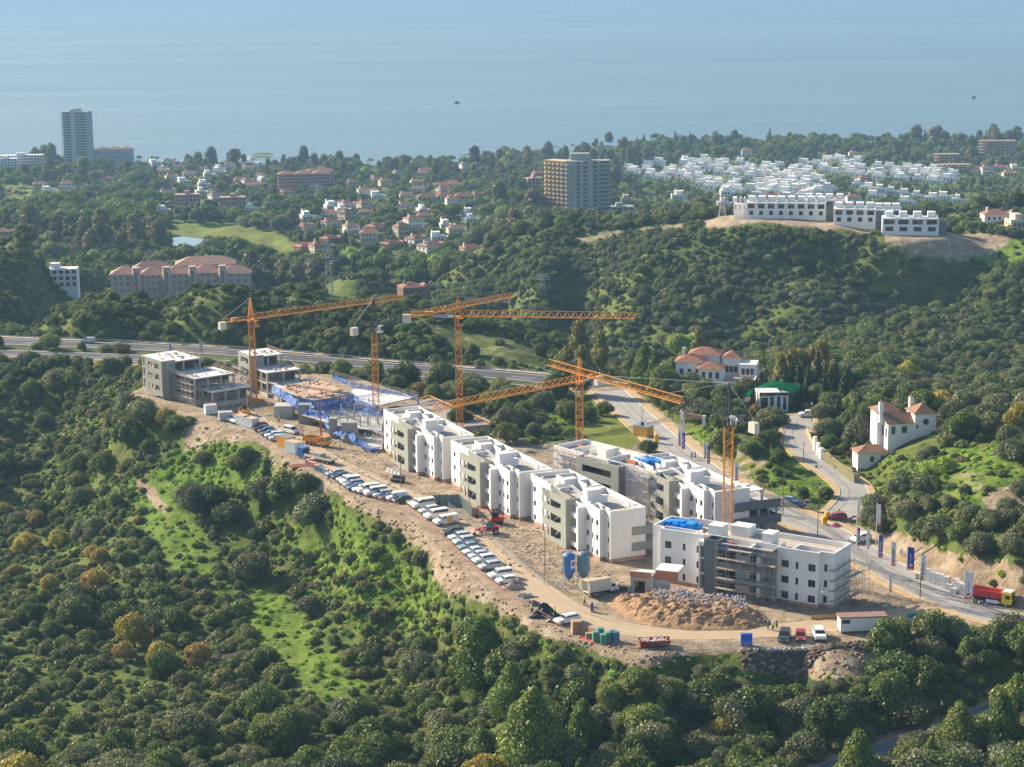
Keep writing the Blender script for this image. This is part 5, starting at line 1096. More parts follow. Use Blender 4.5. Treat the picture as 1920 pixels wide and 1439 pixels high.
# ---- netted decks in the middle
def decks():
    r = empty('formwork_deck_building', (0, 0, 0), 0, 'half built block with plywood formwork deck, bare columns and blue nets', 'building')
    ply = mat('plywood_formwork', (.56, .40, .29), .85, col2=(.40, .25, .17), scale=.5, rand=.15)
    d1 = [tuple(U(u, v, 6)[:2]) for u, v in [(524, 726), (596, 714), (660, 738), (660, 741), (594, 748)]]
    # plywood sheets laid side by side, each slightly off
    a = rad(-55); e1 = np.array([math.cos(a), math.sin(a)]); e2 = np.array([-e1[1], e1[0]]); c0 = np.array(d1[0]); sh = MB().box(-1.22, 1.22, -.6, .6, 0, .05).mesh('plywood_sheet', ply); R_ = random.Random(12)
    for i in range(-3, 14):
        for j in range(-2, 26):
            q = c0 + e1 * (i * 2.5) + e2 * (j * 1.25)
            if inpoly(q[0], q[1], [tuple(U(u, v, 6)[:2]) for u, v in [(522, 727), (593, 713), (662, 737), (592, 750), (560, 742)]]): link('plywood_sheet', sh, r, (q[0], q[1], 6.0 + R_.uniform(0, .06)), a + R_.uniform(-.05, .05))
    s = MB(); top = [tuple(U(u, v, 6)[:2]) for u, v in [(522, 727), (593, 713), (662, 737), (592, 750), (560, 742)]]; s.prism(top, 5.55, 5.95)
    low = [tuple(U(u, v, 5)[:2]) for u, v in [(664, 729), (784, 744), (704, 762), (650, 745)]]; s.prism(low, 4.7, 5.0)
    mid = [tuple(U(u, v, 2.8)[:2]) for u, v in [(560, 775), (640, 752), (720, 770), (716, 808), (640, 800)]]; s.prism(mid, 2.5, 2.8)
    lowest = [tuple(U(u, v, .9)[:2]) for u, v in [(660, 812), (720, 806), (716, 842), (690, 842)]]; s.prism(lowest, .6, .9)
    s.build('slab', slabm, r); MB().prism(low, 5.0, 5.04).build('slab_surface', slabtop, r)
    cm = MB().box(-.2, .2, -.2, .2, 0, 2.9).mesh('column', slabm); cm2 = MB().box(-.2, .2, -.2, .2, 0, 5.5).mesh('column', slabm)
    for u, v in [(652, 793), (664, 790), (672, 770), (686, 775), (692, 768), (700, 775), (676, 800), (690, 798), (708, 795), (640, 778), (625, 790), (655, 765), (712, 782), (665, 778)]: q = U(u, v, 2.8); link('column', cm, r, (q[0], q[1], 2.8))
    for p in top + low: link('column', cm2, r, (p[0], p[1], 0))
    for k in range(9):
        f = k / 8; q = np.array(top[4]) * (1 - f) + np.array(top[2]) * f; link('column', cm2, r, (q[0], q[1] + 1, 0))
    for k in range(8):
        q = U(600 + k * 14, 812 + k * 4, 0); link('column', cm, r, (q[0], q[1] + 2, 0))
    for u, v, w in [(572, 795, 3.5), (655, 830, 4.0), (625, 822, 2.0)]: q = U(u, v, 0); MB().box(q[0] - w / 2, q[0] + w / 2, q[1], q[1] + 2.5, 0, 5.2).build('lift_shaft', greyc, r)
    q = U(518, 790, 0); MB().box(q[0] - 1, q[0] + 4, q[1] + 4, q[1] + 9, 0, 3.2).build('stair_core', slabm, r)
    # falsework props
    pr = MB()
    for k in range(420):
        u, v = R_.uniform(520, 725), R_.uniform(745, 842)
        if inpoly(u, v, [(525, 760), (600, 752), (660, 750), (722, 775), (718, 840), (660, 838), (640, 812), (560, 790)]): z_ = 2.8 if inpoly(u, v, [(575, 775), (640, 752), (720, 770), (716, 808), (640, 800)]) else 0.0; q = U(u, v, z_); H_ = R_.uniform(1.6, 3.0); pr.bar((q[0], q[1], z_), (q[0] + R_.uniform(-.2, .2), q[1], z_ + H_), .05); k % 4 or pr.bar((q[0] - 1, q[1], z_ + H_), (q[0] + 1, q[1] + R_.uniform(-.6, .6), z_ + H_), .07)
    pr = pr.build('prop', steel, r); pr['kind'] = 'stuff'
    cl = MB()
    for k in range(160):
        u, v = R_.uniform(524, 655), R_.uniform(714, 749)
        if inpoly(u, v, [(526, 727), (593, 715), (655, 737), (592, 748)]): q = U(u, v, 6.08); a_ = R_.uniform(0, 3.1); L_ = R_.uniform(.4, 2.2); cl.bar((q[0], q[1], 6.15), (q[0] + L_ * math.cos(a_), q[1] + L_ * math.sin(a_), 6.18), .09)
    o = cl.build('formwork_timber', mat('dark_timber', (.16, .09, .06), .9, var=.3), r); o['kind'] = 'stuff'
    def net(pts, depth, label, sag=1.0, seed=1):
        R2 = random.Random(seed); n = MB(); P = []
        for (p, q) in zip(pts[:-1], pts[1:]):
            p = np.array(p); q = np.array(q); k = max(3, int(np.linalg.norm(q - p) / .9))
            for i in range(k): P.append(p + (q - p) * i / k)
        P.append(np.array(pts[-1])); rows = 4
        for j in range(rows + 1):
            for i, p in enumerate(P): n.v.append((p[0] + R2.uniform(-.2, .2) - .25 * j * sag, p[1] + R2.uniform(-.2, .2) - .2 * j * sag, p[2] - depth * j / rows + R2.uniform(-.15, .15)))
        w = len(P)
        for j in range(rows):
            for i in range(w - 1):
                if R2.random() < .93: n.f.append((j * w + i, j * w + i + 1, (j + 1) * w + i + 1, (j + 1) * w + i)); n.m.append(0)
        o = n.build('safety_net', bluenet); tag(o, label, 'safety net', 'blue safety nets of the half built block'); o['group'] = 'blue safety nets of the half built block'
    P_ = lambda L: [tuple(U(u, v, z)) for u, v, z in L]
    net(P_([(514, 722, 6.3), (560, 752, 5.0), (590, 762, 5.3)]), 1.6, 'blue net hanging along the left edge of the plywood deck', seed=2)
    net(P_([(556, 750, 5.8), (600, 752, 5.8), (664, 745, 5.8), (716, 764, 5.0)]), 2.6, 'wide blue net below the near edge of the plywood deck', seed=3)
    net(P_([(600, 762, 4.0), (618, 790, 3.2), (650, 812, 2.9)]), 1.5, 'blue net running down to the grey shaft', seed=4)
    net(P_([(575, 768, 4.6), (620, 775, 4.2), (680, 765, 4.4), (718, 772, 4.2)]), 1.4, 'ragged blue net strung between the props and bare columns', seed=14)
    net(P_([(652, 795, 3.5), (668, 822, 2.9), (700, 838, 1.5), (716, 838, 1.5)]), 1.0, 'lowest blue net in front of the bare columns', seed=5)
    net(P_([(621, 702, 7.0), (660, 716, 6.6), (720, 730, 6.2), (782, 742, 5.8)]), 1.5, 'blue net fence along the far edge of the white slab', sag=0, seed=6)
    net(P_([(810, 744, 3.2), (850, 752, 3.0)]), 1.0, 'small blue net on the far side of the unfinished basement', sag=0, seed=7)
    net(P_([(866, 766, 2.6), (918, 788, 2.2)]), 1.3, 'blue net along the orange edged wall behind the white row', sag=0, seed=8)
    b = MB(); pts = P_([(784, 748, 3.4), (806, 743, 3.4), (920, 792, 1.8)])
    for p, q in zip(pts[:-1], pts[1:]): b.bar(p, q, .25)
    ext = [tuple(U(u, v, 1.8)[:2]) for u, v in [(728, 764), (790, 752), (806, 746), (920, 796), (870, 800), (800, 775)]]; MB().prism(ext, -.3, 1.8).build('basement_slab', mat('brown_slab', (.30, .25, .21), .95, var=.2, scale=.4), r)
    b.build('edge_board', mat('orange_board', (.55, .27, .08), .8), r)
    rl = MB(); P2 = P_([(621, 702, 5.2), (700, 726, 5.2), (784, 744, 5.2)])
    for p, q in zip(P2[:-1], P2[1:]):
        for dz in (.5, 1.1): rl.bar((p[0], p[1], p[2] + dz), (q[0], q[1], q[2] + dz), .06)
    rl.build('edge_rail', steel, r)
    for u, v, n, lab in ((556, 770, 4, 'scaffold under the left edge of the plywood deck'), (640, 800, 3, 'scaffold between the blue nets and the bare columns'), (700, 838, 3, 'low scaffold in front of the lowest slab')):
        q = U(u, v, 0); scaffold((q[0], q[1], 0), rad(-55), n, 2.2, 2, .9, lab, skip=.4)
decks()
# ================================================================ tower cranes
orange = mat('crane_orange', (.66, .27, .035), .5, var=.12, scale=.4)
black = mat('crane_black', (.03, .032, .036), .5, var=.1)
greys = mat('crane_grey', (.30, .32, .34), .5, var=.1)
cwm = mat('counterweight_concrete', (.68, .62, .53), .85, var=.12, scale=.8, stretch=(1, 1, .2))
bluel = mat('blue_lettering', (.03, .05, .30), .6); signw = mat('sign_white', (.75, .74, .74), .6, var=.04)
def lattice_box(s, L, w, step, rc, rb, m=0, zoff=0.0, x0=0.0):
    """square lattice along z"""
    c = [(-w / 2, -w / 2), (w / 2, -w / 2), (w / 2, w / 2), (-w / 2, w / 2)]
    for a in c: s.bar((a[0], a[1], zoff), (a[0], a[1], zoff + L), rc, m)
    n = int(L / step)
    for k in range(n):
        z0 = zoff + k * L / n; z1 = zoff + (k + 1) * L / n
        for i in range(4):
            a, b = c[i], c[(i + 1) % 4]
            s.bar((a[0], a[1], z0), (b[0], b[1], z0), rb, m)
            if k % 2: a, b = b, a
            s.bar((a[0], a[1], z0), (b[0], b[1], z1), rb, m)
def jib_lattice(s, x0, x1, w, h, step, rc, rb, m=0, z=0.0, inv=False):
    """triangular lattice along x"""
    n = max(2, int(abs(x1 - x0) / step)); B = [(-w / 2, z), (w / 2, z)]; top = z + h
    for y, zz in B: s.bar((x0, y, zz), (x1, y, zz), rc, m)
    s.bar((x0, 0, top), (x1, 0, top), rc, m)
    for k in range(n + 1):
        x = x0 + (x1 - x0) * k / n; s.bar((x, -w / 2, z), (x, w / 2, z), rb, m)
        if k < n:
            xm = x + (x1 - x0) / n / 2; xn = x + (x1 - x0) / n
            for y in (-w / 2, w / 2): s.bar((x, y, z), (xm, 0, top), rb, m); s.bar((xm, 0, top), (xn, y, z), rb, m)
            s.bar((x, -w / 2, z), (xn, w / 2, z), rb * .8, m)
def letters(r, x0, n, y, z, h, m, seed=0, name='lettering', axis='x'):
    """rough capitals: the writing is only legible as strokes from here"""
    R_ = random.Random(seed); s = MB(); x = x0; w = h * .55
    for i in range(n):
        t = h * .17; k = R_.choice('EAILTHNOB')
        if k == 'I': s.box(x, x + t, y - .01, y, z, z + h); x += t + h * .22; continue
        s.box(x, x + t, y - .01, y, z, z + h)
        if k in 'EBO': s.box(x + t, x + w, y - .01, y, z + h - t, z + h); s.box(x + t, x + w, y - .01, y, z, z + t)
        if k in 'EAHB': s.box(x + t, x + w, y - .01, y, z + h / 2 - t / 2, z + h / 2 + t / 2)
        if k in 'AHNOB': s.box(x + w - t + .001, x + w + .001, y - .011, y - .001, z, z + h)
        if k in 'AT': s.box(x + t, x + w, y - .01, y, z + h - t, z + h)
        if k == 'L': s.box(x + t, x + w, y - .01, y, z, z + t)
        x += w + h * .22
    return s.build(name, m, r)
def crane(bpx, bz, jpx, jz, cpx, peak, label, mastw=1.6, headblack=0.0, flat=False, jibcol=orange, jibsplit=None, jh=1.5, base_v=None, sign=True, trol=.4):
    b = U(bpx[0], bpx[1], bz); j = U(jpx[0], jpx[1], jz); c = U(cpx[0], cpx[1], jz); d = (j - b)[:2]; Lj = float(np.hypot(*d)); az = math.atan2(d[1], d[0]); Lc = float(np.hypot(*(c - b)[:2])); Lc = min(Lc, 16)
    r = empty('tower_crane', (b[0], b[1], bz), 0, label, 'crane', 'yellow tower cranes of the site')
    s = MB(); s.box(-2.2, 2.2, -2.2, 2.2, -.3, .5); H = jz - bz - .6; lattice_box(s, H - headblack, mastw, 1.55, .13, .055, 0, .5 - .5)
    s.build('mast', orange, r)
    head = MB()
    if headblack: lattice_box(head, headblack, mastw * .9, 1.2, .14, .07, 0, H - headblack)
    head.box(-mastw * .55, mastw * .55, -mastw * .55, mastw * .55, H - .1, H + .5)
    hp = peak - bz
    tip = (0, 0, hp)
    if not flat or peak > jz + 2:
        for a_ in ((-.7, -.5), (.7, -.5), (.7, .5), (-.7, .5)): head.bar((a_[0], a_[1], H + .5), (a_[0] * .15, a_[1] * .15, hp), .12)
        for q in (.25, .5, .75):
            zz = H + .5 + (hp - H - .5) * q; f = (1 - q * .85) * .7
            for (x0, y0), (x1, y1) in (((-f, -f * .7), (f, -f * .7)), ((f, -f * .7), (f, f * .7)), ((f, f * .7), (-f, f * .7)), ((-f, f * .7), (-f, -f * .7))): head.bar((x0, y0, zz), (x1, y1, zz), .07)
    hd = head.build('tower_head', black if headblack else orange, r, rz=az)
    js = MB(); jm = [jibcol]
    if jibsplit: jm = [jibcol, orange]; jib_lattice(js, .8, jibsplit, 1.3, jh, 1.9, .10, .055, 0, H + .5); jib_lattice(js, jibsplit, Lj, 1.2, jh * .9, 1.9, .10, .055, 1, H + .5)
    else: jib_lattice(js, .8, Lj, 1.25, jh, 1.9, .10, .055, 0, H + .5)
    js.build('jib', jm if len(jm) > 1 else jm[0], r, rz=az)
    cj = MB(); cj.bar((-Lc, -.5, H + .55), (-.8, -.5, H + .55), .12); cj.bar((-Lc, .5, H + .55), (-.8, .5, H + .55), .12)
    for k in range(7): x = -.8 - (Lc - .8) * k / 6; cj.bar((x, -.5, H + .55), (x, .5, H + .55), .08); cj.bar((x, -.5, H + .6), (x, -.5, H + 1.5), .035); cj.bar((x, .5, H + .6), (x, .5, H + 1.5), .035)
    cj.bar((-.8, .5, H + 1.5), (-Lc, .5, H + 1.5), .035); cj.bar((-.8, -.5, H + 1.5), (-Lc, -.5, H + 1.5), .035); cj.box(-Lc * .62, -Lc * .45, -.45, .45, H + .6, H + 1.6)
    cj.build('counter_jib', jibcol, r, rz=az)
    w = MB()
    for k in range(4): w.box(-Lc - .2 + k * .5, -Lc + .24 + k * .5, -.6, .6, H - 1.3, H + .8)
    w.build('counterweight', cwm, r, rz=az)
    t = MB()
    if peak > jz + 2:
        t.bar(tip, (Lj * .62, 0, H + .5 + jh), .045); t.bar(tip, (Lj * .3, 0, H + .5 + jh), .045); t.bar(tip, (-Lc + .5, 0, H + 1.2), .05)
        t.build('tie_bar', greys, r, rz=az)
    x = Lj * trol; tr_ = MB(); tr_.box(x - .9, x + .9, -.7, .7, H + .1, H + .45); tr_.bar((x - .3, 0, H + .1), (x - .3, 0, H - 6), .035); tr_.bar((x + .3, 0, H + .1), (x + .3, 0, H - 6), .035); tr_.box(x - .35, x + .35, -.2, .2, H - 6.8, H - 6)
    tr_.build('trolley', black, r, rz=az)
    cb = MB().box(.2, 1.5, -1.9, -.75, H - 1.6, H + .3); cab = cb.build('cab', signw if headblack else orange, r, rz=az); MB().box(.5, 1.52, -1.92, -.73, H - 1.0, H + .1).build('cab_window', glass, cab)
    if sign:
        facing = -1 if math.sin(az + math.pi / 2) * 1 > 0 else 1
        # banner hung on the side of the counter jib that looks towards the town
        yb = -.62 if math.cos(az) < 0 else .62
        yb = .62 if math.cos(az) < 0 else -.62
        bn = MB().box(-Lc * .42, -1.1, min(yb, yb * 1.03), max(yb, yb * 1.03), H + .25, H + .95).build('banner', signw, r, rz=az)
        lt = letters(None, 0, 9, 0, 0, .55, bluel, seed=int(abs(b[0]) * 7)); lt.parent = bn; sp = Lc * .42 - 1.3
        if yb > 0: lt.location = (-1.3, yb * 1.03 + .02, H + .32); lt.rotation_euler = (0, 0, math.pi)
        else: lt.location = (-Lc * .42 + .1, yb * 1.03 - .02, H + .32)
    return r
crane((476.5, 752), 0, (755, 560), 23.5, (408, 596), 29.5, 'orange tower crane farthest left, its jib reaching right over the ridge', mastw=1.5, sign=False)
crane((706, 795), 0, (961, 557), 27.0, (643, 609), 34.0, 'tower crane with black head and grey near jib rising from the blue netted decks', mastw=1.5, headblack=1.6, jibcol=black, jibsplit=14, flat=True, sign=False)
crane((863, 856), 0, (1190, 597), 35.5, (795, 580), 40.5, 'tallest orange tower crane, standing behind the first white block', mastw=1.55)
crane((1087, 905), 0, (812, 770), 24.5, (1140, 710), 30.0, 'orange tower crane in the middle with its jib coming towards the white row', mastw=1.6, trol=.3)
crane((1363, 1064), 0, (1030, 684), 31.3, (1446, 778), 38.0, 'tower crane behind the nearest block, black head and jib turning orange at its far part', mastw=1.7, headblack=1.5, jibcol=black, jibsplit=15, trol=.45)
# ================================================================ vehicles
tyre = mat('tyre_rubber', (.02, .02, .02), .85); rimm = mat('wheel_rim', (.45, .45, .46), .4, metal=.6)
cglass = mat('car_glass', (.015, .02, .028), .06, spec=.7); lampw = mat('headlight', (.75, .77, .78), .15); lampr = mat('tail_light', (.45, .02, .02), .3)
blackp = mat('black_plastic', (.025, .025, .028), .6)
PAINT = {}
def paintm(n, c): 
    if n not in PAINT: PAINT[n] = mat('car_paint_' + n, c, .22, var=.04, spec=.6)
    return PAINT[n]
for n_, c_ in dict(white=(.78, .78, .77), silver=(.42, .45, .47), dark=(.045, .055, .07), navy=(.04, .08, .16), black=(.015, .016, .02), red=(.32, .03, .03), steel=(.20, .27, .33), pale=(.55, .62, .68)).items(): paintm(n_, c_)
_CAR = {}
CARP = {  # side outlines: lower body, cabin; length along +x = front
    'hatch': dict(L=4.1, W=1.76, body=[(-2.0, .3), (2.0, .3), (2.05, .62), (1.85, .82), (.95, .95), (-1.75, .98), (-2.02, .85)], cab=[(-1.95, .95), (1.0, .93), (.35, 1.42), (-1.2, 1.47), (-1.7, 1.3)]),
    'saloon': dict(L=4.6, W=1.8, body=[(-2.3, .3), (2.25, .3), (2.3, .62), (2.05, .8), (1.0, .93), (-1.6, .97), (-2.28, .92)], cab=[(-1.85, .95), (1.05, .92), (.3, 1.38), (-1.0, 1.40)]),
    'estate': dict(L=4.6, W=1.82, body=[(-2.3, .32), (2.25, .32), (2.3, .68), (2.05, .88), (1.05, 1.0), (-2.2, 1.05), (-2.32, .8)], cab=[(-2.28, 1.02), (1.1, .98), (.4, 1.5), (-1.7, 1.55)]),
    'suv': dict(L=4.5, W=1.9, body=[(-2.2, .38), (2.2, .38), (2.25, .8), (2.05, 1.0), (1.05, 1.12), (-2.15, 1.15), (-2.25, .9)], cab=[(-2.15, 1.12), (1.1, 1.1), (.45, 1.66), (-1.7, 1.7)]),
    'van': dict(L=5.0, W=1.95, body=[(-2.5, .35), (2.45, .35), (2.5, .85), (2.3, 1.1), (1.5, 1.25), (-2.5, 1.25)], cab=[(-2.5, 1.23), (1.6, 1.22), (.85, 1.93), (-2.45, 1.97)]),
    'smallvan': dict(L=4.4, W=1.85, body=[(-2.2, .35), (2.15, .35), (2.2, .75), (2.0, .95), (1.15, 1.1), (-2.2, 1.12)], cab=[(-2.2, 1.1), (1.25, 1.08), (.6, 1.78), (-2.15, 1.82)]),
}
def car(kind, col, u, v, az, label, z=0.0, rack=False, group='cars and vans parked along the edge of the site road', logo=False, blank=False, cat=None):
    key = (kind, col, blank)
    if key not in _CAR:
        c = CARP[kind]; W = c['W']; m = PAINT[col]; pm = {}
        s = MB(); s.profile(c['body'], -W / 2, W / 2, 0, lambda z: .04 if z > .85 else 0)
        s.profile(c['cab'], -W / 2 + .06, W / 2 - .06, 0, lambda z: .0 if z < 1.15 else .16)
        me = s.mesh('body', m)
        cb = c['cab']; g = MB(); n = len(cb); zt = max(p[1] for p in cb); zb = cb[0][1]
        # side windows, windscreen and rear window as panes lying just outside the cabin
        f = [p for p in cb if p[1] > zt - .12]; xf = max(p[0] for p in f); xr = min(p[0] for p in f); x0 = cb[0][0] + .15; x1 = cb[1][0] - .25
        yb = W / 2 - .05; yt = W / 2 - .205
        zl = zb + .12; zh = zt - .13
        def Y(z): return yb + (yt - yb) * np.clip((z - zb) / (zt - zb), 0, 1) + .015
        xs = [(x0 if not blank else .25, x1, 0)]
        for sg in (-1, 1):
            a = .25 if blank else x0
            g.add([(a, sg * Y(zl), zl), (x1, sg * Y(zl), zl), (xf - .1, sg * Y(zh), zh), (max(xr + .1, a), sg * Y(zh), zh)], [(0, 1, 2, 3) if sg < 0 else (3, 2, 1, 0)])
        wx0, wx1 = cb[1][0], xf; q = .86
        g.add([(wx0 - .05 + .03, -yb + .12, zb + .08), (wx0 - .05 + .03, yb - .12, zb + .08), (wx1 + .07, yt - .02, zt - .12), (wx1 + .07, -yt + .02, zt - .12)], [(0, 1, 2, 3)])
        if not blank: g.add([(cb[0][0] - .02 + .02, -yb + .15, zb + .15), (cb[0][0] + .0, yb - .15, zb + .15), (xr - .04, yt - .03, zt - .15), (xr - .04, -yt + .03, zt - .15)], [(3, 2, 1, 0)])
        wh = MB(); wh.wheel(0, 0, 0, .33, .22); rm = MB(); rm.wheel(0, 0, 0, .19, .24)
        hl = MB().box(-.06, .06, -.17, .17, -.08, .08)
        _CAR[key] = (me, g.mesh('window', cglass), wh.mesh('tyre', tyre), rm.mesh('rim', rimm), hl.mesh('headlight', lampw), hl.mesh('tail_light', lampr), MB().box(-.05, .05, -W / 2 + .1, W / 2 - .1, .3, .52).mesh('bumper', blackp))
    me, g, wh, rm, hl, tl, bp = _CAR[key]; c = CARP[kind]
    p = U(u, v, z); o = empty({'van': 'parked_van', 'smallvan': 'parked_van'}.get(kind, 'parked_car'), (p[0], p[1], z + .04), rad(az), label, cat or ('van' if 'van' in kind else 'car'), group)
    o.scale = (1.08, 1.08, 1.08); link('body', me, o); link('window', g, o); L, W = c['L'], c['W']
    for x in (-L * .31, L * .31):
        for y in (-W / 2 + .1, W / 2 - .1): w = link('wheel', wh, o, (x, y, .33)); link('rim', rm, w)
    for y in (-W * .34, W * .34): link('headlight', hl, o, (L / 2 - .06, y, .7)); link('tail_light', tl, o, (-L / 2 + .04, y, .85))
    link('bumper', bp, o, (L / 2 + .02, 0, 0)); link('bumper', bp, o, (-L / 2 - .01, 0, 0))
    if rack:
        zt = max(q_[1] for q_ in c['cab']); s = MB()
        for k in range(6): x = -L * .4 + k * L * .11; s.bar((x, -W / 2 + .2, zt + .12), (x, W / 2 - .2, zt + .12), .03)
        for y in (-W / 2 + .2, W / 2 - .2): s.bar((-L * .42, y, zt + .12), (L * .17, y, zt + .12), .03)
        s.build('roof_rack', steel, o)
    return o
A1 = 205   # noses turned to the drop on the left
for i, (k, c, u, v, lab) in enumerate([
    ('hatch', 'red', 487, 803, 'dark red car first beside the white containers'), ('saloon', 'black', 493, 808, 'black car second from the white containers'), ('hatch', 'navy', 500, 812, 'dark blue car third from the white containers'),
    ('saloon', 'dark', 507, 817, 'dark grey car fourth from the white containers'), ('estate', 'pale', 514, 821, 'pale blue estate car, second before the orange container'), ('hatch', 'silver', 520, 826, 'silver car right beside the orange container')]): car(k, c, u, v, 195, lab)
car('hatch', 'pale', 440, 790, 230, 'small pale car between the site hut and the white containers'); car('hatch', 'white', 447, 793, 230, 'small white car touching the white containers')
car('smallvan', 'white', 546, 813, -45, 'white van on the dirt road behind the orange container')
row2 = [('saloon', 'black', 641, 897, 'black car at the upper end of the long parked row'), ('hatch', 'silver', 648, 903, 'silver hatchback second in the long parked row'), ('smallvan', 'white', 656, 908, 'white small van third in the long parked row'),
        ('estate', 'steel', 663, 913, 'grey blue estate fourth in the long parked row'), ('saloon', 'navy', 670, 918, 'dark blue saloon fifth in the long parked row'), ('hatch', 'pale', 678, 922, 'pale blue hatchback just before the two tall white vans'),
        ('van', 'white', 690, 924, 'tall white van, left of the pair in the upper row'), ('van', 'white', 704, 929, 'tall white van with dark rear windows, right of the pair in the upper row'), ('estate', 'pale', 718, 932, 'pale estate car with roof bars after the tall white vans'),
        ('saloon', 'dark', 730, 936, 'dark blue car before the last white van of the upper row')]
for k, c, u, v, lab in row2: car(k, c, u, v, 203, lab, rack=('pale estate' in lab))
car('hatch', 'dark', 754, 942, 203, 'dark hatchback between the blank white van and the brick pallet'); car('saloon', 'silver', 630, 892, 203, 'silver saloon just above the black car that heads the long row'); car('hatch', 'white', 950, 1094, 200, 'white hatchback below the last white van of the row'); car('smallvan', 'white', 743, 938, 203, 'blank sided white van beside the brick pallet at the end of the upper row', blank=True)
row3 = [('saloon', 'silver', 784, 947, 208, 'silver saloon first after the brick pallet'), ('van', 'white', 793, 952, 208, 'white minibus with dark side windows after the silver saloon'), ('estate', 'silver', 805, 962, 208, 'silver estate between two white minibuses'),
        ('van', 'white', 818, 972, 208, 'white minibus next above the van with yellow discs')]
for k, c, u, v, a_, lab in row3: car(k, c, u, v, a_, lab)
yv = car('van', 'white', 836, 983, 208, 'white van with big yellow discs on its side', blank=True)
yd = mat('yellow_print', (.80, .42, .01), .5)
s = MB(); s.add([(-.9, 0, .55), (.35, 0, .55), (.35, 0, 1.05), (.1, 0, 1.45), (-.25, 0, 1.7), (-.9, 0, 1.75)], [(0, 1, 2, 3, 4, 5)]); s.build('yellow_disc', yd, yv, (-.2, .985, 0)); s.build('yellow_disc', yd, yv, (-1.0, -.99, 0), math.pi)
MB().add([(0, -.3, .9), (0, .75, .9), (0, .75, 1.75), (0, .1, 1.65)], [(0, 3, 2, 1)]).build('yellow_disc', yd, yv, (-2.53, 0, 0))
row4 = [('estate', 'black', 849, 1003, 'black car first below the van with yellow discs'), ('estate', 'pale', 862, 1012, 'silver estate with a roof rack below the black car'), ('suv', 'silver', 871, 1021, 'grey SUV between the roof rack estate and a green grey saloon'), ('saloon', 'steel', 880, 1030, 'green grey saloon in the middle of the lower row'),
        ('saloon', 'pale', 889, 1039, 'pale blue saloon fifth in the lower row'), ('hatch', 'silver', 898, 1047, 'silver hatchback sixth in the lower row'), ('suv', 'pale', 908, 1056, 'pale SUV third from the lower end of the row'), ('estate', 'silver', 919, 1067, 'silver estate second from the lower end of the row')]
for k, c, u, v, lab in row4: car(k, c, u, v, 204, lab, rack=('rack below' in lab))
car('smallvan', 'white', 938, 1084, 200, 'white van with roof rack at the lower end of the parked row', rack=True)
car('estate', 'white', 1063, 1168, 210, 'white estate car tucked behind the brown brick pallets', rack=True)
car('suv', 'dark', 1471, 1200, 257, 'dark grey SUV facing the camera near the blue toilets', group='cars in front of the nearest block'); car('hatch', 'red', 1501, 1199, 262, 'dusty red hatchback between the dark SUV and the white car', group='cars in front of the nearest block'); car('suv', 'white', 1536, 1197, 268, 'white SUV facing the camera beside the long white cabin', group='cars in front of the nearest block')
car('hatch', 'red', 1568, 974, 185, 'red car parked beside the yellow bins at the road junction', group='cars on the asphalt road'); car('suv', 'white', 1613, 1016, 215, 'white SUV parked on the far verge by the tall flagpoles', group='cars on the asphalt road')
car('saloon', 'steel', 1478, 943, 145, 'grey car on the road opposite the scaffolded terraces', group='cars on the asphalt road'); car('saloon', 'navy', 1488, 951, 145, 'dark blue car behind the grey one at the grass triangle', group='cars on the asphalt road')
car('saloon', 'steel', 1458, 786, -80, 'blue grey car in front of the sales pavilion', 1.6, group='cars by the sales pavilion'); car('suv', 'dark', 1459, 797, -80, 'dark car nearest in front of the sales pavilion', 1.6, group='cars by the sales pavilion'); car('suv', 'white', 1515, 782, 180, 'white SUV half hidden by trees right of the sales pavilion', 2.0, group='cars by the sales pavilion')
car('smallvan', 'pale', 166, 643, 164, 'pale van driving on the highway', -7.95, group='traffic on the highway', blank=True)

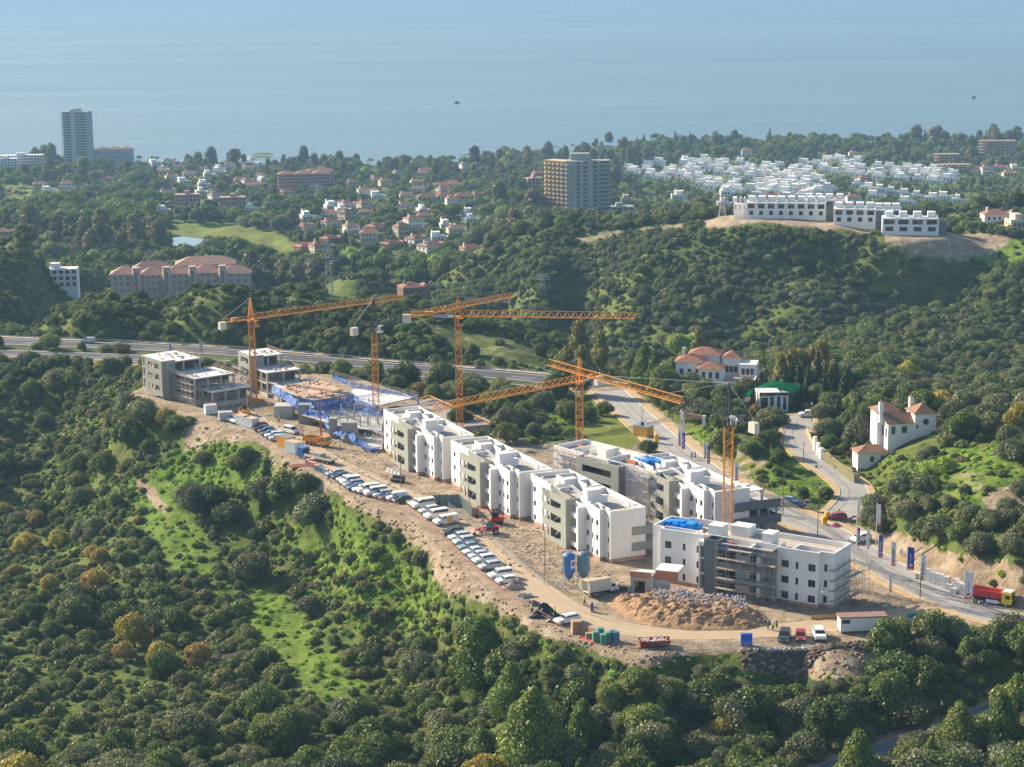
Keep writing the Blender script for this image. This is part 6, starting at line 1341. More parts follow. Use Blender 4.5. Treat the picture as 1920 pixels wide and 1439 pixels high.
# ---- box truck, tipper, crane lorry, telehandler, excavators
def wheels(r, spots, R_=.5, w=.32):
    wm = MB().wheel(0, 0, 0, R_, w).mesh('tyre', tyre); rm = MB().wheel(0, 0, 0, R_ * .55, w + .04).mesh('rim', rimm)
    for x, y in spots: q = link('wheel', wm, r, (x, y, R_)); link('rim', rm, q)
def box_truck():
    p = U(1125, 1114, 0); r = empty('box_truck', (p[0], p[1], .03), rad(28), 'white box truck with its rear doors open beside the garage entrance', 'truck')
    cream = mat('cream_panel', (.62, .58, .48), .6, var=.06)
    s = MB(); s.wall(-3.4, 1.8, -1.1, .9, 3.2, .06); s.box(-3.4, 1.8, 1.04, 1.1, .9, 3.2); s.box(1.74, 1.8, -1.04, 1.04, .9, 3.2); s.box(-3.4, 1.74, -1.04, 1.04, .9, 1.0); s.box(-3.4, 1.8, -1.1, 1.1, 3.2, 3.26); s.build('box', cream, r)
    MB().box(-3.44, -3.38, -2.1, -1.1, .95, 3.15).box(-3.44, -3.38, 1.1, 2.1, .95, 3.15).build('door', mat('green_grey_door', (.25, .27, .20), .7), r)
    MB().box(-3.3, 1.7, -.9, .9, 3.262, 3.29).build('roof_panel', mat('tan_roof_panel', (.5, .38, .22), .8), r)
    MB().profile([(1.85, .5), (3.7, .5), (3.75, 1.1), (3.2, 1.35), (2.75, 2.2), (1.85, 2.3)], -.98, .98, 0, lambda z: .12 if z > 1.8 else 0).build('cab', PAINT['white'], r)
    MB().add([(3.23, -.85, 1.38), (3.23, .85, 1.38), (2.82, .76, 2.12), (2.82, -.76, 2.12)], [(0, 1, 2, 3)]).box(2.1, 2.9, -.995, -.97, 1.35, 1.9).box(2.1, 2.9, .97, .995, 1.35, 1.9).build('window', cglass, r)
    MB().box(-3.3, 2, -.5, .5, .5, .9).build('chassis', blackp, r); wheels(r, [(-2.0, -.85), (-2.0, .85), (2.9, -.85), (2.9, .85)], .4, .28)
    for y in (-.7, .7): MB().box(3.7, 3.78, y - .18, y + .18, .85, 1.05).build('headlight', lampw, r)
box_truck()
def tipper():
    p = U(1862, 1133, 0); r = empty('tipper_truck', (p[0], p[1], .05), rad(-32), 'yellow cabbed tipper truck with a bright red skip body at the right edge', 'truck')
    redb = mat('tipper_red', (.62, .06, .05), .5, var=.1); yel = mat('tipper_yellow', (.85, .62, .02), .4)
    s = MB(); s.add([(-4.2, -1.2, 2.9), (1.6, -1.2, 2.7), (1.6, -1.0, 1.4), (-3.9, -1.0, 1.4), (-4.2, -1.12, 2.9), (1.6, -1.12, 2.7), (1.6, -.92, 1.45), (-3.9, -.92, 1.45)], [(0, 3, 2, 1), (4, 5, 6, 7), (0, 1, 5, 4)])
    s.add([(-4.2, 1.2, 2.9), (1.6, 1.2, 2.7), (1.6, 1.0, 1.4), (-3.9, 1.0, 1.4), (-4.2, 1.12, 2.9), (1.6, 1.12, 2.7), (1.6, .92, 1.45), (-3.9, .92, 1.45)], [(1, 2, 3, 0), (7, 6, 5, 4), (4, 5, 1, 0)])
    s.box(1.52, 1.6, -1.1, 1.1, 1.4, 2.72); s.add([(-4.2, -1.15, 2.7), (-4.2, 1.15, 2.7), (-3.9, .95, 1.4), (-3.9, -.95, 1.4)], [(0, 1, 2, 3)]); s.box(-3.9, 1.55, -.95, .95, 1.35, 1.45)
    for k in range(6): x = -3.7 + k * .98; s.box(x, x + .12, -1.26, -1.0, 1.5, 2.75); s.box(x, x + .12, 1.0, 1.26, 1.5, 2.75)
    s.build('skip_body', redb, r); MB().box(-3.5, 1.5, -.9, .9, 1.46, 1.6).build('gravel_load', mat('gravel_load', (.42, .40, .37), .95, bump=.5), r)
    MB().profile([(1.9, .7), (3.9, .7), (3.95, 1.5), (3.8, 2.75), (2.0, 2.85)], -1.2, 1.2).build('cab', yel, r)
    MB().box(2.0, 3.7, -1.0, 1.0, 2.85, 3.05).build('cab_roof', PAINT['white'], r)
    MB().add([(3.965, -1.05, 1.55), (3.965, 1.05, 1.55), (3.83, 1.05, 2.6), (3.83, -1.05, 2.6)], [(0, 1, 2, 3)]).box(2.7, 3.6, -1.215, -1.19, 1.7, 2.4).box(2.7, 3.6, 1.19, 1.215, 1.7, 2.4).box(3.7, 3.98, -1.1, 1.1, .75, 1.3).build('window', cglass, r)
    MB().box(-3.9, 2, -.45, .45, .75, 1.2).build('chassis', blackp, r); MB().box(-1.1, 1.3, -1.15, -.95, .5, 1.1).box(-1.1, 1.3, .95, 1.15, .5, 1.1).build('side_guard', PAINT['white'], r)
    wheels(r, [(x, y) for x in (-3.1, -1.8, 2.8) for y in (-.95, .95)], .52, .4)
tipper()
def flat_lorry():
    p = U(600, 866, 0); r = empty('flatbed_lorry', (p[0], p[1], .03), rad(-42), 'long flatbed lorry with cream drop sides, grey stack and blue cab', 'truck')
    MB().box(-4.5, 5, -1.2, 1.2, 1.0, 1.15).build('deck', conc, r); MB().box(-4.5, 5, -1.25, -1.2, 1.0, 1.6).box(-4.5, 5, 1.2, 1.25, 1.0, 1.6).box(5, 5.06, -1.25, 1.25, 1.0, 1.6).build('drop_side', mat('cream_panel', (.62, .58, .48)), r)
    MB().box(-2.2, 1.2, -1.0, .9, 1.15, 2.2).build('stack', conc, r); MB().profile([(-7.0, .6), (-5.0, .6), (-5.0, 2.8), (-6.8, 2.8), (-7.0, 1.5)], -1.2, 1.2).build('cab', mat('lorry_blue', (.03, .12, .38), .35), r)
    MB().box(-7.03, -6.98, -1, 1, 1.6, 2.6).box(-6.6, -5.6, 1.19, 1.22, 1.6, 2.4).box(-4.97, -4.93, -1, 1, 1.6, 2.5).build('window', cglass, r); MB().box(-5, 5, -.4, .4, .6, 1.0).build('chassis', blackp, r); wheels(r, [(x, y) for x in (-6.2, 2.6, 3.8) for y in (-.95, .95)], .5, .4)
flat_lorry()
def crane_lorry():
    p = U(597, 836, 0); r = empty('crane_lorry', (p[0], p[1], .03), rad(-33), 'orange tipper lorry with teal windscreen in front of the bare columns', 'truck'); og = mat('lorry_orange', (.75, .30, .02), .4)
    s = MB(); s.box(-4, .8, -1.25, -1.15, 1.1, 2.2); s.box(-4, .8, 1.15, 1.25, 1.1, 2.2); s.box(-4.08, -4, -1.25, 1.25, 1.1, 2.2); s.box(.8, .9, -1.25, 1.25, 1.1, 2.5); s.box(-4, .8, -1.15, 1.15, 1.0, 1.1); s.build('tipper_body', og, r)
    MB().profile([(1.3, .7), (3.2, .7), (3.3, 1.5), (3.1, 2.7), (1.4, 2.75)], -1.2, 1.2).build('cab', og, r); MB().add([(3.32, -1.0, 1.6), (3.32, 1.0, 1.6), (3.15, 1.0, 2.5), (3.15, -1.0, 2.5)], [(0, 1, 2, 3)]).box(1.8, 2.8, -1.22, -1.19, 1.6, 2.4).build('window', mat('teal_glass', (.03, .22, .22), .1), r)
    MB().box(-3.9, 1.5, -.4, .4, .7, 1.0).build('chassis', blackp, r); MB().box(-3.9, .7, -1.1, 1.1, 1.1, 1.5).build('load', blackp, r); wheels(r, [(x, y) for x in (-3, -1.8, 2.2) for y in (-.95, .95)], .5, .4)
    MB().bar((1.05, 0, 1.0), (1.05, 0, 6.5), .22).bar((1.05, 0, 6.5), (.3, .4, 10.5), .14).build('loader_arm', redsteel, r)
crane_lorry()
def excavator(u, v, az, col, label, sc=1.0, z=0.0, arm=((.9, 1.5), (2.2, 3.6), (3.9, 3.4), (4.3, 1.6))):
    p = U(u, v, z); r = empty('excavator', (p[0], p[1], z + .02), rad(az), label, 'excavator', 'small excavators on the site'); r.scale = (sc,) * 3
    for y in (-.75, .75): MB().profile([(-1.2, .0), (1.2, .0), (1.45, .3), (1.2, .6), (-1.2, .6), (-1.45, .3)], y - .2, y + .2).build('track', blackp, r)
    MB().box(-1.2, 1.0, -.85, .85, .65, 1.35).box(-1.5, -1.1, -.8, .8, .7, 1.5).build('house', col, r); cb = MB().box(-.5, .8, -.15, .8, 1.35, 2.6).build('cab', blackp, r); MB().box(-.4, .82, -.17, .82, 1.6, 2.45).build('cab_window', cglass, cb)
    a = MB(); pr = None
    for q in arm:
        q = (q[0], -.4, q[1])
        if pr: a.bar(pr, q, .17)
        pr = q
    a.build('boom', col, r); x, _, zz = pr; MB().profile([(x - .5, zz), (x + .3, zz + .1), (x + .2, zz - .7), (x - .4, zz - .8)], -.8, 0).build('bucket', blackp, r)
    MB().box(1.5, 1.7, -.9, .9, .1, .6).build('blade', col, r)
yex = mat('excavator_yellow', (.78, .36, .02), .45); rex = mat('excavator_red', (.45, .03, .03), .45)
excavator(931, 982, 170, rex, 'red mini excavator with bent boom on the sandy gap between white blocks', 1.05)
excavator(462, 778, 100, yex, 'yellow excavator with raised boom in front of the far left concrete frame', 1.1, arm=((.9, 1.5), (1.6, 3.6), (2.4, 5.0), (3.2, 4.2))); excavator(443, 780, 60, yex, 'tiny yellow excavator left of the larger one', .6)
def telehandler():
    p = U(915, 1001, 0); r = empty('telehandler', (p[0], p[1], .02), rad(196), 'dark red telehandler with teal cab windows on the dirt road', 'loader')
    MB().box(-2.2, 1.6, -.9, .9, .7, 1.3).box(-2.3, -1.2, -.8, .8, 1.3, 1.6).build('body', rex, r); c = MB().box(-.9, .6, .1, .95, 1.3, 2.5).build('cab', blackp, r); MB().box(-.8, .63, .08, .98, 1.5, 2.4).build('cab_window', mat('teal_glass', (.03, .22, .22)), c)
    MB().bar((-1.8, -.3, 1.9), (3.0, -.3, .9), .2).build('boom', rex, r); MB().profile([(3.0, .2), (3.9, .15), (3.9, .5), (3.1, 1.2)], -1.1, 1.1).build('bucket', redsteel, r); wheels(r, [(x, y) for x in (-1.5, 1.2) for y in (-.95, .95)], .62, .45)
telehandler()

# ---- containers, cabins, skips, silos, pallets
def container(u, v, az, L, W, H, m, top, label, z=0.0, name='site_container'):
    p = U(u, v, z); r = empty(name, (p[0], p[1], z + .02), rad(az), label, 'container', 'site containers'); s = MB(); n = int(L / .28)
    s.box(-L / 2, L / 2, -W / 2, W / 2, .1, H)
    for k in range(n): x = -L / 2 + (k + .25) * L / n; s.box(x, x + .14, -W / 2 - .03, W / 2 + .03, .2, H - .15)
    s.build('body', m, r); MB().box(-L / 2 - .03, L / 2 + .03, -W / 2 - .05, W / 2 + .05, H, H + .06).build('roof', top, r)
    MB().box(L / 2, L / 2 + .05, -W / 2 + .15, -.02, .25, H - .2).box(L / 2, L / 2 + .05, .02, W / 2 - .15, .25, H - .2).build('door', m, r); return r
cwh = mat('container_white', (.60, .66, .68), .6, var=.08); cgr = mat('container_grey', (.40, .40, .40), .6, var=.1); cor = mat('container_orange', (.72, .36, .05), .6, var=.1); rustr = mat('faded_roof', (.48, .36, .27), .85, var=.2); blr = mat('blue_roof', (.13, .22, .28), .7)
container(395, 776, 20, 3.2, 2.4, 2.5, cwh, rustr, 'small pale hut with a brown roof at the foot of the far left frame'); container(423, 788, 15, 3.6, 2.3, 2.3, cgr, cgr, 'grey container beside the two small pale cars')
container(457, 797, -45, 4.6, 2.4, 2.6, cwh, rustr, 'white container, left of the pair above the parked cars'); container(470, 801, -45, 4.6, 2.4, 2.6, cwh, rustr, 'white container, right of the pair above the parked cars')
container(537, 838, -45, 4.4, 2.6, 2.8, cor, blr, 'orange container with a blue grey roof'); container(551, 849, -45, 4.2, 2.4, 2.9, cwh, rustr, 'white container with a tan roof beside the orange one'); container(1206, 818, -40, 4.6, 2.8, 2.8, mat('ochre_shed', (.62, .36, .08), .8), mat('blue_roof', (.13, .22, .28)), 'ochre shed with a grey lid under the round park tree', -.6)
def cabin():
    p = U(1616, 1183, 0); r = empty('site_cabin', (p[0], p[1], 0), rad(4), 'long white site cabin on short legs with a brown roof and two dark windows', 'cabin')
    wp = mat('cabin_white', (.70, .74, .76), .6, var=.03); MB().wall(-4.3, 4.3, -1.3, .45, 2.9, .1, [(-4.0, -2.5, 1.85, 2.6), (2.7, 4.2, 1.85, 2.6)]).box(-4.3, -4.2, -1.2, 1.2, .45, 2.9).box(4.2, 4.3, -1.2, 1.2, .45, 2.9).box(-4.3, 4.3, 1.2, 1.3, .45, 2.9).box(-4.3, 4.3, -1.2, 1.2, .35, .45).build('wall', wp, r)
    MB().box(-4.5, 4.4, -1.45, 1.4, 2.9, 3.15).build('roof', mat('brown_roof', (.25, .16, .12), .7), r)
    for x in (-3.25, 3.45): w = MB().box(x - .7, x + .7, -1.27, -1.2, 1.88, 2.57).build('window', glass, r)
    for x in (-4.0, -2.9, 2.9, 4.0): MB().box(x - .12, x + .12, -1.1, -.8, 0, .35).box(x - .12, x + .12, .8, 1.1, 0, .35).build('leg', conc, r)
cabin()
tb = mat('toilet_blue', (.02, .10, .55), .45, var=.08)
for i, u in enumerate((1394, 1405)):
    p = U(u, 1211, 0); r = empty('portable_toilet', (p[0], p[1], 0), rad(-4), ('left' if i == 0 else 'right') + ' one of two bright blue portable toilets beside the dirt road', 'toilet', 'blue portable toilets'); MB().box(-.5, .5, -.5, .5, .08, 2.1).build('shell', tb, r); MB().box(-.36, .36, -.54, -.5, .15, 1.95).build('door', tb, r); MB().box(-.53, .53, -.53, .53, 2.1, 2.2).box(-.3, .3, -.3, .3, 2.2, 2.3).build('roof', tb, r); MB().box(-.4, .4, -.4, .4, 0, .08).build('base', conc, r)
def silo(u, v, col, label, seed):
    p = U(u, v, 0); r = empty('cement_silo', (p[0], p[1], 0), rad(20), label, 'silo', 'blue cement silos on legs'); s = MB(); s.cone((0, 0), 1.25, 1.25, 3.0, 6.4, 20); s.cone((0, 0), 1.25, .75, 6.4, 6.85, 20); s.cone((0, 0), .35, 1.25, 1.5, 3.0, 20); s.cone((0, 0), .75, .2, 6.85, 7.0, 20); s.build('tank', col, r, smooth=False)
    for k in range(4): t = k * math.pi / 2 + .4; a = (1.15 * math.cos(t), 1.15 * math.sin(t)); t2 = t + math.pi / 2; b = (1.15 * math.cos(t2), 1.15 * math.sin(t2)); MB().bar((*a, 0), (*a, 3.2), .08).bar((*a, .3), (*b, 2.4), .04).bar((*b, .3), (*a, 2.4), .04).build('leg', steel, r)
    MB().bar((-1.32, 0, .5), (-1.32, 0, 6.6), .05).bar((-1.2, -.5, 1.0), (-1.2, -.5, 7), .05).build('ladder', steel, r); return r
sb = mat('silo_blue', (.03, .13, .42), .5, col2=(.07, .20, .46), scale=.8); sb2 = mat('silo_faded_blue', (.07, .17, .27), .6, col2=(.16, .26, .32), scale=.9)
si = silo(1067, 1100, sb, 'left blue cement silo with a white poster on its side', 1); MB().box(-.02, .02, -.55, .55, 4.0, 5.7).build('poster', signw, si, (.35, -1.22, 0), rad(-68)); MB().box(-.03, .03, -.3, .3, 4.5, 5.3).build('poster_print', mat('print_brown', (.25, .08, .06), .7), si, (.36, -1.235, 0), rad(-68))
silo(1094, 1098, sb2, 'right faded blue cement silo', 2)
def skip():
    p = U(1227, 1212, 0); r = empty('rubble_skip', (p[0], p[1], 0), rad(4), 'long dark red skip filled with rubble on the outer edge of the dirt road', 'skip'); dr = mat('skip_red', (.30, .03, .03), .55, var=.2)
    s = MB(); s.add([(-2.6, -1, .1), (2.3, -1, .1), (2.9, -1.15, 1.3), (-2.7, -1.15, 1.3), (-2.6, 1, .1), (2.3, 1, .1), (2.9, 1.15, 1.3), (-2.7, 1.15, 1.3)], [(0, 1, 2, 3), (7, 6, 5, 4), (1, 5, 6, 2), (3, 7, 4, 0), (3, 2, 1, 0), (4, 5, 6, 7), (0, 4, 5, 1)])
    s.bar((-2.7, -1.15, 1.3), (2.9, -1.15, 1.3), .07); s.bar((-2.7, 1.15, 1.3), (2.9, 1.15, 1.3), .07); s.build('shell', dr, r); R_ = random.Random(1); q = MB()
    for k in range(60): x, y = R_.uniform(-2.4, 2.4), R_.uniform(-.95, .95); q.box(x - .18, x + .18, y - .15, y + .15, .9, 1.15 + R_.random() * .2)
    o = q.build('rubble', mat('rubble', (.5, .45, .42), .9, var=.4, scale=3), r); o['kind'] = 'stuff'
skip()
_PAL = {}
def pallet(u, v, az, w, d, h, m, label, group, z=0.0, layers=3, cat='pallet'):
    p = U(u, v, z); r = empty('loaded_pallet', (p[0], p[1], z + .02), rad(az), label, cat, group); MB().box(-w / 2, w / 2, -d / 2, d / 2, 0, .05).box(-w / 2, w / 2, -d / 2, -d / 2 + .1, .05, .14).box(-w / 2, w / 2, d / 2 - .1, d / 2, .05, .14).build('pallet_base', plankm, r)
    for k in range(layers): z0 = .14 + k * (h - .14) / layers; q = .02 * (k % 2); MB().box(-w / 2 + q, w / 2 - q, -d / 2 + q, d / 2 - q, z0, z0 + (h - .14) / layers - .03).build('layer', m, r)
    return r
brickp = mat('brick_stack', (.42, .24, .15), .9, var=.25, scale=2.5); teal = mat('teal_wrap', (.10, .27, .22), .5, var=.2, scale=2); tealw = mat('blue_wrap', (.08, .20, .28), .5, var=.2, scale=2); gwrap = mat('pale_wrap', (.52, .53, .54), .5, var=.08); pinkb = mat('pink_brick_stack', (.55, .30, .24), .9, var=.25, scale=3)
pallet(1081, 1187, 10, 1.8, 1.6, 2.4, brickp, 'tallest brown brick pallet beside the hidden white estate car', 'brick pallets on the outer road edge', layers=5); pallet(1096, 1190, 5, 1.3, 1.2, 1.5, brickp, 'shorter tan brick pallet left of the green pallets', 'brick pallets on the outer road edge'); pallet(1104, 1196, 5, 1.2, 1.2, 1.0, brickp, 'lowest brick pallet right at the green pallets', 'brick pallets on the outer road edge')
for u, v, m, h, lab in ((1117, 1203, teal, 1.9, 'green wrapped pallet, farthest left of its cluster'), (1126, 1196, teal, 1.9, 'green wrapped pallet at the back of its cluster'), (1131, 1207, teal, 1.8, 'green wrapped pallet, nearest of its cluster'), (1139, 1203, teal, 1.8, 'green wrapped pallet right of the nearest one'), (1148, 1201, tealw, 1.9, 'blue wrapped pallet right of the green ones'), (1155, 1203, tealw, 1.9, 'blue grey wrapped pallet, last on the right')): pallet(u, v, 8, 1.15, 1.1, h, m, lab, 'green and blue wrapped pallets', layers=4)
pallet(767, 944, 20, 1.8, 1.1, .9, brickp, 'low brick pallet in the gap of the parked row', 'brick pallets on the outer road edge')
for i, (u, v) in enumerate([(1724, 1085), (1739, 1089), (1749, 1093), (1758, 1096), (1766, 1098), (1775, 1102), (1781, 1105), (1794, 1107), (1799, 1112), (1806, 1116), (1789, 1113)]):
    two = i not in (0, 6, 10); pallet(u, v, -38, 1.15, 1.15, 2.3 if two else 1.1, gwrap, ['pale wrapped pallet alone at the left behind a flag', 'first tall pale pallet stack at the foot of the cut bank', 'second tall pale pallet stack under the cut bank', 'third tall pale pallet stack under the cut bank', 'fourth tall pale pallet stack under the cut bank', 'fifth tall pale pallet stack, nearest of the row', 'single low pale pallet in the gap between the stacks', 'pale pallet stack just right of the low single one', 'pale pallet stack in the middle of the right hand group', 'pale pallet stack touching the white and orange flag', 'low pale pallet in front of the right hand group'][i], 'pale wrapped pallets along the road', layers=2 if two else 1)
for i, (u, v, m) in enumerate([(578, 872, pinkb), (583, 876, pinkb), (590, 878, pinkb), (594, 882, pinkb), (600, 884, tealw), (606, 887, tealw), (612, 890, pinkb), (586, 870, pinkb)]): pallet(u, v, -35, 1.2, 1.1, 1.4, m, ['pink brick pallet at the left of the bunch by the lorry', 'pink brick pallet second in the bunch by the lorry', 'pink brick pallet third in the bunch by the lorry', 'pink brick pallet before the blue ones by the lorry', 'blue wrapped pallet behind the blue railing', 'second blue wrapped pallet behind the blue railing', 'last pink pallet at the end of the blue railing', 'pink brick pallet against the flatbed lorry'][i], 'brick and block pallets by the flatbed lorry')
def lump(name, u, v, rx, ry, h, m, label, cat, seed=0, group=None, z=0.0, n=9, az=0, rough=.18):
    p = U(u, v, z); R_ = np.random.RandomState(seed); s = MB(); k = 18; rings = 5; vs = []
    for j in range(rings + 1):
        f = j / rings
        for i in range(k): t = 2 * math.pi * i / k; q = (1 - f ** 1.3) ** .7 * (1 + R_.uniform(-rough, rough)); vs.append((rx * q * math.cos(t), ry * q * math.sin(t), h * f * (1 + R_.uniform(-rough, rough)) * (1 if j else 0) - .05))
    s.add(vs, [(j * k + i, j * k + (i + 1) % k, (j + 1) * k + (i + 1) % k, (j + 1) * k + i) for j in range(rings) for i in range(k)]); s.f.append(tuple(rings * k + i for i in range(k))); s.m.append(0)
    o = s.build(name, m, None, (p[0], p[1], z), rad(az)); tag(o, label, cat, group); return o
# heaps of earth and rubble in front of the nearest block
def heap():
    nx, ny = 130, 110; cx, cy = U(1310, 1140, 0)[:2]; vs = []; R_ = 0; X = np.linspace(-20, 20, nx); Y = np.linspace(-17, 17, ny); GX_, GY_ = np.meshgrid(X, Y)
    a = rad(-25); WX = cx + GX_ * math.cos(a) - GY_ * math.sin(a); WY = cy + GX_ * math.sin(a) + GY_ * math.cos(a); uu_, vv_ = PJ(np.stack([WX, WY, WX * 0], -1))
    outl = [(1135, 1130), (1165, 1112), (1200, 1118), (1225, 1098), (1300, 1125), (1400, 1135), (1440, 1158), (1450, 1172), (1400, 1183), (1300, 1184), (1220, 1176), (1170, 1158)]
    ins = inpoly(uu_, vv_, outl); d, _ = segdist(WX, WY, [tuple(U(p[0], p[1], 0)[:2]) for p in outl], True); h = np.where(ins, np.minimum(d * .42, 1.9 + 1.2 * fbm(WX / 4, WY / 4, 5)), -.1)
    h = h + np.where(ins, (fbm(WX / 1.2, WY / 1.2, 15) * .6 + np.abs(fbm(WX / 3, WY / .9, 25)) * .5) * np.clip(d / 2.5, 0, 1), 0); h = np.maximum(h, np.where(ins, .02, -.25)); s = MB(); s.v = [tuple(q) for q in np.stack([WX, WY, h], -1).reshape(-1, 3)]
    s.f = [(j * nx + i, j * nx + i + 1, (j + 1) * nx + i + 1, (j + 1) * nx + i) for j in range(ny - 1) for i in range(nx - 1) if ins[j, i] or ins[j + 1, i + 1] or ins[j, i + 1] or ins[j + 1, i]]; s.m = [0] * len(s.f)
    o = s.build('earth_heap', mat('excavated_earth', (.17, .09, .045), .95, col2=(.44, .29, .16), scale=.45, bump=.8, bscale=3)); tag(o, 'large brown heap of excavated earth between the dirt road and the nearest block', 'earth heap')
    R2 = random.Random(3); q = MB()
    for k in range(1300):
        u, v = R2.uniform(1225, 1400), R2.uniform(1105, 1150); f = (u - 1225) / 175
        if abs(v - (1112 + f * 22)) > 12: continue
        g_ = U(u, v + 18, 0); hh = 1.9; t = R2.uniform(.05, .2); hz = hh * R2.uniform(.9, 1.2); q.bar((g_[0] - t, g_[1], hz), (g_[0] + t, g_[1] + R2.uniform(-t, t), hz + R2.uniform(-.1, .25)), t)
    o = q.build('rubble_heap', mat('grey_rubble', (.36, .34, .37), .9, var=.25, scale=1.2)); tag(o, 'grey rubble tipped over the top of the brown earth heap', 'rubble'); o['kind'] = 'stuff'
heap()
blk = mat('black_tarpaulin', (.02, .022, .026), .5, bump=.5, bscale=2)
for i, a_ in enumerate([('covered_load', 1020, 1150, 2.0, 1.4, 2.0, 'pointed black sheeted heap beside the dirt road'), ('covered_load', 1040, 1165, 1.7, 1.4, 1.9, 'black sheeted stack nearest the road with a grey front'), ('covered_load', 1008, 1158, 1.8, 1.0, 1.2, 'low black heap on the outer side of the sheeted stacks')]): lump(a_[0], a_[1], a_[2], a_[3], a_[4], a_[5], blk, a_[6], 'covered load', i, 'black sheeted loads by the road')
lump('rubble_pile', 960, 1104, 2.4, 1.4, 1.2, mat('pinkish_rubble', (.50, .36, .29), .95, col2=(.30, .22, .19), scale=2), 'pinkish rubble pile just below the last white van', 'rubble', 8); lump('timber_pile', 985, 1120, 2.2, .9, .7, mat('grey_timber', (.42, .40, .40), .9, col2=(.2, .18, .18), scale=3), 'heap of grey timber and scrap along the outer fence', 'scrap heap', 9, rough=.35); lump('scrap_pile', 1000, 1135, 1.8, .9, .9, mat('mixed_scrap', (.30, .27, .25), .9, col2=(.12, .1, .1), scale=3), 'mixed scrap pile left of the black sheeted stacks', 'scrap heap', 10, rough=.35)
lump('brown_pit', 560, 873, 3.2, 2.0, .35, mat('rust_earth', (.20, .07, .04), .95), 'flat rust brown bin of earth below the white containers', 'bin', 3, rough=.05); lump('earth_mound', 1165, 1232, 4.5, 2.6, 2.2, mat('excavated_earth', (.17, .09, .045)), 'small tipped mound of brown earth below the green pallets', 'earth heap', 12, z=-3.5)
for i, (u, v) in enumerate([(730, 884), (737, 887), (744, 890), (750, 892)]): o = lump('white_bag', u, v, .75, .75, 1.2, signw, ['white bulk bag, farthest left of four below the first white block', 'second white bulk bag below the first white block', 'third white bulk bag below the first white block', 'white bulk bag beside the dark pipes below the first block'][i], 'bag', 20 + i, 'white bulk bags')
lump('sack_stack', 1048, 1163, 1.4, .8, .9, mat('red_white_sacks', (.72, .62, .60), .7, col2=(.55, .1, .1), scale=3), 'red and white sacks stacked beside the white estate car', 'sacks', 31, az=-40)
o = MB().wheel(0, 0, .5, .5, 3.2).wheel(1.05, .2, .5, .5, 3.0).wheel(.5, 0, 1.3, .45, 2.8).build('black_pipe', blk, None, tuple(U(745, 905, 0)), rad(60)); tag(o, 'bundle of black plastic pipes beside the dirt road below the first white block', 'pipes')
for i, (u, v, a_) in enumerate([(1250, 1218, 4), (1000, 1145, -40)]): pass
# site hoardings and the blue green panel fence
def panels(name, P, h, m, label, cat, step=2.4, posth=None, z=None, gap=.04, th=.05, rails=False, pm=None, part='panel', raise_=0.0):
    r = empty(name, (0, 0, 0), 0, label, cat); pts = [np.array(U(u, v, zz)) for u, v, zz in P]; acc = []
    for a, b in zip(pts[:-1], pts[1:]):
        n = max(1, int(round(np.linalg.norm(b - a) / step)))
        acc += [(a + (b - a) * i / n, a + (b - a) * (i + 1) / n) for i in range(n)]
    pmesh = {}
    for a, b in acc:
        L = float(np.linalg.norm((b - a)[:2])); k = round(L, 1)
        if k not in pmesh:
            s = MB()
            if rails:
                for zz in np.linspace(.1, h, rails): s.bar((0, 0, zz), (k, 0, zz), .03)
                s.bar((0, 0, 0), (0, 0, h), .035)
            else: s.box(gap, k - gap, -th / 2, th / 2, raise_, h)
            pmesh[k] = s.mesh(part, m)
        link(part, pmesh[k], r, (a[0], a[1], (a[2] + b[2]) / 2), math.atan2(b[1] - a[1], b[0] - a[0]))
    if posth:
        pp = MB().box(-.06, .06, -.06, .06, 0, posth).mesh('post', pm or m)
        for a, b in acc: link('post', pp, r, (a[0], a[1], a[2]))
    return r
panels('site_hoarding', [(812, 948, 0), (862, 948, 0)], 2.5, mat('green_grey_panel', (.19, .25, .24), .6, var=.08), 'green grey panel hoarding in front of the gap between first and second block', 'hoarding', 1.6, 2.8, pm=blackp); panels('site_hoarding', [(862, 948, 0), (885, 970, 0)], 2.6, mat('dark_green_panel', (.07, .10, .10), .6), 'dark panel hoarding running back beside the second block scaffold', 'hoarding', 1.6)
wire = mat('fence_wire', (.28, .27, .25), .6, metal=.3)
panels('wire_fence', [(u, v + 1, 0) for u, v in [(640, 903), (680, 928), (740, 950), (790, 976), (838, 1018), (880, 1064), (940, 1108), (1000, 1150), (1055, 1180)]], 1.2, mat('red_white_rail', (.62, .45, .42), .7, col2=(.5, .12, .08), scale=1.5), 'low railing along the outer edge below the parked cars', 'railing', 2.6, rails=3)
panels('wire_fence', [(u, v, 0) for u, v in [(1170, 1214), (1250, 1219), (1400, 1217), (1520, 1212)]], 1.3, wire, 'wire fence on the outer edge by the blue toilets', 'fence', 2.6, rails=4); panels('wire_fence', [(u, v, 0) for u, v in [(840, 957), (880, 985), (910, 1010), (960, 1050), (1020, 1095), (1060, 1112)]], 1.8, wire, 'wire mesh fence between the dirt road and the white blocks', 'fence', 2.6, rails=7)
panels('wire_fence', [(u, v, 0) for u, v in [(1450, 940), (1530, 985), (1600, 1040), (1660, 1085), (1720, 1115), (1745, 1125)]], 1.8, wire, 'wire fence with posts between the nearest block and the asphalt road', 'fence', 2.6, rails=7); panels('blue_railing', [(598, 885, 0), (612, 893, 0), (622, 898, 0)], 1.5, mat('light_blue_rail', (.22, .40, .65), .6), 'light blue upright railing below the pallets', 'railing', .5, rails=2)
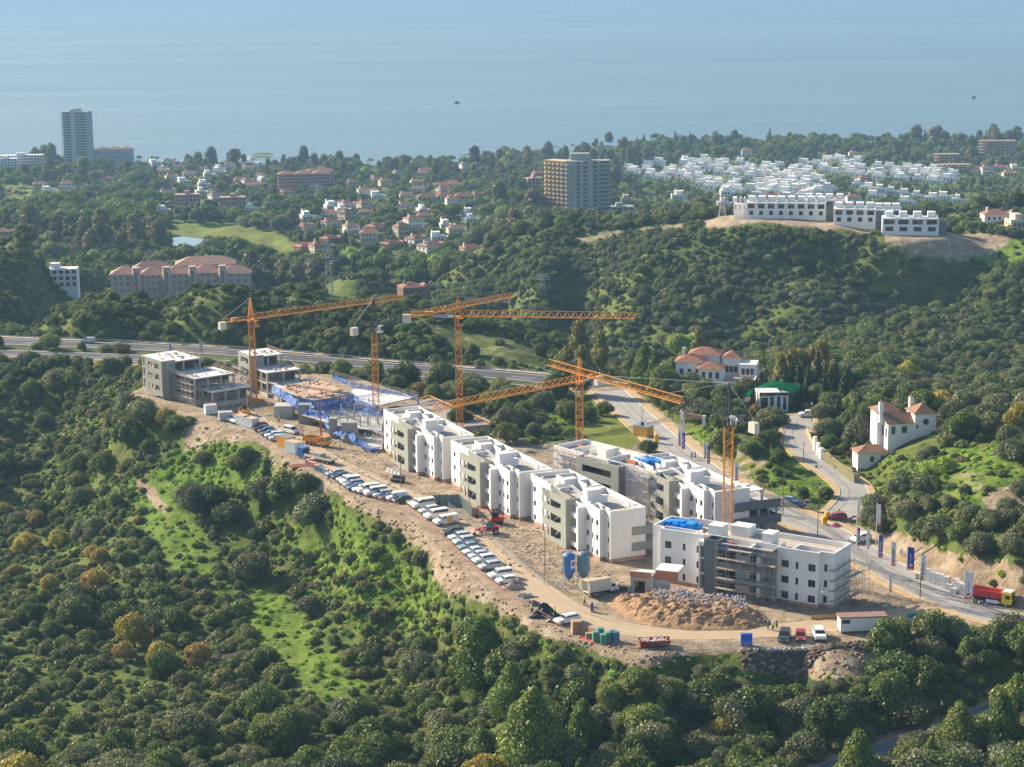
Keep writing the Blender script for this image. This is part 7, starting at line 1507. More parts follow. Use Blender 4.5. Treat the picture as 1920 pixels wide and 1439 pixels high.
panels('orange_barrier', [(1520, 1162, 0), (1575, 1158, 0)], .7, mat('ochre_barrier', (.55, .32, .08), .7), 'low ochre barrier left of the long white cabin', 'barrier', 2.0); panels('pink_barrier', [(1145, 1128, 0), (1180, 1113, 0)], .9, mat('pink_rail', (.62, .25, .28), .7), 'pink rail barrier beside the box truck', 'barrier', 1.6, rails=3); panels('red_beam', [(1083, 1193, 0), (1115, 1208, 0)], .25, mat('bright_red', (.65, .03, .03), .5), 'bright red beam lying below the brick pallets', 'beam', 6)
# dry stone wall of the outer bank: each boulder its own
def stones():
    r = empty('boulder_wall', (0, 0, 0), 0, 'rough wall of dark boulders shoring up the road below the parked cars at right', 'wall'); R_ = random.Random(5); bm_ = mat('boulder', (.10, .075, .06), .95, var=.35, scale=1.2, rand=.3); bm2 = mat('pale_boulder', (.40, .37, .33), .95, var=.25, scale=1.2, rand=.2); proto = []
    for k in range(5):
        iv, if_ = ICO0 if k % 2 else ICO1; s = MB(); s.add([tuple(v * R_.uniform(.75, 1.15)) for v in iv], if_); proto.append((s.mesh('boulder', bm_), s.mesh('boulder', bm2)))
    for k in range(285):
        f = k / 285; top = k % 5 == 0; u = 1385 + R_.uniform(0, 1) * 260; e = np.interp(u, [1385, 1520, 1640], [1217, 1214, 1200]); dep = 0 if top else R_.uniform(0, 1)
        z = -dep * 4.2; q = U(u, e + 1, 0); y = q[1] - .6 - dep * 3.6; sz = R_.uniform(.35, .6) if top else R_.uniform(.3, .6); z = float(hgt(q[0], y)) + .15 if not top else z; o = link('boulder', proto[R_.randrange(5)][1 if top else 0], r, (q[0], y, z), R_.uniform(0, 6)); o.scale = (sz * 1.2, sz, sz * .8)
stones()

# loose debris of the building site: nobody could count it
def debris():
    R2 = random.Random(8)
    for nm_, m_, n_ in (('site_debris', mat('pale_debris', (.45, .42, .38), .9, var=.3, scale=.3), 900), ('timber_debris', plankm, 500), ('dark_debris', mat('dark_debris', (.10, .09, .09), .9), 350)):
        s = MB(); k = 0; P = [(640, 880), (700, 900), (790, 945), (870, 985), (950, 1050), (1020, 1100), (1130, 1120), (1200, 1110), (1080, 1040), (1000, 960), (900, 900), (800, 860), (700, 830), (600, 800), (480, 765), (380, 765), (420, 790), (520, 815)]
        while k < n_:
            u, v = R2.uniform(380, 1500), R2.uniform(760, 1180)
            if not (inpoly(u, v, P) or inpoly(u, v, [(1380, 1120), (1560, 1160), (1620, 1120), (1640, 1080), (1480, 1150)]) or inpoly(u, v, [(860, 800), (1040, 835), (1040, 860), (900, 830)])): continue
            q = U(u, v, 0); k += 1; L = R2.uniform(.1, .5) * (2.2 if m_ is plankm else 1); a = R2.uniform(0, 3.1); t = R2.uniform(.04, .16); s.bar((q[0], q[1], t * .6), (q[0] + L * math.cos(a), q[1] + L * math.sin(a), t * .6 + R2.uniform(0, .12)), t)
        o = s.build(nm_, m_); o['kind'] = 'stuff'
debris()
def rocks():
    R2 = random.Random(18); s = MB(); k = 0; iv, if_ = ICO0
    while k < 1300:
        u, v = R2.uniform(340, 1640), R2.uniform(790, 1290)
        if not any(inpoly(u, v, p_) for p_, w_ in Z_DIRT[:4]): continue
        q = G(u, v, 300, 560); k += 1; t = .08 + .4 * R2.random() ** 3; s.add([(q[0] + a[0] * t * R2.uniform(.7, 1.4), q[1] + a[1] * t, q[2] + a[2] * t * .8) for a in iv], if_)
    o = s.build('loose_rocks', mat('bank_rock', (.36, .27, .20), .95, col2=(.20, .14, .10), scale=.5)); o['kind'] = 'stuff'
rocks()
# ---- people
def person(u, v, az, top, legs, label, z=0.0, hat=None, walk=.12, group=None):
    p = U(u, v, z); me_name = 'person'
    P = [(0, 0, .95), (0, 0, 1.15), (0, 0, 1.42), (0, 0, 1.52), (0, 0, 1.66), (0, .10, .92), (walk, .11, .5), (walk * .8, .11, .07), (walk + .16, .11, .04), (0, -.10, .92), (-walk, -.11, .5), (-walk * 1.3, -.11, .08), (-walk + .1, -.11, .04),
         (0, .2, 1.40), (.03, .27, 1.12), (.14, .25, .88), (0, -.2, 1.40), (.03, -.27, 1.12), (.14, -.25, .88)]
    E_ = [(0, 1), (1, 2), (2, 3), (3, 4), (0, 5), (5, 6), (6, 7), (7, 8), (0, 9), (9, 10), (10, 11), (11, 12), (2, 13), (13, 14), (14, 15), (2, 16), (16, 17), (17, 18)]
    Rr = [.15, .15, .16, .07, .11, .1, .075, .05, .04, .1, .075, .05, .04, .075, .055, .04, .075, .055, .04]
    me = bpy.data.meshes.new('person'); me.from_pydata(P, E_, []); o = bpy.data.objects.new('person', me); C.objects.link(o); o.location = (p[0], p[1], z + .02); o.rotation_euler = (0, 0, rad(az))
    o.modifiers.new('skin', 'SKIN')
    for i, rr in enumerate(Rr): me.skin_vertices[0].data[i].radius = (rr, rr)
    me.skin_vertices[0].data[0].use_root = True; sb_ = o.modifiers.new('sub', 'SUBSURF'); sb_.levels = 1; sb_.render_levels = 1
    sk = mat('skin', (.45, .28, .20), .6); me.materials.append(sk); tag(o, label, 'person', group)
    MB().cone((0, 0), .19, .215, .98, 1.3, 10).cone((0, 0), .215, .13, 1.3, 1.5, 10).build('jacket', top, o)
    s = MB()
    for sg in (-1, 1): s.bar((0, sg * .2, 1.42), (.03, sg * .28, 1.12), .085, n=6)
    s.build('sleeve', top, o); l = MB()
    l.bar((0, .1, 1.0), (walk, .11, .5), .12, n=6).bar((walk, .11, .5), (walk * .8, .11, .12), .09, n=6).bar((0, -.1, 1.0), (-walk, -.11, .5), .12, n=6).bar((-walk, -.11, .5), (-walk * 1.3, -.11, .12), .09, n=6); l.build('trousers', legs, o)
    MB().cone((0, 0), .13, .11, 1.68, 1.76, 10).cone((0, 0), .11, .04, 1.76, 1.81, 10).build('helmet' if hat else 'hair', hat or blackp, o); return o
hv = mat('hi_vis_yellow', (.55, .80, .03), .7); hvo = mat('hi_vis_orange', (.85, .15, .02), .7); navy = mat('navy_cloth', (.02, .03, .07), .9); jean = mat('blue_cloth', (.06, .11, .24), .9); wht = mat('helmet_white', (.75, .75, .75), .4); redc = mat('red_cloth', (.35, .04, .04), .9); blkc = mat('black_cloth', (.02, .02, .025), .9)
for u, v, az, t_, l_, lab, h_ in [(1440, 1180, -90, jean, jean, 'worker in blue clothes, left of three on the road before the nearest block', wht), (1449, 1183, -100, hv, jean, 'worker in a yellow vest, middle of three on the road before the nearest block', wht), (1456, 1178, 180, navy, navy, 'worker in dark clothes, right of three on the road before the nearest block', wht),
    (1096, 1135, 160, hv, navy, 'worker in a yellow vest walking behind the box truck', wht), (1530, 885, -60, navy, navy, 'person in dark clothes walking down the villa road', None), (1572, 968, 90, hv, navy, 'person in a yellow vest behind the red car at the junction', None), (947, 1067, 200, hv, navy, 'worker in a yellow vest beside the silver estate', None), (957, 1071, 120, blkc, blkc, 'person in dark clothes right of the yellow vested worker by the cars', None),
    (557, 814, 30, hvo, navy, 'worker in orange beside the white van on the dirt road', wht), (505, 765, 0, hvo, hvo, 'worker in orange on the open yard under the far left crane', wht), (1297, 861, 0, navy, navy, 'person in dark clothes strolling on the asphalt road, left of a pair', None), (1303, 860, 0, redc, navy, 'person in red strolling on the asphalt road, right of a pair', None),
    (523, 792, 0, hv, navy, 'worker in a yellow vest by the pale stair core', wht), (1040, 1155, 0, hv, navy, 'worker in green vest beside the black sheeted heap', None), (997, 1150, 0, hv, navy, 'worker in a lime vest at the fence by the scrap piles', wht), (430, 768, 0, navy, jean, 'worker near the far left frame entrance', wht), (475, 770, 60, blkc, navy, 'dark clothed worker right of the yellow excavator', wht)]: person(u, v, az, t_, l_, lab, hat=h_)
for u, v, lab in ((603, 741, 'worker in a yellow vest on the near edge of the plywood deck'), (624, 745, 'worker bending in yellow on the right of the plywood deck'), (596, 719, 'worker at the far side of the plywood deck')): person(u, v, 20, hv, navy, lab, z=6.05, hat=wht)
# ================================================================ the town beyond
hw = mat('house_white', (.78, .77, .75), .85, var=.04); hcream = mat('house_cream', (.60, .50, .38), .85, var=.08); hpink = mat('house_pink', (.46, .27, .22), .85, var=.1); htile = mat('roof_tiles', (.22, .085, .055), .9, col2=(.34, .17, .11), scale=.8, rand=.15); hbrown = mat('villa_brown_tiles', (.17, .085, .055), .9, col2=(.32, .19, .12), scale=1.2)
hwin = mat('far_window', (.05, .065, .08), .3); hbeige = mat('house_beige', (.50, .41, .32), .85, var=.08)
def wins(s, x0, x1, y, zs, n, w, h, face='s', m=0):
    """dark recessed openings with real depth, on the wall facing -y (s), +x (e) or -x (w)"""
    for z in zs:
        for i in range(n):
            c = x0 + (i + .5) * (x1 - x0) / n
            if face == 's': s.box(c - w / 2, c + w / 2, y - .06, y + .1, z, z + h, m)
            elif face == 'w': s.box(y - .06, y + .1, c - w / 2, c + w / 2, z, z + h, m)
            else: s.box(y - .1, y + .06, c - w / 2, c + w / 2, z, z + h, m)
def hip(s, x0, x1, y0, y1, z, h, ov=.5):
    x0 -= ov; x1 += ov; y0 -= ov; y1 += ov; w = min(x1 - x0, y1 - y0) / 2
    if x1 - x0 >= y1 - y0: a, b = (x0 + w, (y0 + y1) / 2, z + h), (x1 - w + .01, (y0 + y1) / 2, z + h)
    else: a, b = ((x0 + x1) / 2, y0 + w, z + h), ((x0 + x1) / 2, y1 - w + .01, z + h)
    vs = [(x0, y0, z), (x1, y0, z), (x1, y1, z), (x0, y1, z), a, b]
    fs = [(0, 1, 5, 4), (2, 3, 4, 5), (1, 2, 5), (3, 0, 4), (3, 2, 1, 0)] if x1 - x0 >= y1 - y0 else [(0, 1, 4), (1, 2, 5, 4), (2, 3, 5), (3, 0, 4, 5), (3, 2, 1, 0)]
    s.add(vs, fs)
def proto_cube(v):
    R_ = random.Random(v); s = MB(); W = R_.uniform(8, 11); D = R_.uniform(8, 10); s.box(-W / 2, W / 2, -D / 2, D / 2, -4, 3.2); a = R_.uniform(-W / 2, -1); b = R_.uniform(1, W / 2); s.box(a, b, -D / 2 + R_.uniform(0, 3), D / 2, 3.2, 6.3)
    s.box(-W / 2, W / 2, -D / 2, -D / 2 + .3, 3.2, 3.9); s.box(-W / 2, -W / 2 + .3, -D / 2 + .3, D / 2, 3.2, 3.898); s.box(a, a + 1.2, D / 2 - 1.6, D / 2 - .3, 6.3, 7.6); s.box(W / 2, W / 2 + 3.2, -D / 2 + 2, D / 2 - 1, -4, 2.6)
    w = MB(); wins(w, -W / 2 + 1, W / 2 - 1, -D / 2, (.6,), 3, 1.3, 1.7); wins(w, a + .6, b - .6, -D / 2 + 3, (4.1,), 2, 1.2, 1.4); wins(w, -D / 2 + 1, D / 2 - 1, -W / 2, (.8,), 2, 1.2, 1.4, 'w'); return s, w, None
def proto_tiled(v):
    R_ = random.Random(v); s = MB(); W = R_.uniform(10, 14); D = R_.uniform(8, 10); h = R_.choice((3.2, 5.8)); s.box(-W / 2, W / 2, -D / 2, D / 2, -4, h); s.box(W / 2, W / 2 + 4, -D / 2 + 2, D / 2, -4, 3.0); s.box(-W / 2 + 2, -W / 2 + 3, 0, 1, h, h + 3)
    w = MB(); wins(w, -W / 2 + 1, W / 2 - 1, -D / 2, (.6, 3.6) if h > 4 else (.6,), 4, 1.1, 1.5); wins(w, -D / 2 + 1, D / 2 - 1, -W / 2, (.8, 3.6) if h > 4 else (.8,), 2, 1.1, 1.3, 'w')
    r = MB(); hip(r, -W / 2, W / 2, -D / 2, D / 2, h, 2.3); hip(r, W / 2, W / 2 + 4, -D / 2 + 2, D / 2, 3.0, 1.3, .3); return s, w, r
PROT = {}
def house(kind, wallm, roofm_, u, v, az, label, cat='house', group=None, sc=1.0, D=None, name=None):
    k = (kind, wallm.name)
    if k not in PROT:
        s, w, r = (proto_cube if kind[0] == 'c' else proto_tiled)(int(kind[1:])); PROT[k] = (s.mesh('wall', wallm), w.mesh('window', hwin), r.mesh('roof', roofm_) if r else None)
    a, b, c = PROT[k]; q = G(u, v, 620) if D is None else UD(u, v, D); o = empty(name or ('white_house' if kind[0] == 'c' else 'tiled_house'), (q[0], q[1], q[2] - .3), rad(az), label, cat, group); o.scale = (sc,) * 3
    link('wall', a, o); link('window', b, o); pw = 6.5 * sc / q[1] * F; KEEPR.append((u - pw, u + pw, v - pw * 1.3, v - pw * .15, q[1]))
    if c: link('roof', c, o)
    CLEAR.append((q[0], q[1], 8.5 * sc)); 
    for d in (10, 18): CLEAR.append((q[0] * (1 - d / q[1]), q[1] - d, 7 * sc))
    return o
R_ = random.Random(21); P_V = []
VP = [[(1175, 318), (1240, 308), (1330, 300), (1440, 312), (1520, 322), (1560, 345), (1545, 372), (1480, 378), (1420, 372), (1340, 360), (1290, 340), (1230, 338), (1180, 332)], [(1500, 308), (1580, 298), (1660, 312), (1760, 322), (1800, 335), (1760, 345), (1660, 338), (1560, 328)]]
for k in range(900):
    u, v = R_.uniform(1170, 1810), R_.uniform(296, 380)
    if not any(inpoly(u, v, p) for p in VP): continue
    q = G(u, v, 620)
    if all(math.hypot(q[0] - a, q[1] - b) > 12.8 for a, b in P_V): P_V.append((q[0], q[1])); u_ = int(u)
    else: continue
    wh_ = 'left part' if u < 1300 else 'middle part' if u < 1450 else 'right part' if u < 1600 else 'far right strip'
    rowt = 'upper rows' if v < 322 else 'middle rows' if v < 345 else 'lower rows'
    house('c%d' % (k % 6), hw, None, u, v, R_.choice((-25, -20, 65, 70)) + R_.uniform(-6, 6), 'white cube house in the %s of the %s of the white village' % (rowt, wh_), group='white cube houses, %s, %s of the village' % (rowt, wh_), sc=1.1)
for u, v in [(1625, 356), (1650, 360), (1672, 364), (1695, 368), (1720, 372), (1745, 376), (1772, 374), (1795, 380), (1608, 350), (1640, 372), (1700, 384)]: house('c%d' % (u % 6), hw, None, u, v, -15, 'white terraced house in the sloping strip below the village', group='white terrace strip below the village', D=None)
for i, (u, v, kd, m, az, lab) in enumerate([
    (650, 388, 't1', hw, 20, 'white villa with tiled roof beside the left cypress group'), (640, 398, 'c1', hw, 15, 'flat white villa in the middle of the wooded town'), (708, 372, 'c2', hw, 10, 'tall white cube villa right of the flat white one'), (685, 362, 't2', hw, 15, 'white villa under the tiled gable house'), (620, 392, 'c3', hw, 20, 'small white box house at the left of the villa cluster'),
    (575, 412, 'c4', hw, 20, 'lowest small white house left of the golf trees'), (722, 350, 't3', hcream, 20, 'cream tiled house behind the tall white villa'), (780, 345, 't1', hw, 10, 'white and tiled tower house near the dark cypress'), (828, 352, 't2', hcream, 0, 'round fronted cream villa below the olive field'), (660, 352, 't3', hbeige, 20, 'beige tiled house above the white villas'),
    (652, 412, 't4', hbeige, 40, 'broad beige thatch coloured villa in the trees'), (705, 432, 't5', hbeige, 50, 'beige house with steep roof beside the palms'), (755, 440, 't4', hbeige, 30, 'long beige tiled house right of the steep roofed one'), (620, 455, 't1', hbrown, 35, 'low brown roofed house near the pylon'), (575, 470, 't2', hbrown, 35, 'brown gabled house below the golf course'),
    (775, 425, 't3', hw, 25, 'pale house with a dark roof beside a blue pool'), (780, 455, 't1', hw, 40, 'white house with red tiled roofs, left of the pair on the slope'), (808, 468, 't2', hw, 40, 'white house with red roof, right of the pair on the slope'), (735, 465, 't5', hbrown, 40, 'dark tiled house left of the white pair'), (600, 475, 't4', hcream, 30, 'cream tiled house right of the lower golf green'),
    (320, 335, 't1', hw, 20, 'pink roofed white house at the left of the coastal cluster'), (345, 345, 'c2', hw, 20, 'white modern house with a flat roof above the pines'), (380, 350, 'c3', hw, 15, 'white two storey villa above the pink terraces'), (405, 318, 't2', hw, 10, 'white house with red roof near the shore, left'), (430, 316, 't3', hw, 10, 'white house with red roof near the shore, middle'), (465, 318, 't1', hw, 10, 'tall white house with red roof near the shore, right'),
    (305, 322, 'c1', hw, 10, 'pale flat roofed building among shore trees'), (450, 342, 't5', hcream, 15, 'orange cream villa between dark round trees'), (75, 350, 't2', hcream, 10, 'low cream house left on the wooded plain'), (125, 355, 't3', hw, 10, 'low white house behind the umbrella pines'), (200, 340, 't5', hcream, 10, 'cream house right of the tall tower'), (90, 362, 'c2', hw, 5, 'small white outbuilding at the golf edge'),
    (1010, 330, 't2', hpink, 20, 'red roofed small house left of the hotel tower'), (1285, 305, 'c3', hw, 5, 'lone white house above the village'), (1400, 292, 't3', hw, 0, 'white tiled house among the coast conifers'), (1560, 300, 't5', hpink, 0, 'pink house on the shore side of the village'), (1600, 292, 't1', hw, 0, 'white house with blue shade by the tall conifer'),
    (1830, 322, 't2', hcream, 0, 'orange roofed house at far right, first of the coastal row'), (1850, 325, 't3', hw, 0, 'white house with orange roof at far right, second of the row'), (1875, 318, 't5', hw, 0, 'pink and white house at far right, third of the row'), (1905, 320, 'c2', hw, 0, 'white house cut by the right picture edge'), (1890, 330, 't1', hcream, 0, 'cream house in front of the row at far right'), (1905, 424, 'c1', hcream, 5, 'low pale house at the right edge above the ploughed slope'), (1865, 412, 't5', hw, 0, 'small white house behind the long white wall'),
    (1620, 345, 't4', hpink, 10, 'red roofed house in the trees below the village'), (1560, 378, 't2', hw, 0, 'white house behind the modern villas, left'), (1600, 382, 't3', hw, 0, 'white house behind the modern villas, right'), (1445, 372, 't1', hw, 0, 'white house with tiled roof left of the modern villas'), (1270, 372, 'c5', hw, 0, 'white house with an arched tower right of the hotel'),
    (1360, 365, 'c3', hw, 0, 'white villa with blue pool at the foot of the village'), (1355, 386, 'c1', hw, 0, 'white box house beside the small pylon'), (1175, 380, 'c4', hbeige, 0, 'low flat roofed building right of the hotel'), (5, 442, 't1', hbeige, 10, 'house with brown roof at the left edge on the dark hill'), (640, 560, 't2', hbrown, 30, 'terracotta gabled house behind the ridge, left'), (770, 548, 't1', hbrown, 20, 'terracotta gabled house behind the ridge, above the crane jib')]): house(kd, m, htile, u, v, az, lab, group='villas of the seaside town', D=(950 if 'behind the ridge' in lab else None))
HP = []
for k in range(700):
    u, v = R_.uniform(285, 900), R_.uniform(302, 478)
    if any(inpoly(u, v, p) for p in Z_LAWN) or (280 < u < 520 and v > 400) or (u > 500 and u < 640 and v < 352) or len(HP) > 54 or v > 440 + (u - 560) * .12: continue
    q = G(u, v, 620)
    if all(math.hypot(q[0] - c_[0], q[1] - c_[1]) > 19 for c_ in CLEAR[::3]) and all(math.hypot(q[0] - a, q[1] - b) > 24 for a, b in HP): HP.append((q[0], q[1]))
    else: continue
    kd = R_.choice(('t1', 't2', 't3', 't5', 'c1', 'c2', 'c4')); m_ = R_.choice((hw, hw, hcream)) if kd[0] == 't' else hw; ar = ('upper' if v < 350 else 'middle' if v < 400 else 'lower') + ' ' + ('left' if u < 450 else 'centre left' if u < 650 else 'centre') + ' part of the wooded coastal town'
    house(kd, m_, htile, u, v, R_.uniform(-10, 45), ('small white flat roofed' if kd[0] == 'c' else 'small tiled white' if m_ is hw else 'small tiled cream') + ' house in the ' + ar, group=('small white flat roofed' if kd[0] == 'c' else 'small tiled white' if m_ is hw else 'small tiled cream') + ' houses in the ' + ar, sc=R_.uniform(.8, 1.05))
# flat blocks and landmarks
def block(name, u, v, D, az, L, W, storeys, m, label, roof=None, fh=3.1, nw=10, cat='building', balc=None, z=None, tile=False, side=True):
    q = G(u, v, 620) if D is None else UD(u, v, D); r = empty(name, (q[0], q[1], q[2] if z is None else z), rad(az), label, cat); H = storeys * fh
    MB().box(-L / 2, L / 2, -W / 2, W / 2, -6, H).build('wall', m, r); w = MB()
    for k in range(storeys):
        for i in range(nw): c = -L / 2 + (i + .5) * L / nw; w.box(c - L / nw * .3, c + L / nw * .3, -W / 2 - .07, -W / 2 + .1, k * fh + .8, k * fh + fh - .5)
        if side:
            for i in range(max(2, int(W / 4))): c = -W / 2 + (i + .5) * W / max(2, int(W / 4)); w.box(-L / 2 - .07, -L / 2 + .1, c - .7, c + .7, k * fh + .8, k * fh + fh - .6)
    w.build('window', hwin, r)
    if balc:
        for k in range(storeys): MB().box(-L / 2, L / 2, -W / 2 - 1.5, -W / 2 - .08, k * fh - .1, k * fh + .12).box(-L / 2, L / 2, -W / 2 - 1.5, -W / 2 - 1.35, k * fh + .12, k * fh + 1.0).build('balcony', balc, r)
    if tile:
        t = MB(); n = max(1, int(L / 14))
        for i in range(n): hip(t, -L / 2 + i * L / n, -L / 2 + (i + 1) * L / n, -W / 2, W / 2, H, 3.0)
        t.build('roof', htile, r)
    else: MB().box(-L / 2 + .3, L / 2 - .3, -W / 2 + .3, W / 2 - .3, H, H + .1).box(-L * .1, L * .1, -W * .2, W * .25, H + .1, H + 2.6).build('roof', roof or m, r)
    CLEAR.append((q[0], q[1], max(L, W) * .55)); pw = L / 2 / q[1] * F; KEEPR.append((u - pw, u + pw, v - H / q[1] * F, v - H / q[1] * F * .25, q[1])); return r
tw = mat('tower_blue_green', (.20, .30, .34), .6, var=.08); tb_ = mat('tower_balcony', (.38, .46, .48), .8)
def tower():
    q = UD(149, 308, 2240); r = empty('seaside_tower', (q[0], q[1], q[2]), rad(-12), 'tall slim pale apartment tower standing alone by the sea on the left', 'tower'); n = 19; fh = 3.05; H = n * fh
    MB().box(-14, 14, -8, 9, -8, H).build('wall', tw, r); MB().box(-4, 1.5, -9.6, -8, -6, H + 3.2).box(-3, 4, -2, 4, H, H + 4.2).build('core', tb_, r)
    bm_ = MB().box(-15.2, -4.2, -10.2, -8.05, 0, .2).box(-15.2, -4.2, -10.2, -10.0, .2, 1.1).box(1.8, 15.2, -10.2, -8.05, 0, .2).box(1.8, 15.2, -10.2, -10, .2, 1.1).box(14.05, 15.2, -8, 8, 0, 1.1).mesh('balcony', tb_); wm = MB()
    wins(wm, -13.5, -4.5, -8, (1.0,), 3, 2.3, 1.9); wins(wm, 2.2, 13.5, -8, (1.0,), 5, 1.6, 1.9); wins(wm, -7, 8, -14, (1.0,), 4, 2.0, 1.8, 'w'); wm = wm.mesh('window', hwin)
    for k in range(n): link('balcony', bm_, r, (0, 0, k * fh)); link('window', wm, r, (0, 0, k * fh))
    MB().box(-15, 15, -9.5, 9.5, H, H + .8).build('roof', mat('tower_roof', (.30, .22, .20), .9), r)
    CLEAR.append((q[0], q[1], 26)); KEEPR.append((120, 178, 200, 296, q[1]))
tower()
def hotel():
    q = UD(1085, 396, 1436); r = empty('hotel_tower', (q[0], q[1], q[2]), rad(0), 'large abandoned hotel block with a sunlit yellow left wing and grey right wing', 'building'); fh = 3.05; n = 12; H = n * fh; yl = mat('hotel_ochre', (.60, .44, .24), .9, var=.08); gy = mat('hotel_grey', (.36, .36, .34), .9, var=.08)
    a = MB(); a.prism([(-18, 14), (-24.5, 7), (-10, -7), (-8, 6)], -3, H); a.build('left_wing', yl, r); b = MB(); b.prism([(-8, 6), (-10, -7), (2, -10), (10, -4), (8, 8)], -3, H + .2); b.box(-6, 8, -2, 6, H, H + 5); b.build('middle_wing', gy, r); c = MB(); c.prism([(8, 8), (9.5, -4), (23, 1), (22.5, 10)], -3, H - .3); c.build('right_wing', gy, r)
    # balconies: one band per storey and bay
    ba = MB(); 
    for i in range(5):
        t0 = i / 5; x0 = -24.5 + 14.5 * t0; y0 = 6.95 - 14 * t0; x1 = x0 + 2.8; y1 = y0 - 2.7; ba.prism([(x0, y0), (x0 + .5, y0 - 1.9), (x1, y1), (x1 + .2, y1 + .3), (x0 + .3, y0 + .3)], 0, 1.05)
    ba = ba.mesh('balcony', yl); bb = MB().prism([(-9.9, -7.1), (-9.0, -9.3), (-5.4, -10.4), (-4.4, -8.5)], 0, 1.0).mesh('balcony', gy); wn_ = MB(); wn_.prism([(-1.6, -9.35), (-1.6, -9.5), (.6, -9.95), (.6, -9.75)], .9, 2.8); wn_.prism([(3.6, -9.1), (3.7, -9.25), (6.2, -7.3), (6.1, -7.1)], .9, 2.6); wn_.prism([(10.4, -3.85), (10.5, -4.0), (13.4, -2.9), (13.3, -2.75)], .7, 2.6); wn_.prism([(15.5, -2.0), (15.6, -2.15), (22.4, .55), (22.3, .7)], .9, 2.3); wn_ = wn_.mesh('window', hwin)
    bc = MB().prism([(14.5, -2.2), (15.0, -3.6), (22.4, -.8), (22.6, .8)], 0, .9).mesh('balcony', gy); bd = MB().prism([(3.0, -9.5), (3.6, -10.6), (7.0, -8.0), (6.6, -6.8)], 0, .9).mesh('balcony', gy)
    dk_ = MB()
    for i in range(5): t0 = i / 5; x0 = -24.5 + 14.5 * t0; y0 = 6.95 - 14 * t0; dk_.prism([(x0 + .3, y0 - .4), (x0 + 2.4, y0 - 2.43), (x0 + 2.5, y0 - 2.3), (x0 + .4, y0 - .25)], 1.2, 2.7)
    dk_ = dk_.mesh('window', mat('hotel_recess', (.22, .15, .08), .9))
    for k in range(n):
        for mm in (ba, bb, bc, bd): link('balcony', mm, r, (0, 0, k * fh))
        link('window', wn_, r, (0, 0, k * fh)); link('window', dk_, r, (0, 0, k * fh))
    MB().box(-12, 20, -22, -10, -8, -1.5).box(-20, 2, -18, -8, -10, 1).build('podium', gy, r); CLEAR.append((q[0], q[1], 27)); CLEAR.append((q[0], q[1] - 20, 18)); KEEPR.append((1020, 1150, 290, 385, q[1]))
hotel()
block('apartment_building', 570, 352, None, 8, 46, 14, 4, hpink, 'long brick red apartment terrace with stepped tiled roofs in the middle of the town', nw=16, tile=True, balc=hpink); block('apartment_building', 600, 345, None, 8, 26, 14, 4, hpink, 'right hand end of the brick red terrace under a big tiled roof', nw=8, tile=True)
block('apartment_building', 352, 386, None, 10, 20, 10, 3, hpink, 'pink arcaded terrace block above the pines, left one', nw=7); block('apartment_building', 437, 392, None, 8, 20, 10, 3, hpink, 'pink arcaded terrace block above the pines, right one', nw=7)
block('apartment_building', 40, 312, None, 10, 50, 12, 4, hw, 'stepped white apartment row at the left edge by the sea', nw=14, balc=hw); block('apartment_building', 10, 318, None, 5, 28, 12, 4, hw, 'lower white block cut by the left edge near the sea', nw=8); block('apartment_building', 216, 304, None, -4, 44, 12, 5, mat('pale_green_block', (.42, .50, .52), .85), 'grey green apartment row with brown roofs right of the tall tower', nw=14, tile=True)
block('apartment_building', 103, 492, 980, 6, 22, 9, 3, hw, 'white apartment building with wavy parapets at left behind the dark hill', nw=7, z=-34); block('terrace_row', 835, 375, None, 6, 46, 9, 1, hcream, 'long row of low houses under one red tiled roof', nw=12, tile=True); block('unfinished_building', 1000, 360, None, 20, 14, 10, 4, hpink, 'stepped dark red terrace block left of the hotel', nw=4)
block('low_building', 1160, 395, None, 5, 22, 12, 1, mat('grey_roof_hall', (.30, .33, .33), .85), 'low grey hall at the right foot of the hotel', nw=5)
def big_condo():
    q = UD(330, 545, 1000); r = empty('apartment_complex', (q[0], q[1], -40), rad(7), 'large beige apartment complex with sunlit tiled roofs above the dark ridge', 'building'); w = MB(); ww = MB(); t = MB()
    for x0, x1, y0, y1, h in ((-32, -18, -6, 6, 10), (-18, -6, -4, 7, 9), (-6, 8, -5, 7, 9.5), (8, 22, -4, 8, 9.5), (22, 38, -6, 6, 9), (0, 30, 8, 22, 12), (-22, -2, 10, 20, 10)):
        w.box(x0, x1 - .02, y0, y1, -12, h); hip(t, x0, x1, y0, y1, h, 3.6, .6)
        if y0 < 0: wins(ww, x0 + .8, x1 - .8, y0, (1.0, 4.2, 7.4), 4, 1.2, 1.7)
    for x in (-19, -4, 9, 24): w.cone((x, -6.2), 2.0, 2.0, -12, 13.5, 10); ww.box(x - .8, x + .8, -8.3, -8.0, 1, 11)
    w.build('wall', mat('condo_beige', (.56, .42, .36), .85, var=.06), r); ww.build('window', mat('condo_window', (.20, .22, .23), .5), r); t.build('roof', mat('condo_tiles', (.30, .15, .11), .9, col2=(.44, .27, .20), scale=.6), r); CLEAR.append((q[0], q[1], 40)); KEEPR.append((210, 450, 480, 528, q[1]))
big_condo()
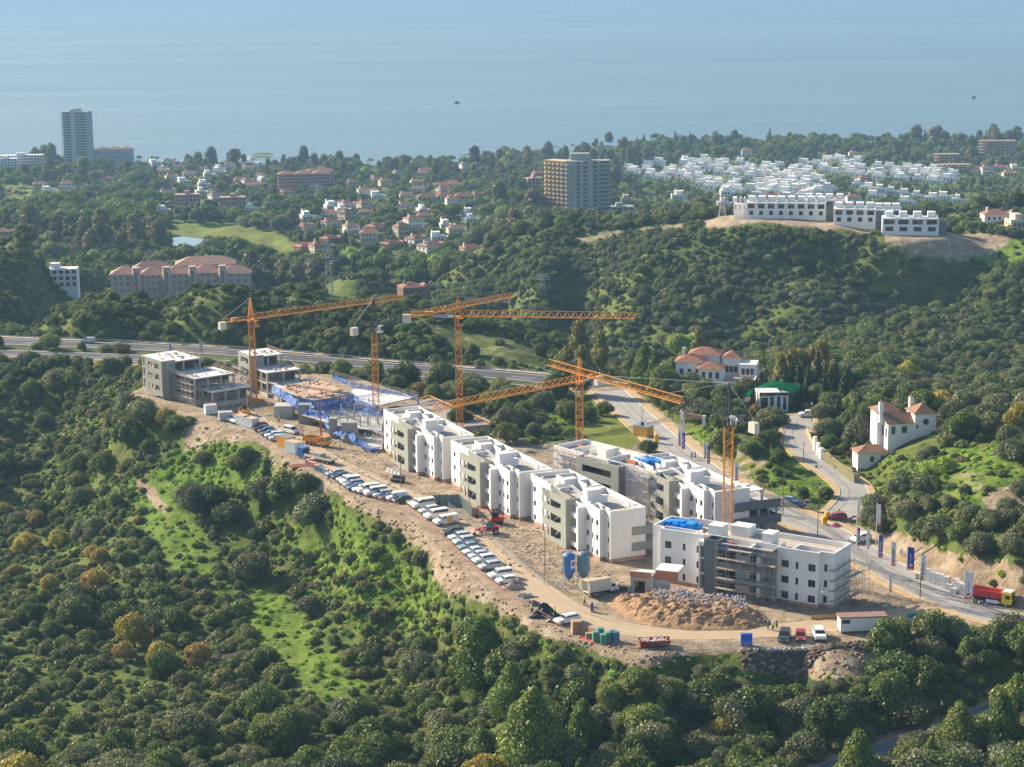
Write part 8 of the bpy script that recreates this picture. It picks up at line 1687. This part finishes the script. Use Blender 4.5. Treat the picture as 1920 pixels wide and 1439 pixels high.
# modern white villas on the crest of the hill
def modern(u, v, D, L, label, units=2):
    units = 4 if L > 30 else 2
    q = UD(u, v, D); z = q[2] + .1; r = empty('modern_villa', (q[0], q[1], z), rad(-9), label, 'villa', 'modern white villas on the hill crest'); s = MB(); w = MB(); br = MB(); rf = MB(); n = units * 2; u_ = L / n
    s.wall(-L / 2, L / 2, -5, -3, 6.4, .4, [(-L / 2 + k * u_ + .8, -L / 2 + (k + 1) * u_ - .8, 3.6, 5.7) for k in range(n)] + [(-L / 2 + k * u_ + 1.4, -L / 2 + (k + 1) * u_ - 1.4, .5, 2.5) for k in range(n)])
    s.box(-L / 2, L / 2, -4.6, 5, -3, .05); s.box(-L / 2, -L / 2 + .3, -4.6, 5, .05, 6.4); s.box(L / 2 - .3, L / 2, -4.6, 5, .05, 6.4); s.box(-L / 2 + .3, L / 2 - .3, 4.7, 5, .05, 6.4); s.box(-L / 2 + .3, L / 2 - .3, -4.6, 4.7, 6.0, 6.35)
    for k in range(n): x = -L / 2 + (k + .5) * u_; s.box(x - 1.7, x + 1.7, -1, 3.5, 6.35, 8.8); s.box(x + 2.0, x + 2.4, -3, 3, 6.35, 7.4)
    for k in range(n):
        a = -L / 2 + k * u_; MB().box(a + .8, a + u_ * .45, -4.3, -4.1, 3.6, 5.7).build('window', hwin, r); MB().box(a + 1.4, a + u_ - 1.4, -3.8, -3.6, .5, 2.5).build('window', hwin, r)
        MB().box(a + (u_ * .45 if k % 2 == 0 else u_ - 1.2), a + u_ - .8, -4.35, -4.15, 3.6, 5.7).build('screen_panel', mat('brown_screen', (.22, .12, .09), .8), r)
    s.build('wall', hw, r); MB().box(L / 2, L / 2 + 3.5, -3.5, 4, -3, 4.5).build('side_wing', mat('dark_stone', (.15, .17, .18), .9), r); CLEAR.append((q[0], q[1], L * .6)); KEEPR.append((u - L * 2, u + L * 2.3, v - 28, v + 2, q[1]))
for a_ in [(1474, 404, 935, 37, 'modern white villa row, first and longest on the left of the crest'), (1602, 416, 915, 19, 'modern white villa in the middle of the crest, brown screens'), (1706, 434, 895, 25, 'nearest modern white villa on the right of the crest, brown screens'), (1392, 405, 950, 8, 'small flat white villa at the far left of the crest beside a red bush'), (1655, 417, 940, 16, 'modern white villa half hidden behind the right hand ones'), (1545, 398, 975, 20, 'roof boxes of a modern villa showing behind the left row')]: modern(*a_)
panels('white_wall', [(1768, 422, -1), (1850, 424, -1)], 1.6, hw, 'long white garden wall right of the modern villas', 'wall', 6)
# bare frames at far right
def bare(u, v, D, az, nx, ny, n, label, bay=4.2):
    q = G(u, v, 620) if D is None else UD(u, v, D); r = empty('bare_frame_building', (q[0], q[1], q[2]), rad(az), label, 'building'); s = MB(); m = mat('weathered_concrete', (.33, .26, .23), .9); c = MB()
    for k in range(1, n + 1): s.box(-.3, nx * bay + .3, -.3, ny * bay + .3, k * 3.2 - .3, k * 3.2)
    for i in range(nx + 1):
        for j in range(ny + 1): c.box(i * bay - .25, i * bay + .25, j * bay - .25, j * bay + .25, -4, n * 3.2 - .3)
    s.build('slab', m, r); o = c.build('column_grid', m, r); o['kind'] = 'stuff'; CLEAR.append((q[0] + nx * bay / 2, q[1], 20)); KEEPR.append((u, u + nx * bay / q[1] * F, v - n * 3.2 / q[1] * F, v - 2, q[1]))
bare(1838, 293, None, -4, 9, 3, 5, 'bare concrete skeleton of an unfinished block against the sea, far right'); bare(1755, 308, None, 0, 6, 3, 3, 'low dark concrete skeleton left of the bare tall frame'); bare(1765, 322, None, 0, 7, 3, 2, 'lowest unfinished slab building behind the white village')
# pylons
def pylon(u, v, D, H, label):
    q = UD(u, v, D); r = empty('lattice_pylon', (q[0], q[1], float(hgt(q[0], q[1]))), 0, label, 'pylon', 'steel pylons'); s = MB(); n = 9
    for k in range(n):
        z0 = H * k / n; z1 = H * (k + 1) / n; w0 = 1.6 * (1 - k / n) + .3; w1 = 1.6 * (1 - (k + 1) / n) + .3; c = [(-1, -1), (1, -1), (1, 1), (-1, 1)]
        for i in range(4): a, b = c[i], c[(i + 1) % 4]; s.bar((a[0] * w0, a[1] * w0, z0), (a[0] * w1, a[1] * w1, z1), .14); s.bar((a[0] * w0, a[1] * w0, z0), (b[0] * w1, b[1] * w1, z1), .08)
    s.build('mast', mat('pylon_steel', (.45, .45, .46), .6), r); t = MB()
    for z in (H * .72, H * .84, H * .95): t.bar((-3.2, 0, z), (3.2, 0, z), .14); t.bar((-3.2, 0, z), (0, 0, z + 1.4), .08); t.bar((3.2, 0, z), (0, 0, z + 1.4), .08)
    t.build('cross_arm', MATS['pylon_steel'], r)
pylon(617, 560, 880, 27, 'tall steel lattice pylon rising above the ridge'); pylon(1017, 505, 900, 10, 'small distant pylon at the foot of the scrub hill'); pylon(1354, 405, 965, 11, 'small pylon beside the flat white villa on the crest')
# boats
for u, v, L, lab in ((857, 194, 9, 'tiny dark boat alone in the middle of the sea'), (1826, 184, 7, 'tiny dark boat near the right edge of the sea'), (551, 48, 22, 'tiny pale ship on the hazy far sea')):
    q = U(u, v, -100); r = empty('boat', (q[0], q[1], -100), .2, lab, 'boat'); MB().add([(-L / 2, -1.6, .0), (L * .3, -1.6, 0), (L / 2, 0, .2), (L * .3, 1.6, 0), (-L / 2, 1.6, 0), (-L / 2, -2, 1.8), (L * .32, -2, 1.8), (L / 2 + .8, 0, 2.3), (L * .32, 2, 1.8), (-L / 2, 2, 1.8)], [(0, 1, 6, 5), (1, 2, 7, 6), (2, 3, 8, 7), (3, 4, 9, 8), (4, 0, 5, 9), (5, 6, 7, 8, 9)]).build('hull', navy, r); MB().box(-L * .25, L * .1, -1.2, 1.2, 1.8, 3.8).build('cabin', blackp, r)
# ================================================================ houses, walls and things near the asphalt road
def g2(u, v): return G(u, v, 300, 640)
KEEPR += [(1645, 1750, 750, 822, 460), (1600, 1680, 820, 850, 440), (1278, 1410, 655, 705, 520), (1416, 1480, 725, 762, 500), (1385, 1412, 1190, 1212, 340)]
def villa():
    q = g2(1700, 826); z = q[2] + .2; r = empty('villa', (q[0], q[1], z), rad(8), 'old white villa with brown tiled roofs, two chimneys and a round window', 'villa')
    s = MB(); s.box(-5.2, 1.2, -1.5, 4.5, -4, 4.6); s.box(1.2, 6.4, -2.0, 4.0, -4, 6.6); s.box(-6.6, -1, 2.5, 7.5, -4, 6.4); s.box(6.4, 10.8, -1, 3.5, -4, 2.4); s.build('wall', hw, r)
    t = MB(); hip(t, 1.2, 6.4, -2.0, 4.0, 6.6, 2.0); hip(t, -6.6, -1, 2.5, 7.5, 6.4, 1.7); hip(t, 6.4, 10.8, -1, 3.5, 2.4, 1.2, .4); t.add([(-5.7, -2, 4.3), (1.2, -2, 4.3), (1.2, 1.5, 6.4), (-5.7, 1.5, 6.4), (-5.7, 5, 4.3), (1.2, 5, 4.3)], [(0, 1, 2, 3), (3, 2, 5, 4)]); s2 = MB().add([(-5.19, -1.5, 4.6), (-5.19, 4.5, 4.6), (-5.19, 1.5, 6.3), (-4.9, -1.5, 4.6), (-4.9, 4.5, 4.6), (-4.9, 1.5, 6.3)], [(0, 2, 1), (3, 4, 5), (0, 3, 5, 2), (1, 2, 5, 4)]); s2.build('gable', hw, r)
    t.build('roof', hbrown, r)
    for x, y, h in ((-5.9, 2.0, 9.0), (2.2, 3.8, 9.6)): c = MB().box(x - .5, x + .5, y - .5, y + .5, 4, h).build('chimney', hw, r); MB().cone((x, y), .75, .1, h, h + .6, 4).build('chimney_cap', htile, c)
    w = MB(); vs = [(3.9 + .75 * math.cos(k * math.pi / 6), -2.06, 4.6 + .75 * math.sin(k * math.pi / 6)) for k in range(12)]; w.add(vs + [(a, -1.9, c) for a, _, c in vs], [tuple(range(12))] + [(i, (i + 1) % 12, 12 + (i + 1) % 12, 12 + i) for i in range(12)]); w.build('round_window', hwin, r)
    for x, z0, a, b in ((-1.2, 2.0, 1.3, 1.6), (-3.9, 1.8, .9, 1.8), (1.8, 3.0, .4, 1.0)): MB().box(x - a / 2, x + a / 2, -1.58 if x < 1 else -2.08, -1.4 if x < 1 else -1.9, z0, z0 + b).build('window', hwin, r)
    for y in (-.6, 1.5): MB().box(-5.28, -5.1, y, y + .9, .8, 3.2).build('window', hwin, r)
    for x in (7.4, 9.2): MB().box(x, x + .9, -1.08, -.9, .3, 1.6).build('window', hwin, r)
    q = g2(1630, 868); r = empty('villa_annex', (q[0], q[1], q[2] + .2), rad(5), 'low white annex with a hipped tiled roof behind the red bush', 'house'); MB().box(-3.5, 4.0, -2.5, 2.5, -4, 2.8).build('wall', hw, r); t = MB(); hip(t, -3.5, 4.0, -2.5, 2.5, 2.8, 1.5); t.build('roof', hbrown, r); MB().box(-.5, .4, -2.58, -2.4, .6, 1.9).build('window', hwin, r)
    for p_ in ((1700, 826, 9), (1712, 838, 8), (1690, 838, 7), (1630, 868, 5), (1632, 880, 4)): q = g2(p_[0], p_[1]); CLEAR.append((q[0], q[1], p_[2]))
villa()
def mansion():
    q = g2(1325, 712); r = empty('mansion', (q[0], q[1], q[2] + .3), rad(-12), 'sprawling white mansion with terracotta roofs on the wooded knoll', 'villa'); s = MB(); t = MB(); w = MB()
    for x0, x1, y0, y1, h, rh in ((-9, -1, 0, 7, 4.6, 1.8), (-6, 3, 7, 14, 5.5, 1.8), (-2, 5, -4, 2, 3.6, 1.5), (4, 9, 6, 12, 5.0, 1.8), (9, 14, 3, 10, 3.8, 0)):
        s.box(x0, x1, y0, y1, -5, h); wm_ = MB().box(-.5, .5, -.06, .1, 0, 1.8).mesh('window', hwin); [link('window', wm_, r, (x0 + .6 + (i + .5) * (x1 - x0 - 1.2) / 3, y0, .8)) for i in range(3)]
        if rh: hip(t, x0, x1, y0, y1, h, rh, .5)
    s.box(-4, 14, -7, -6.6, -5, .5); s.box(14, 14.3, -7, 10, -5, 1.0); s.box(-7.6, -6.8, 4, 4.8, 4, 8.0); s.build('wall', hw, r); t.build('roof', htile, r)
    MB().box(-3.9, 13.9, -6.5, 3, -5, .1).build('terrace', mat('pink_paving', (.45, .33, .28), .9), r)
    for dx, dy, rr in ((0, 2, 12), (6, 4, 10), (-6, 6, 9), (2, -8, 8), (8, -8, 7), (-8, -6, 6)): CLEAR.append((q[0] + dx, q[1] + dy, rr))
mansion()
def pavilion():
    q = U(1447, 765, 1.6); r = empty('sales_pavilion', (q[0], q[1], 1.6), rad(3), 'boxy sales pavilion with tall dark windows and a white slatted roof', 'building'); w_ = mat('pavilion_white', (.66, .72, .75), .6); s = MB()
    s.wall(-3.9, 3.9, -3, -.5, 4.0, .25, [(-3.6, -1.6, .1, 3.5), (-1.0, 0, .0, 3.8), (.8, 1.8, 0, 3.8), (2.5, 3.4, 0, 3.8)]); s.box(-3.9, -3.65, -2.75, 4, -.5, 4.8); s.box(3.65, 3.9, -2.75, 4, -.5, 4.0); s.box(-3.65, 3.65, 3.75, 4, -.5, 4.0); s.build('wall', w_, r)
    MB().box(-3.65, 3.65, -2.6, -2.5, 0, 3.9).build('window', glass, r); MB().box(-3.9, 3.9, -3.12, -3.0, 4.0, 4.8).build('fascia', blackp, r); s = MB()
    for k in range(6): s.box(-3.9 + k * 1.0, -2.98 + k * 1.0, -1.2, 4, 4.5, 4.6)
    s.box(-3.9, 3.9, -3, -2.8, 4.8, 4.9); s.box(-3.9, 2.6, 3.8, 4, 4.6, 4.7); s.build('roof_slat', hw, r); MB().box(-3.64, 3.64, -2.9, 3.7, 3.9, 4.0).build('roof', roofm, r)
    l = letters(None, -3.5, 6, 0, 4.2, .35, mat('gold_letter', (.6, .42, .15), .5), 5); l.parent = r; l.location = (0, -3.14, 0); l = letters(None, .4, 6, 0, 4.2, .35, mat('sky_letter', (.1, .35, .7), .5), 6); l.parent = r; l.location = (0, -3.14, 0)
    for x in (-3.95,):
        for k in range(4): MB().box(x - .06, x + .04, -2.6 + k * 1.6, -2.0 + k * 1.6, -.4, 4.7).build('side_fin', mat('rust_fin', (.45, .2, .08), .7) if k % 2 else hw, r)
    for dx, dy in ((0, 0), (0, -6), (3, -3), (-3, -3)): CLEAR.append((q[0] + dx, q[1] + dy, 5.5))
    P = [(-9, 4.6, .5), (-6, 4.8, 3.5), (-3, 5, 5.0), (0, 5.1, 6.2), (3, 5.2, 6.2), (6, 5.3, 5.6), (8, 5.4, 5.4)]; s = MB(); 
    for a, b in zip(P[:-1], P[1:]): s.add([(a[0], a[1], a[2] - 1 - (a[2] > 3) * 2), (b[0], b[1], b[2] - 1 - (b[2] > 3) * 2), b, a], [(0, 1, 2, 3)])
    o = s.build('green_net', mat('green_net', (.0, .35, .12), .7, var=.3, scale=2), None, (q[0], q[1], 1.6)); tag(o, 'bright green safety net hung behind the sales pavilion', 'net')
pavilion()
def arch():
    q = U(1283, 812, -.2); r = empty('gateway', (q[0], q[1], -.3), rad(-20), 'white and pink entrance gateway with pillars beside the asphalt road', 'gate'); s = MB().box(-1.0, 0, -.5, .5, 0, 6.0).box(4.4, 5.2, 1.5, 2.3, 0, 4.6); s.build('pillar', hw, r); MB().add([(0, -.35, 4.4), (4.4, 1.6, 3.6), (4.4, 1.6, 4.5), (0, -.35, 5.6), (0, .35, 4.4), (4.4, 2.2, 3.6), (4.4, 2.2, 4.5), (0, .35, 5.6)], [(0, 1, 2, 3), (7, 6, 5, 4), (3, 2, 6, 7), (0, 4, 5, 1)]).build('beam', hpink, r); MB().cone((-.5, 0), .7, .1, 6.0, 6.6, 4).build('cap', htile, r)
    CLEAR.append((q[0] + 2, q[1], 5)); MB().box(-.56, -.44, -.52, -.5, 2.2, 3.6).box(-.9, -.2, -.52, -.501, 3.0, 3.15).build('emblem', mat('purple_emblem', (.16, .03, .10), .7), r)
    q = U(1350, 752, 2); r = empty('gate_lodge', (q[0], q[1], 2), rad(-30), 'small terracotta gabled gate lodge with a cream wall on the knoll road', 'house'); MB().box(-1.5, 3, -2, 2, -2, 2.4).build('wall', hw, r); t = MB(); hip(t, -1.5, 3, -2, 2, 2.4, 1.2); t.build('roof', mat('orange_tiles', (.50, .20, .09), .9), r); CLEAR.append((q[0], q[1], 4)); panels('retaining_wall', [(1300, 775, 2.2), (1330, 762, 2.4), (1360, 757, 2.6), (1410, 755, 2.4)], 1.4, hw, 'cream retaining wall curving up to the knoll', 'wall', 4)
arch()
# walls and reed fence of the villa road
q = RW['villa'][0]
for i, (u, v) in enumerate([(1528, 846), (1534, 855), (1539, 862)]): p = g2(u, v); o = MB().box(-.45, .45, -.4, .4, -1, 3.6 - .4 * i).build('gate_pillar', hw, None, tuple(p), rad(-60)); tag(o, ['tallest', 'middle', 'lowest'][i] + ' of three white gate pillars on the villa road', 'pillar', 'white gate pillars')
reed = mat('reed_screen', (.22, .17, .10), .95, col2=(.15, .17, .07), scale=1.5, stretch=(3, 3, .3)); och = mat('ochre_wall', (.50, .33, .14), .9, var=.15)
def fence(name, P, h, m, label, cat, step, part, base=None):
    r = empty(name, (0, 0, 0), 0, label, cat); pts = []
    for (a, b) in zip(P[:-1], P[1:]):
        A = g2(*a); B = g2(*b); n = max(1, int(np.linalg.norm(B - A) / step)); pts += [A + (B - A) * i / n for i in range(n)]
    pts.append(g2(*P[-1])); R_ = random.Random(2)
    for a, b in zip(pts[:-1], pts[1:]): L = float(np.linalg.norm((b - a)[:2])); MB().box(.02, L - .02, -.08, .08, -.6, h + R_.uniform(-.1, .1)).build(part, m, r, tuple(a), math.atan2(b[1] - a[1], b[0] - a[0]))
fence('reed_fence', [(1546, 868), (1568, 882), (1590, 900), (1602, 908)], 2.3, reed, 'brown and green reed screen along the right side of the villa road', 'fence', 1.5, 'screen_panel'); fence('garden_wall', [(1512, 812), (1520, 828), (1532, 850)], 1.3, och, 'ochre garden wall above the bend of the villa road', 'wall', 3, 'wall_panel')
# flags
orf = mat('flag_orange', (.85, .18, .05), .7); wf = mat('flag_white', (.72, .72, .72), .8, var=.05); bf = mat('flag_blue', (.06, .07, .38), .8, var=.1); reds = mat('logo_red', (.65, .08, .05), .7)
def flag(u, v, H, m, label, az=-15, fh=5.0, w=1.1, plain=False, lean=0.0):
    p = U(u, v, 0); r = empty('banner_flag', (p[0], p[1], 0), rad(az), label, 'flag', 'promotional banner flags'); MB().bar((0, 0, 0), (0, 0, H), .07, n=6).build('pole', mat('pole_white', (.62, .62, .62), .5), r); n = 8; s = MB()
    z1 = H - .3; z0 = z1 - fh
    def sheet(a, b, m_, name, x0=.1, x1=None, off=0.0):
        s = MB(); x1 = x1 or w
        for i in range(n): xa = x0 + (x1 - x0) * i / n; xb = x0 + (x1 - x0) * (i + 1) / n; ya = .12 * math.sin(xa * 4) + off; yb = .12 * math.sin(xb * 4) + off; s.add([(xa, ya, a), (xb, yb, a), (xb, yb, b), (xa, ya, b), (xa, ya + .02, a), (xb, yb + .02, a), (xb, yb + .02, b), (xa, ya + .02, b)], [(0, 1, 2, 3), (7, 6, 5, 4)])
        return s.build(name, m_, r)
    sheet(z0 + .45, z1, m, 'cloth'); sheet(z0, z0 + .45, orf, 'orange_tip')
    if not plain:
        for sgn in (-.03, .05):
            l = letters(None, 0, 7, 0, 0, .42, bluel if m is wf else wf, 3); l.parent = r; l.rotation_euler = (0, -math.pi / 2, 0) ; l.location = (w * .72, sgn + (.12 * math.sin(w * 2)), z0 + 1.3)
        sheet(z0 + .75, z0 + 1.2, reds if m is wf else wf, 'logo', w * .3, w * .75, -.03)
for a_ in [(1605, 1030, 10.5, wf, 'tallest plain white flag at the junction, pole against the green hill', -15, 4.0, .6, True), (1606, 1040, 6.0, bf, 'slim blue flag directly behind the nearest block', -15, 4.0, .6), (1624, 1070, 9, wf, 'furled white flag behind the end scaffold of the nearest block', -15, 4.2, .5, True), (1642, 1040, 11, wf, 'tall plain white flag on the far side of the road', -15, 4.5, .8, True), (1645, 1088, 9.5, bf, 'blue flag on a tall pole at the right end scaffold', -15, 4.6, .9),
           (1669, 1105, 9.8, wf, 'white flag with red tip in front of the long cut bank', -15, 4.8, .9), (1667, 1140, 7.0, wf, 'white feather flag rising from the green corner above the cabin', -15, 3.6, .4, True), (1699, 1103, 8.6, bf, 'broad dark blue flag in front of the ochre cut bank', -15, 4.6, 1.4), (1725, 1088, 5.6, wf, 'white flag with blue lettering beside the first pale pallets', -15, 5.0, 1.1), (1807, 1130, 6.4, wf, 'white flag with blue word and red logo beside the tipper truck', -15, 5.4, 1.6),
           (1271, 852, 6.6, wf, 'white flag beside the park road, left of a pair by the shed', -15, 4.2, .8), (1278, 852, 5.8, bf, 'blue flag beside the park road, right of a pair by the shed', -15, 4.2, .9), (1319, 880, 7.2, wf, 'white flag behind the last block, left of the second pair', -15, 4.2, 1.0), (1325, 886, 6.8, bf, 'blue flag behind the last block, right of the second pair', -15, 4.4, .8), (1377, 905, 5.0, wf, 'white flag just right of the near crane mast', -15, 4.2, 1.0),
           (376, 676, 6.5, wf, 'white and orange flag behind the far left concrete frame', -15, 3.2, .9), (318, 668, 4.2, bf, 'small blue flag behind the far left concrete frame', -15, 2.2, .5, True)]: flag(*a_)
# lamp posts and poles
def lamp(u, v, H, label, z=None, pole=blackp, head=True, group='street lamps'):
    p = g2(u, v) if z is None else U(u, v, z); r = empty('street_lamp' if head else 'utility_pole', tuple(p), 0, label, 'lamp' if head else 'pole', group if head else 'wooden and rusty poles'); MB().cone((0, 0), .11, .06, -.2, H, 6).build('pole', pole, r)
    if head: MB().cone((0, 0), .16, .26, H, H + .45, 6).build('lantern', signw, r); MB().cone((0, 0), .3, .05, H + .45, H + .7, 6).build('cap', blackp, r)
rp = mat('rusty_pole', (.16, .07, .05), .7)
for a_ in [(1506, 872, 4.6, 'street lamp on the left pavement of the villa road', .8), (1468, 842, 4.6, 'street lamp at the bend above the villa road', 1.5), (1537, 952, 4.4, 'street lamp on the grass triangle point', 0), (1564, 1408, 4.2, 'left street lamp beside the foreground car park', -8.6), (1765, 1366, 4.2, 'right street lamp beside the foreground car park', -7.2), (1542, 1160, 5.0, 'street lamp by the ochre barrier before the nearest block', 0), (1725, 1122, 5.2, 'black street lamp at the road junction by the pallets', 0), (1522, 790, 4.5, 'street lamp beside the white SUV by the pavilion', 2)]: lamp(*a_)
for a_ in [(1022, 1080, 9.5, 'tall rusty pole left of the blue silos', 0, rp, False), (880, 962, 8.5, 'tall rusty pole at the second block scaffold', 0, rp, False), (752, 914, 8, 'thin rusty pole in front of the first white block', 0, rp, False), (638, 846, 7.5, 'rusty pole in front of the bare columns', 0, rp, False), (569, 848, 7, 'rusty pole beside the blue lorry cab', 0, rp, False), (1533, 1008, 10, 'tall pole at the wire fence by the road junction', 0, rp, False), (1468, 965, 8.5, 'rusty pole on the road verge behind the terraces', 0, rp, False), (1425, 925, 4, 'short rusty pole left of the two road verge cars', 0, rp, False), (1432, 927, 3.6, 'shortest rusty pole by the verge cars', 0, rp, False), (1262, 968, 1, 'stub pole on the grass verge', 0, rp, False)]: lamp(*a_)
# bins, signs, wraps
yb = mat('bin_yellow', (.80, .42, .02), .6)
for u, v, h, lab in ((1546, 984, 1.7, 'nearest yellow container at the junction'), (1551, 975, 1.7, 'yellow container behind the nearest at the junction'), (1231, 832, 2.4, 'ochre column beside the ochre shed')): p = U(u, v, 0 if u > 1300 else -.5); o = MB().box(-.5, .5, -.5, .5, 0, h).cone((0, 0), .5, .3, h, h + .2, 8).build('yellow_bin', yb, None, tuple(p)); tag(o, lab, 'bin')
o = lump('pink_stack', 1567, 987, 1.3, .8, .8, mat('pink_bags', (.50, .16, .22), .7), 'stack of pink wrapped goods on the verge behind the red car', 'stack', 40, z=.1)
def sign(u, v, z, az, w, h, lift, m, label, legs=2): p = U(u, v, z); r = empty('sign_board', tuple(p), rad(az), label, 'sign'); MB().box(-w / 2, w / 2, -.03, .03, lift, lift + h).build('board', m, r); s = MB(); [s.bar((x, 0, 0), (x, 0, lift + .1), .05) for x in ((-w / 2 + .1, w / 2 - .1) if legs == 2 else (0,))]; s.build('leg', steel, r); return r
s_ = sign(1514, 950, 0, 0, 1.2, 1.3, .4, signw, 'white board with a dark picture on the grass triangle'); MB().box(-.5, .5, -.05, -.032, .75, 1.3).build('picture', blackp, s_)
s_ = sign(1662, 1142, 0, 10, 1.7, .8, .3, mat('board_green', (.25, .32, .28), .7), 'long low sign board at the foot of the white feather flag'); l = letters(None, -.7, 4, 0, .5, .4, signw, 9); l.parent = s_; l.location = (0, -.06, 0)
sign(1710, 1166, 0, 15, 1.9, .9, .7, mat('board_teal', (.03, .28, .28), .6), 'teal board on a white frame by the junction kerb'); sign(962, 1067 + 40, 0, 0, .5, .5, 2.0, mat('round_orange', (.8, .25, .03), .6), 'orange board on a short post at the wire fence left of the silos', 1); sign(1110, 1148, 0, 60, .9, 1.7, .1, bluel, 'blue board leaning at the inner kerb of the dirt road'); sign(1690, 1050, 0, -15, .7, 1.0, 1.2, signw, 'small white board among the flags at the cut bank', 1)
q = UD(205, 628, 700); o = MB().add([(-2.6, 0, -3), (2.4, 0, -3), (3, .2, 2.2), (.6, .5, 3.6), (-2.4, .3, 2.4), (-2.6, .4, -3), (2.4, .4, -3), (3, .6, 2.2), (.6, .9, 3.6), (-2.4, .7, 2.4)], [(0, 1, 2, 3, 4), (9, 8, 7, 6, 5), (3, 8, 9, 4), (2, 7, 8, 3)]).build('blue_sheet', bluetarp, None, tuple(q)); tag(o, 'bright blue sheet hanging on the ridge slope beside the highway', 'sheet')
q = UD(1636, 742, 520); o = MB().box(-.5, .5, -.5, .5, -6, 1.2).build('yellow_hoist_box', yb, None, tuple(q)); tag(o, 'orange yellow box on a mast in the dark trees left of the villa', 'box')
fence('garden_terrace', [(1540, 795), (1555, 797), (1575, 806), (1590, 802)], .7, mat('pink_stone', (.5, .38, .3), .9), 'curved low pink stone wall on the villa lawn', 'wall', 2, 'stone_panel')
p = U(806, 905, 0)
finish_trees()
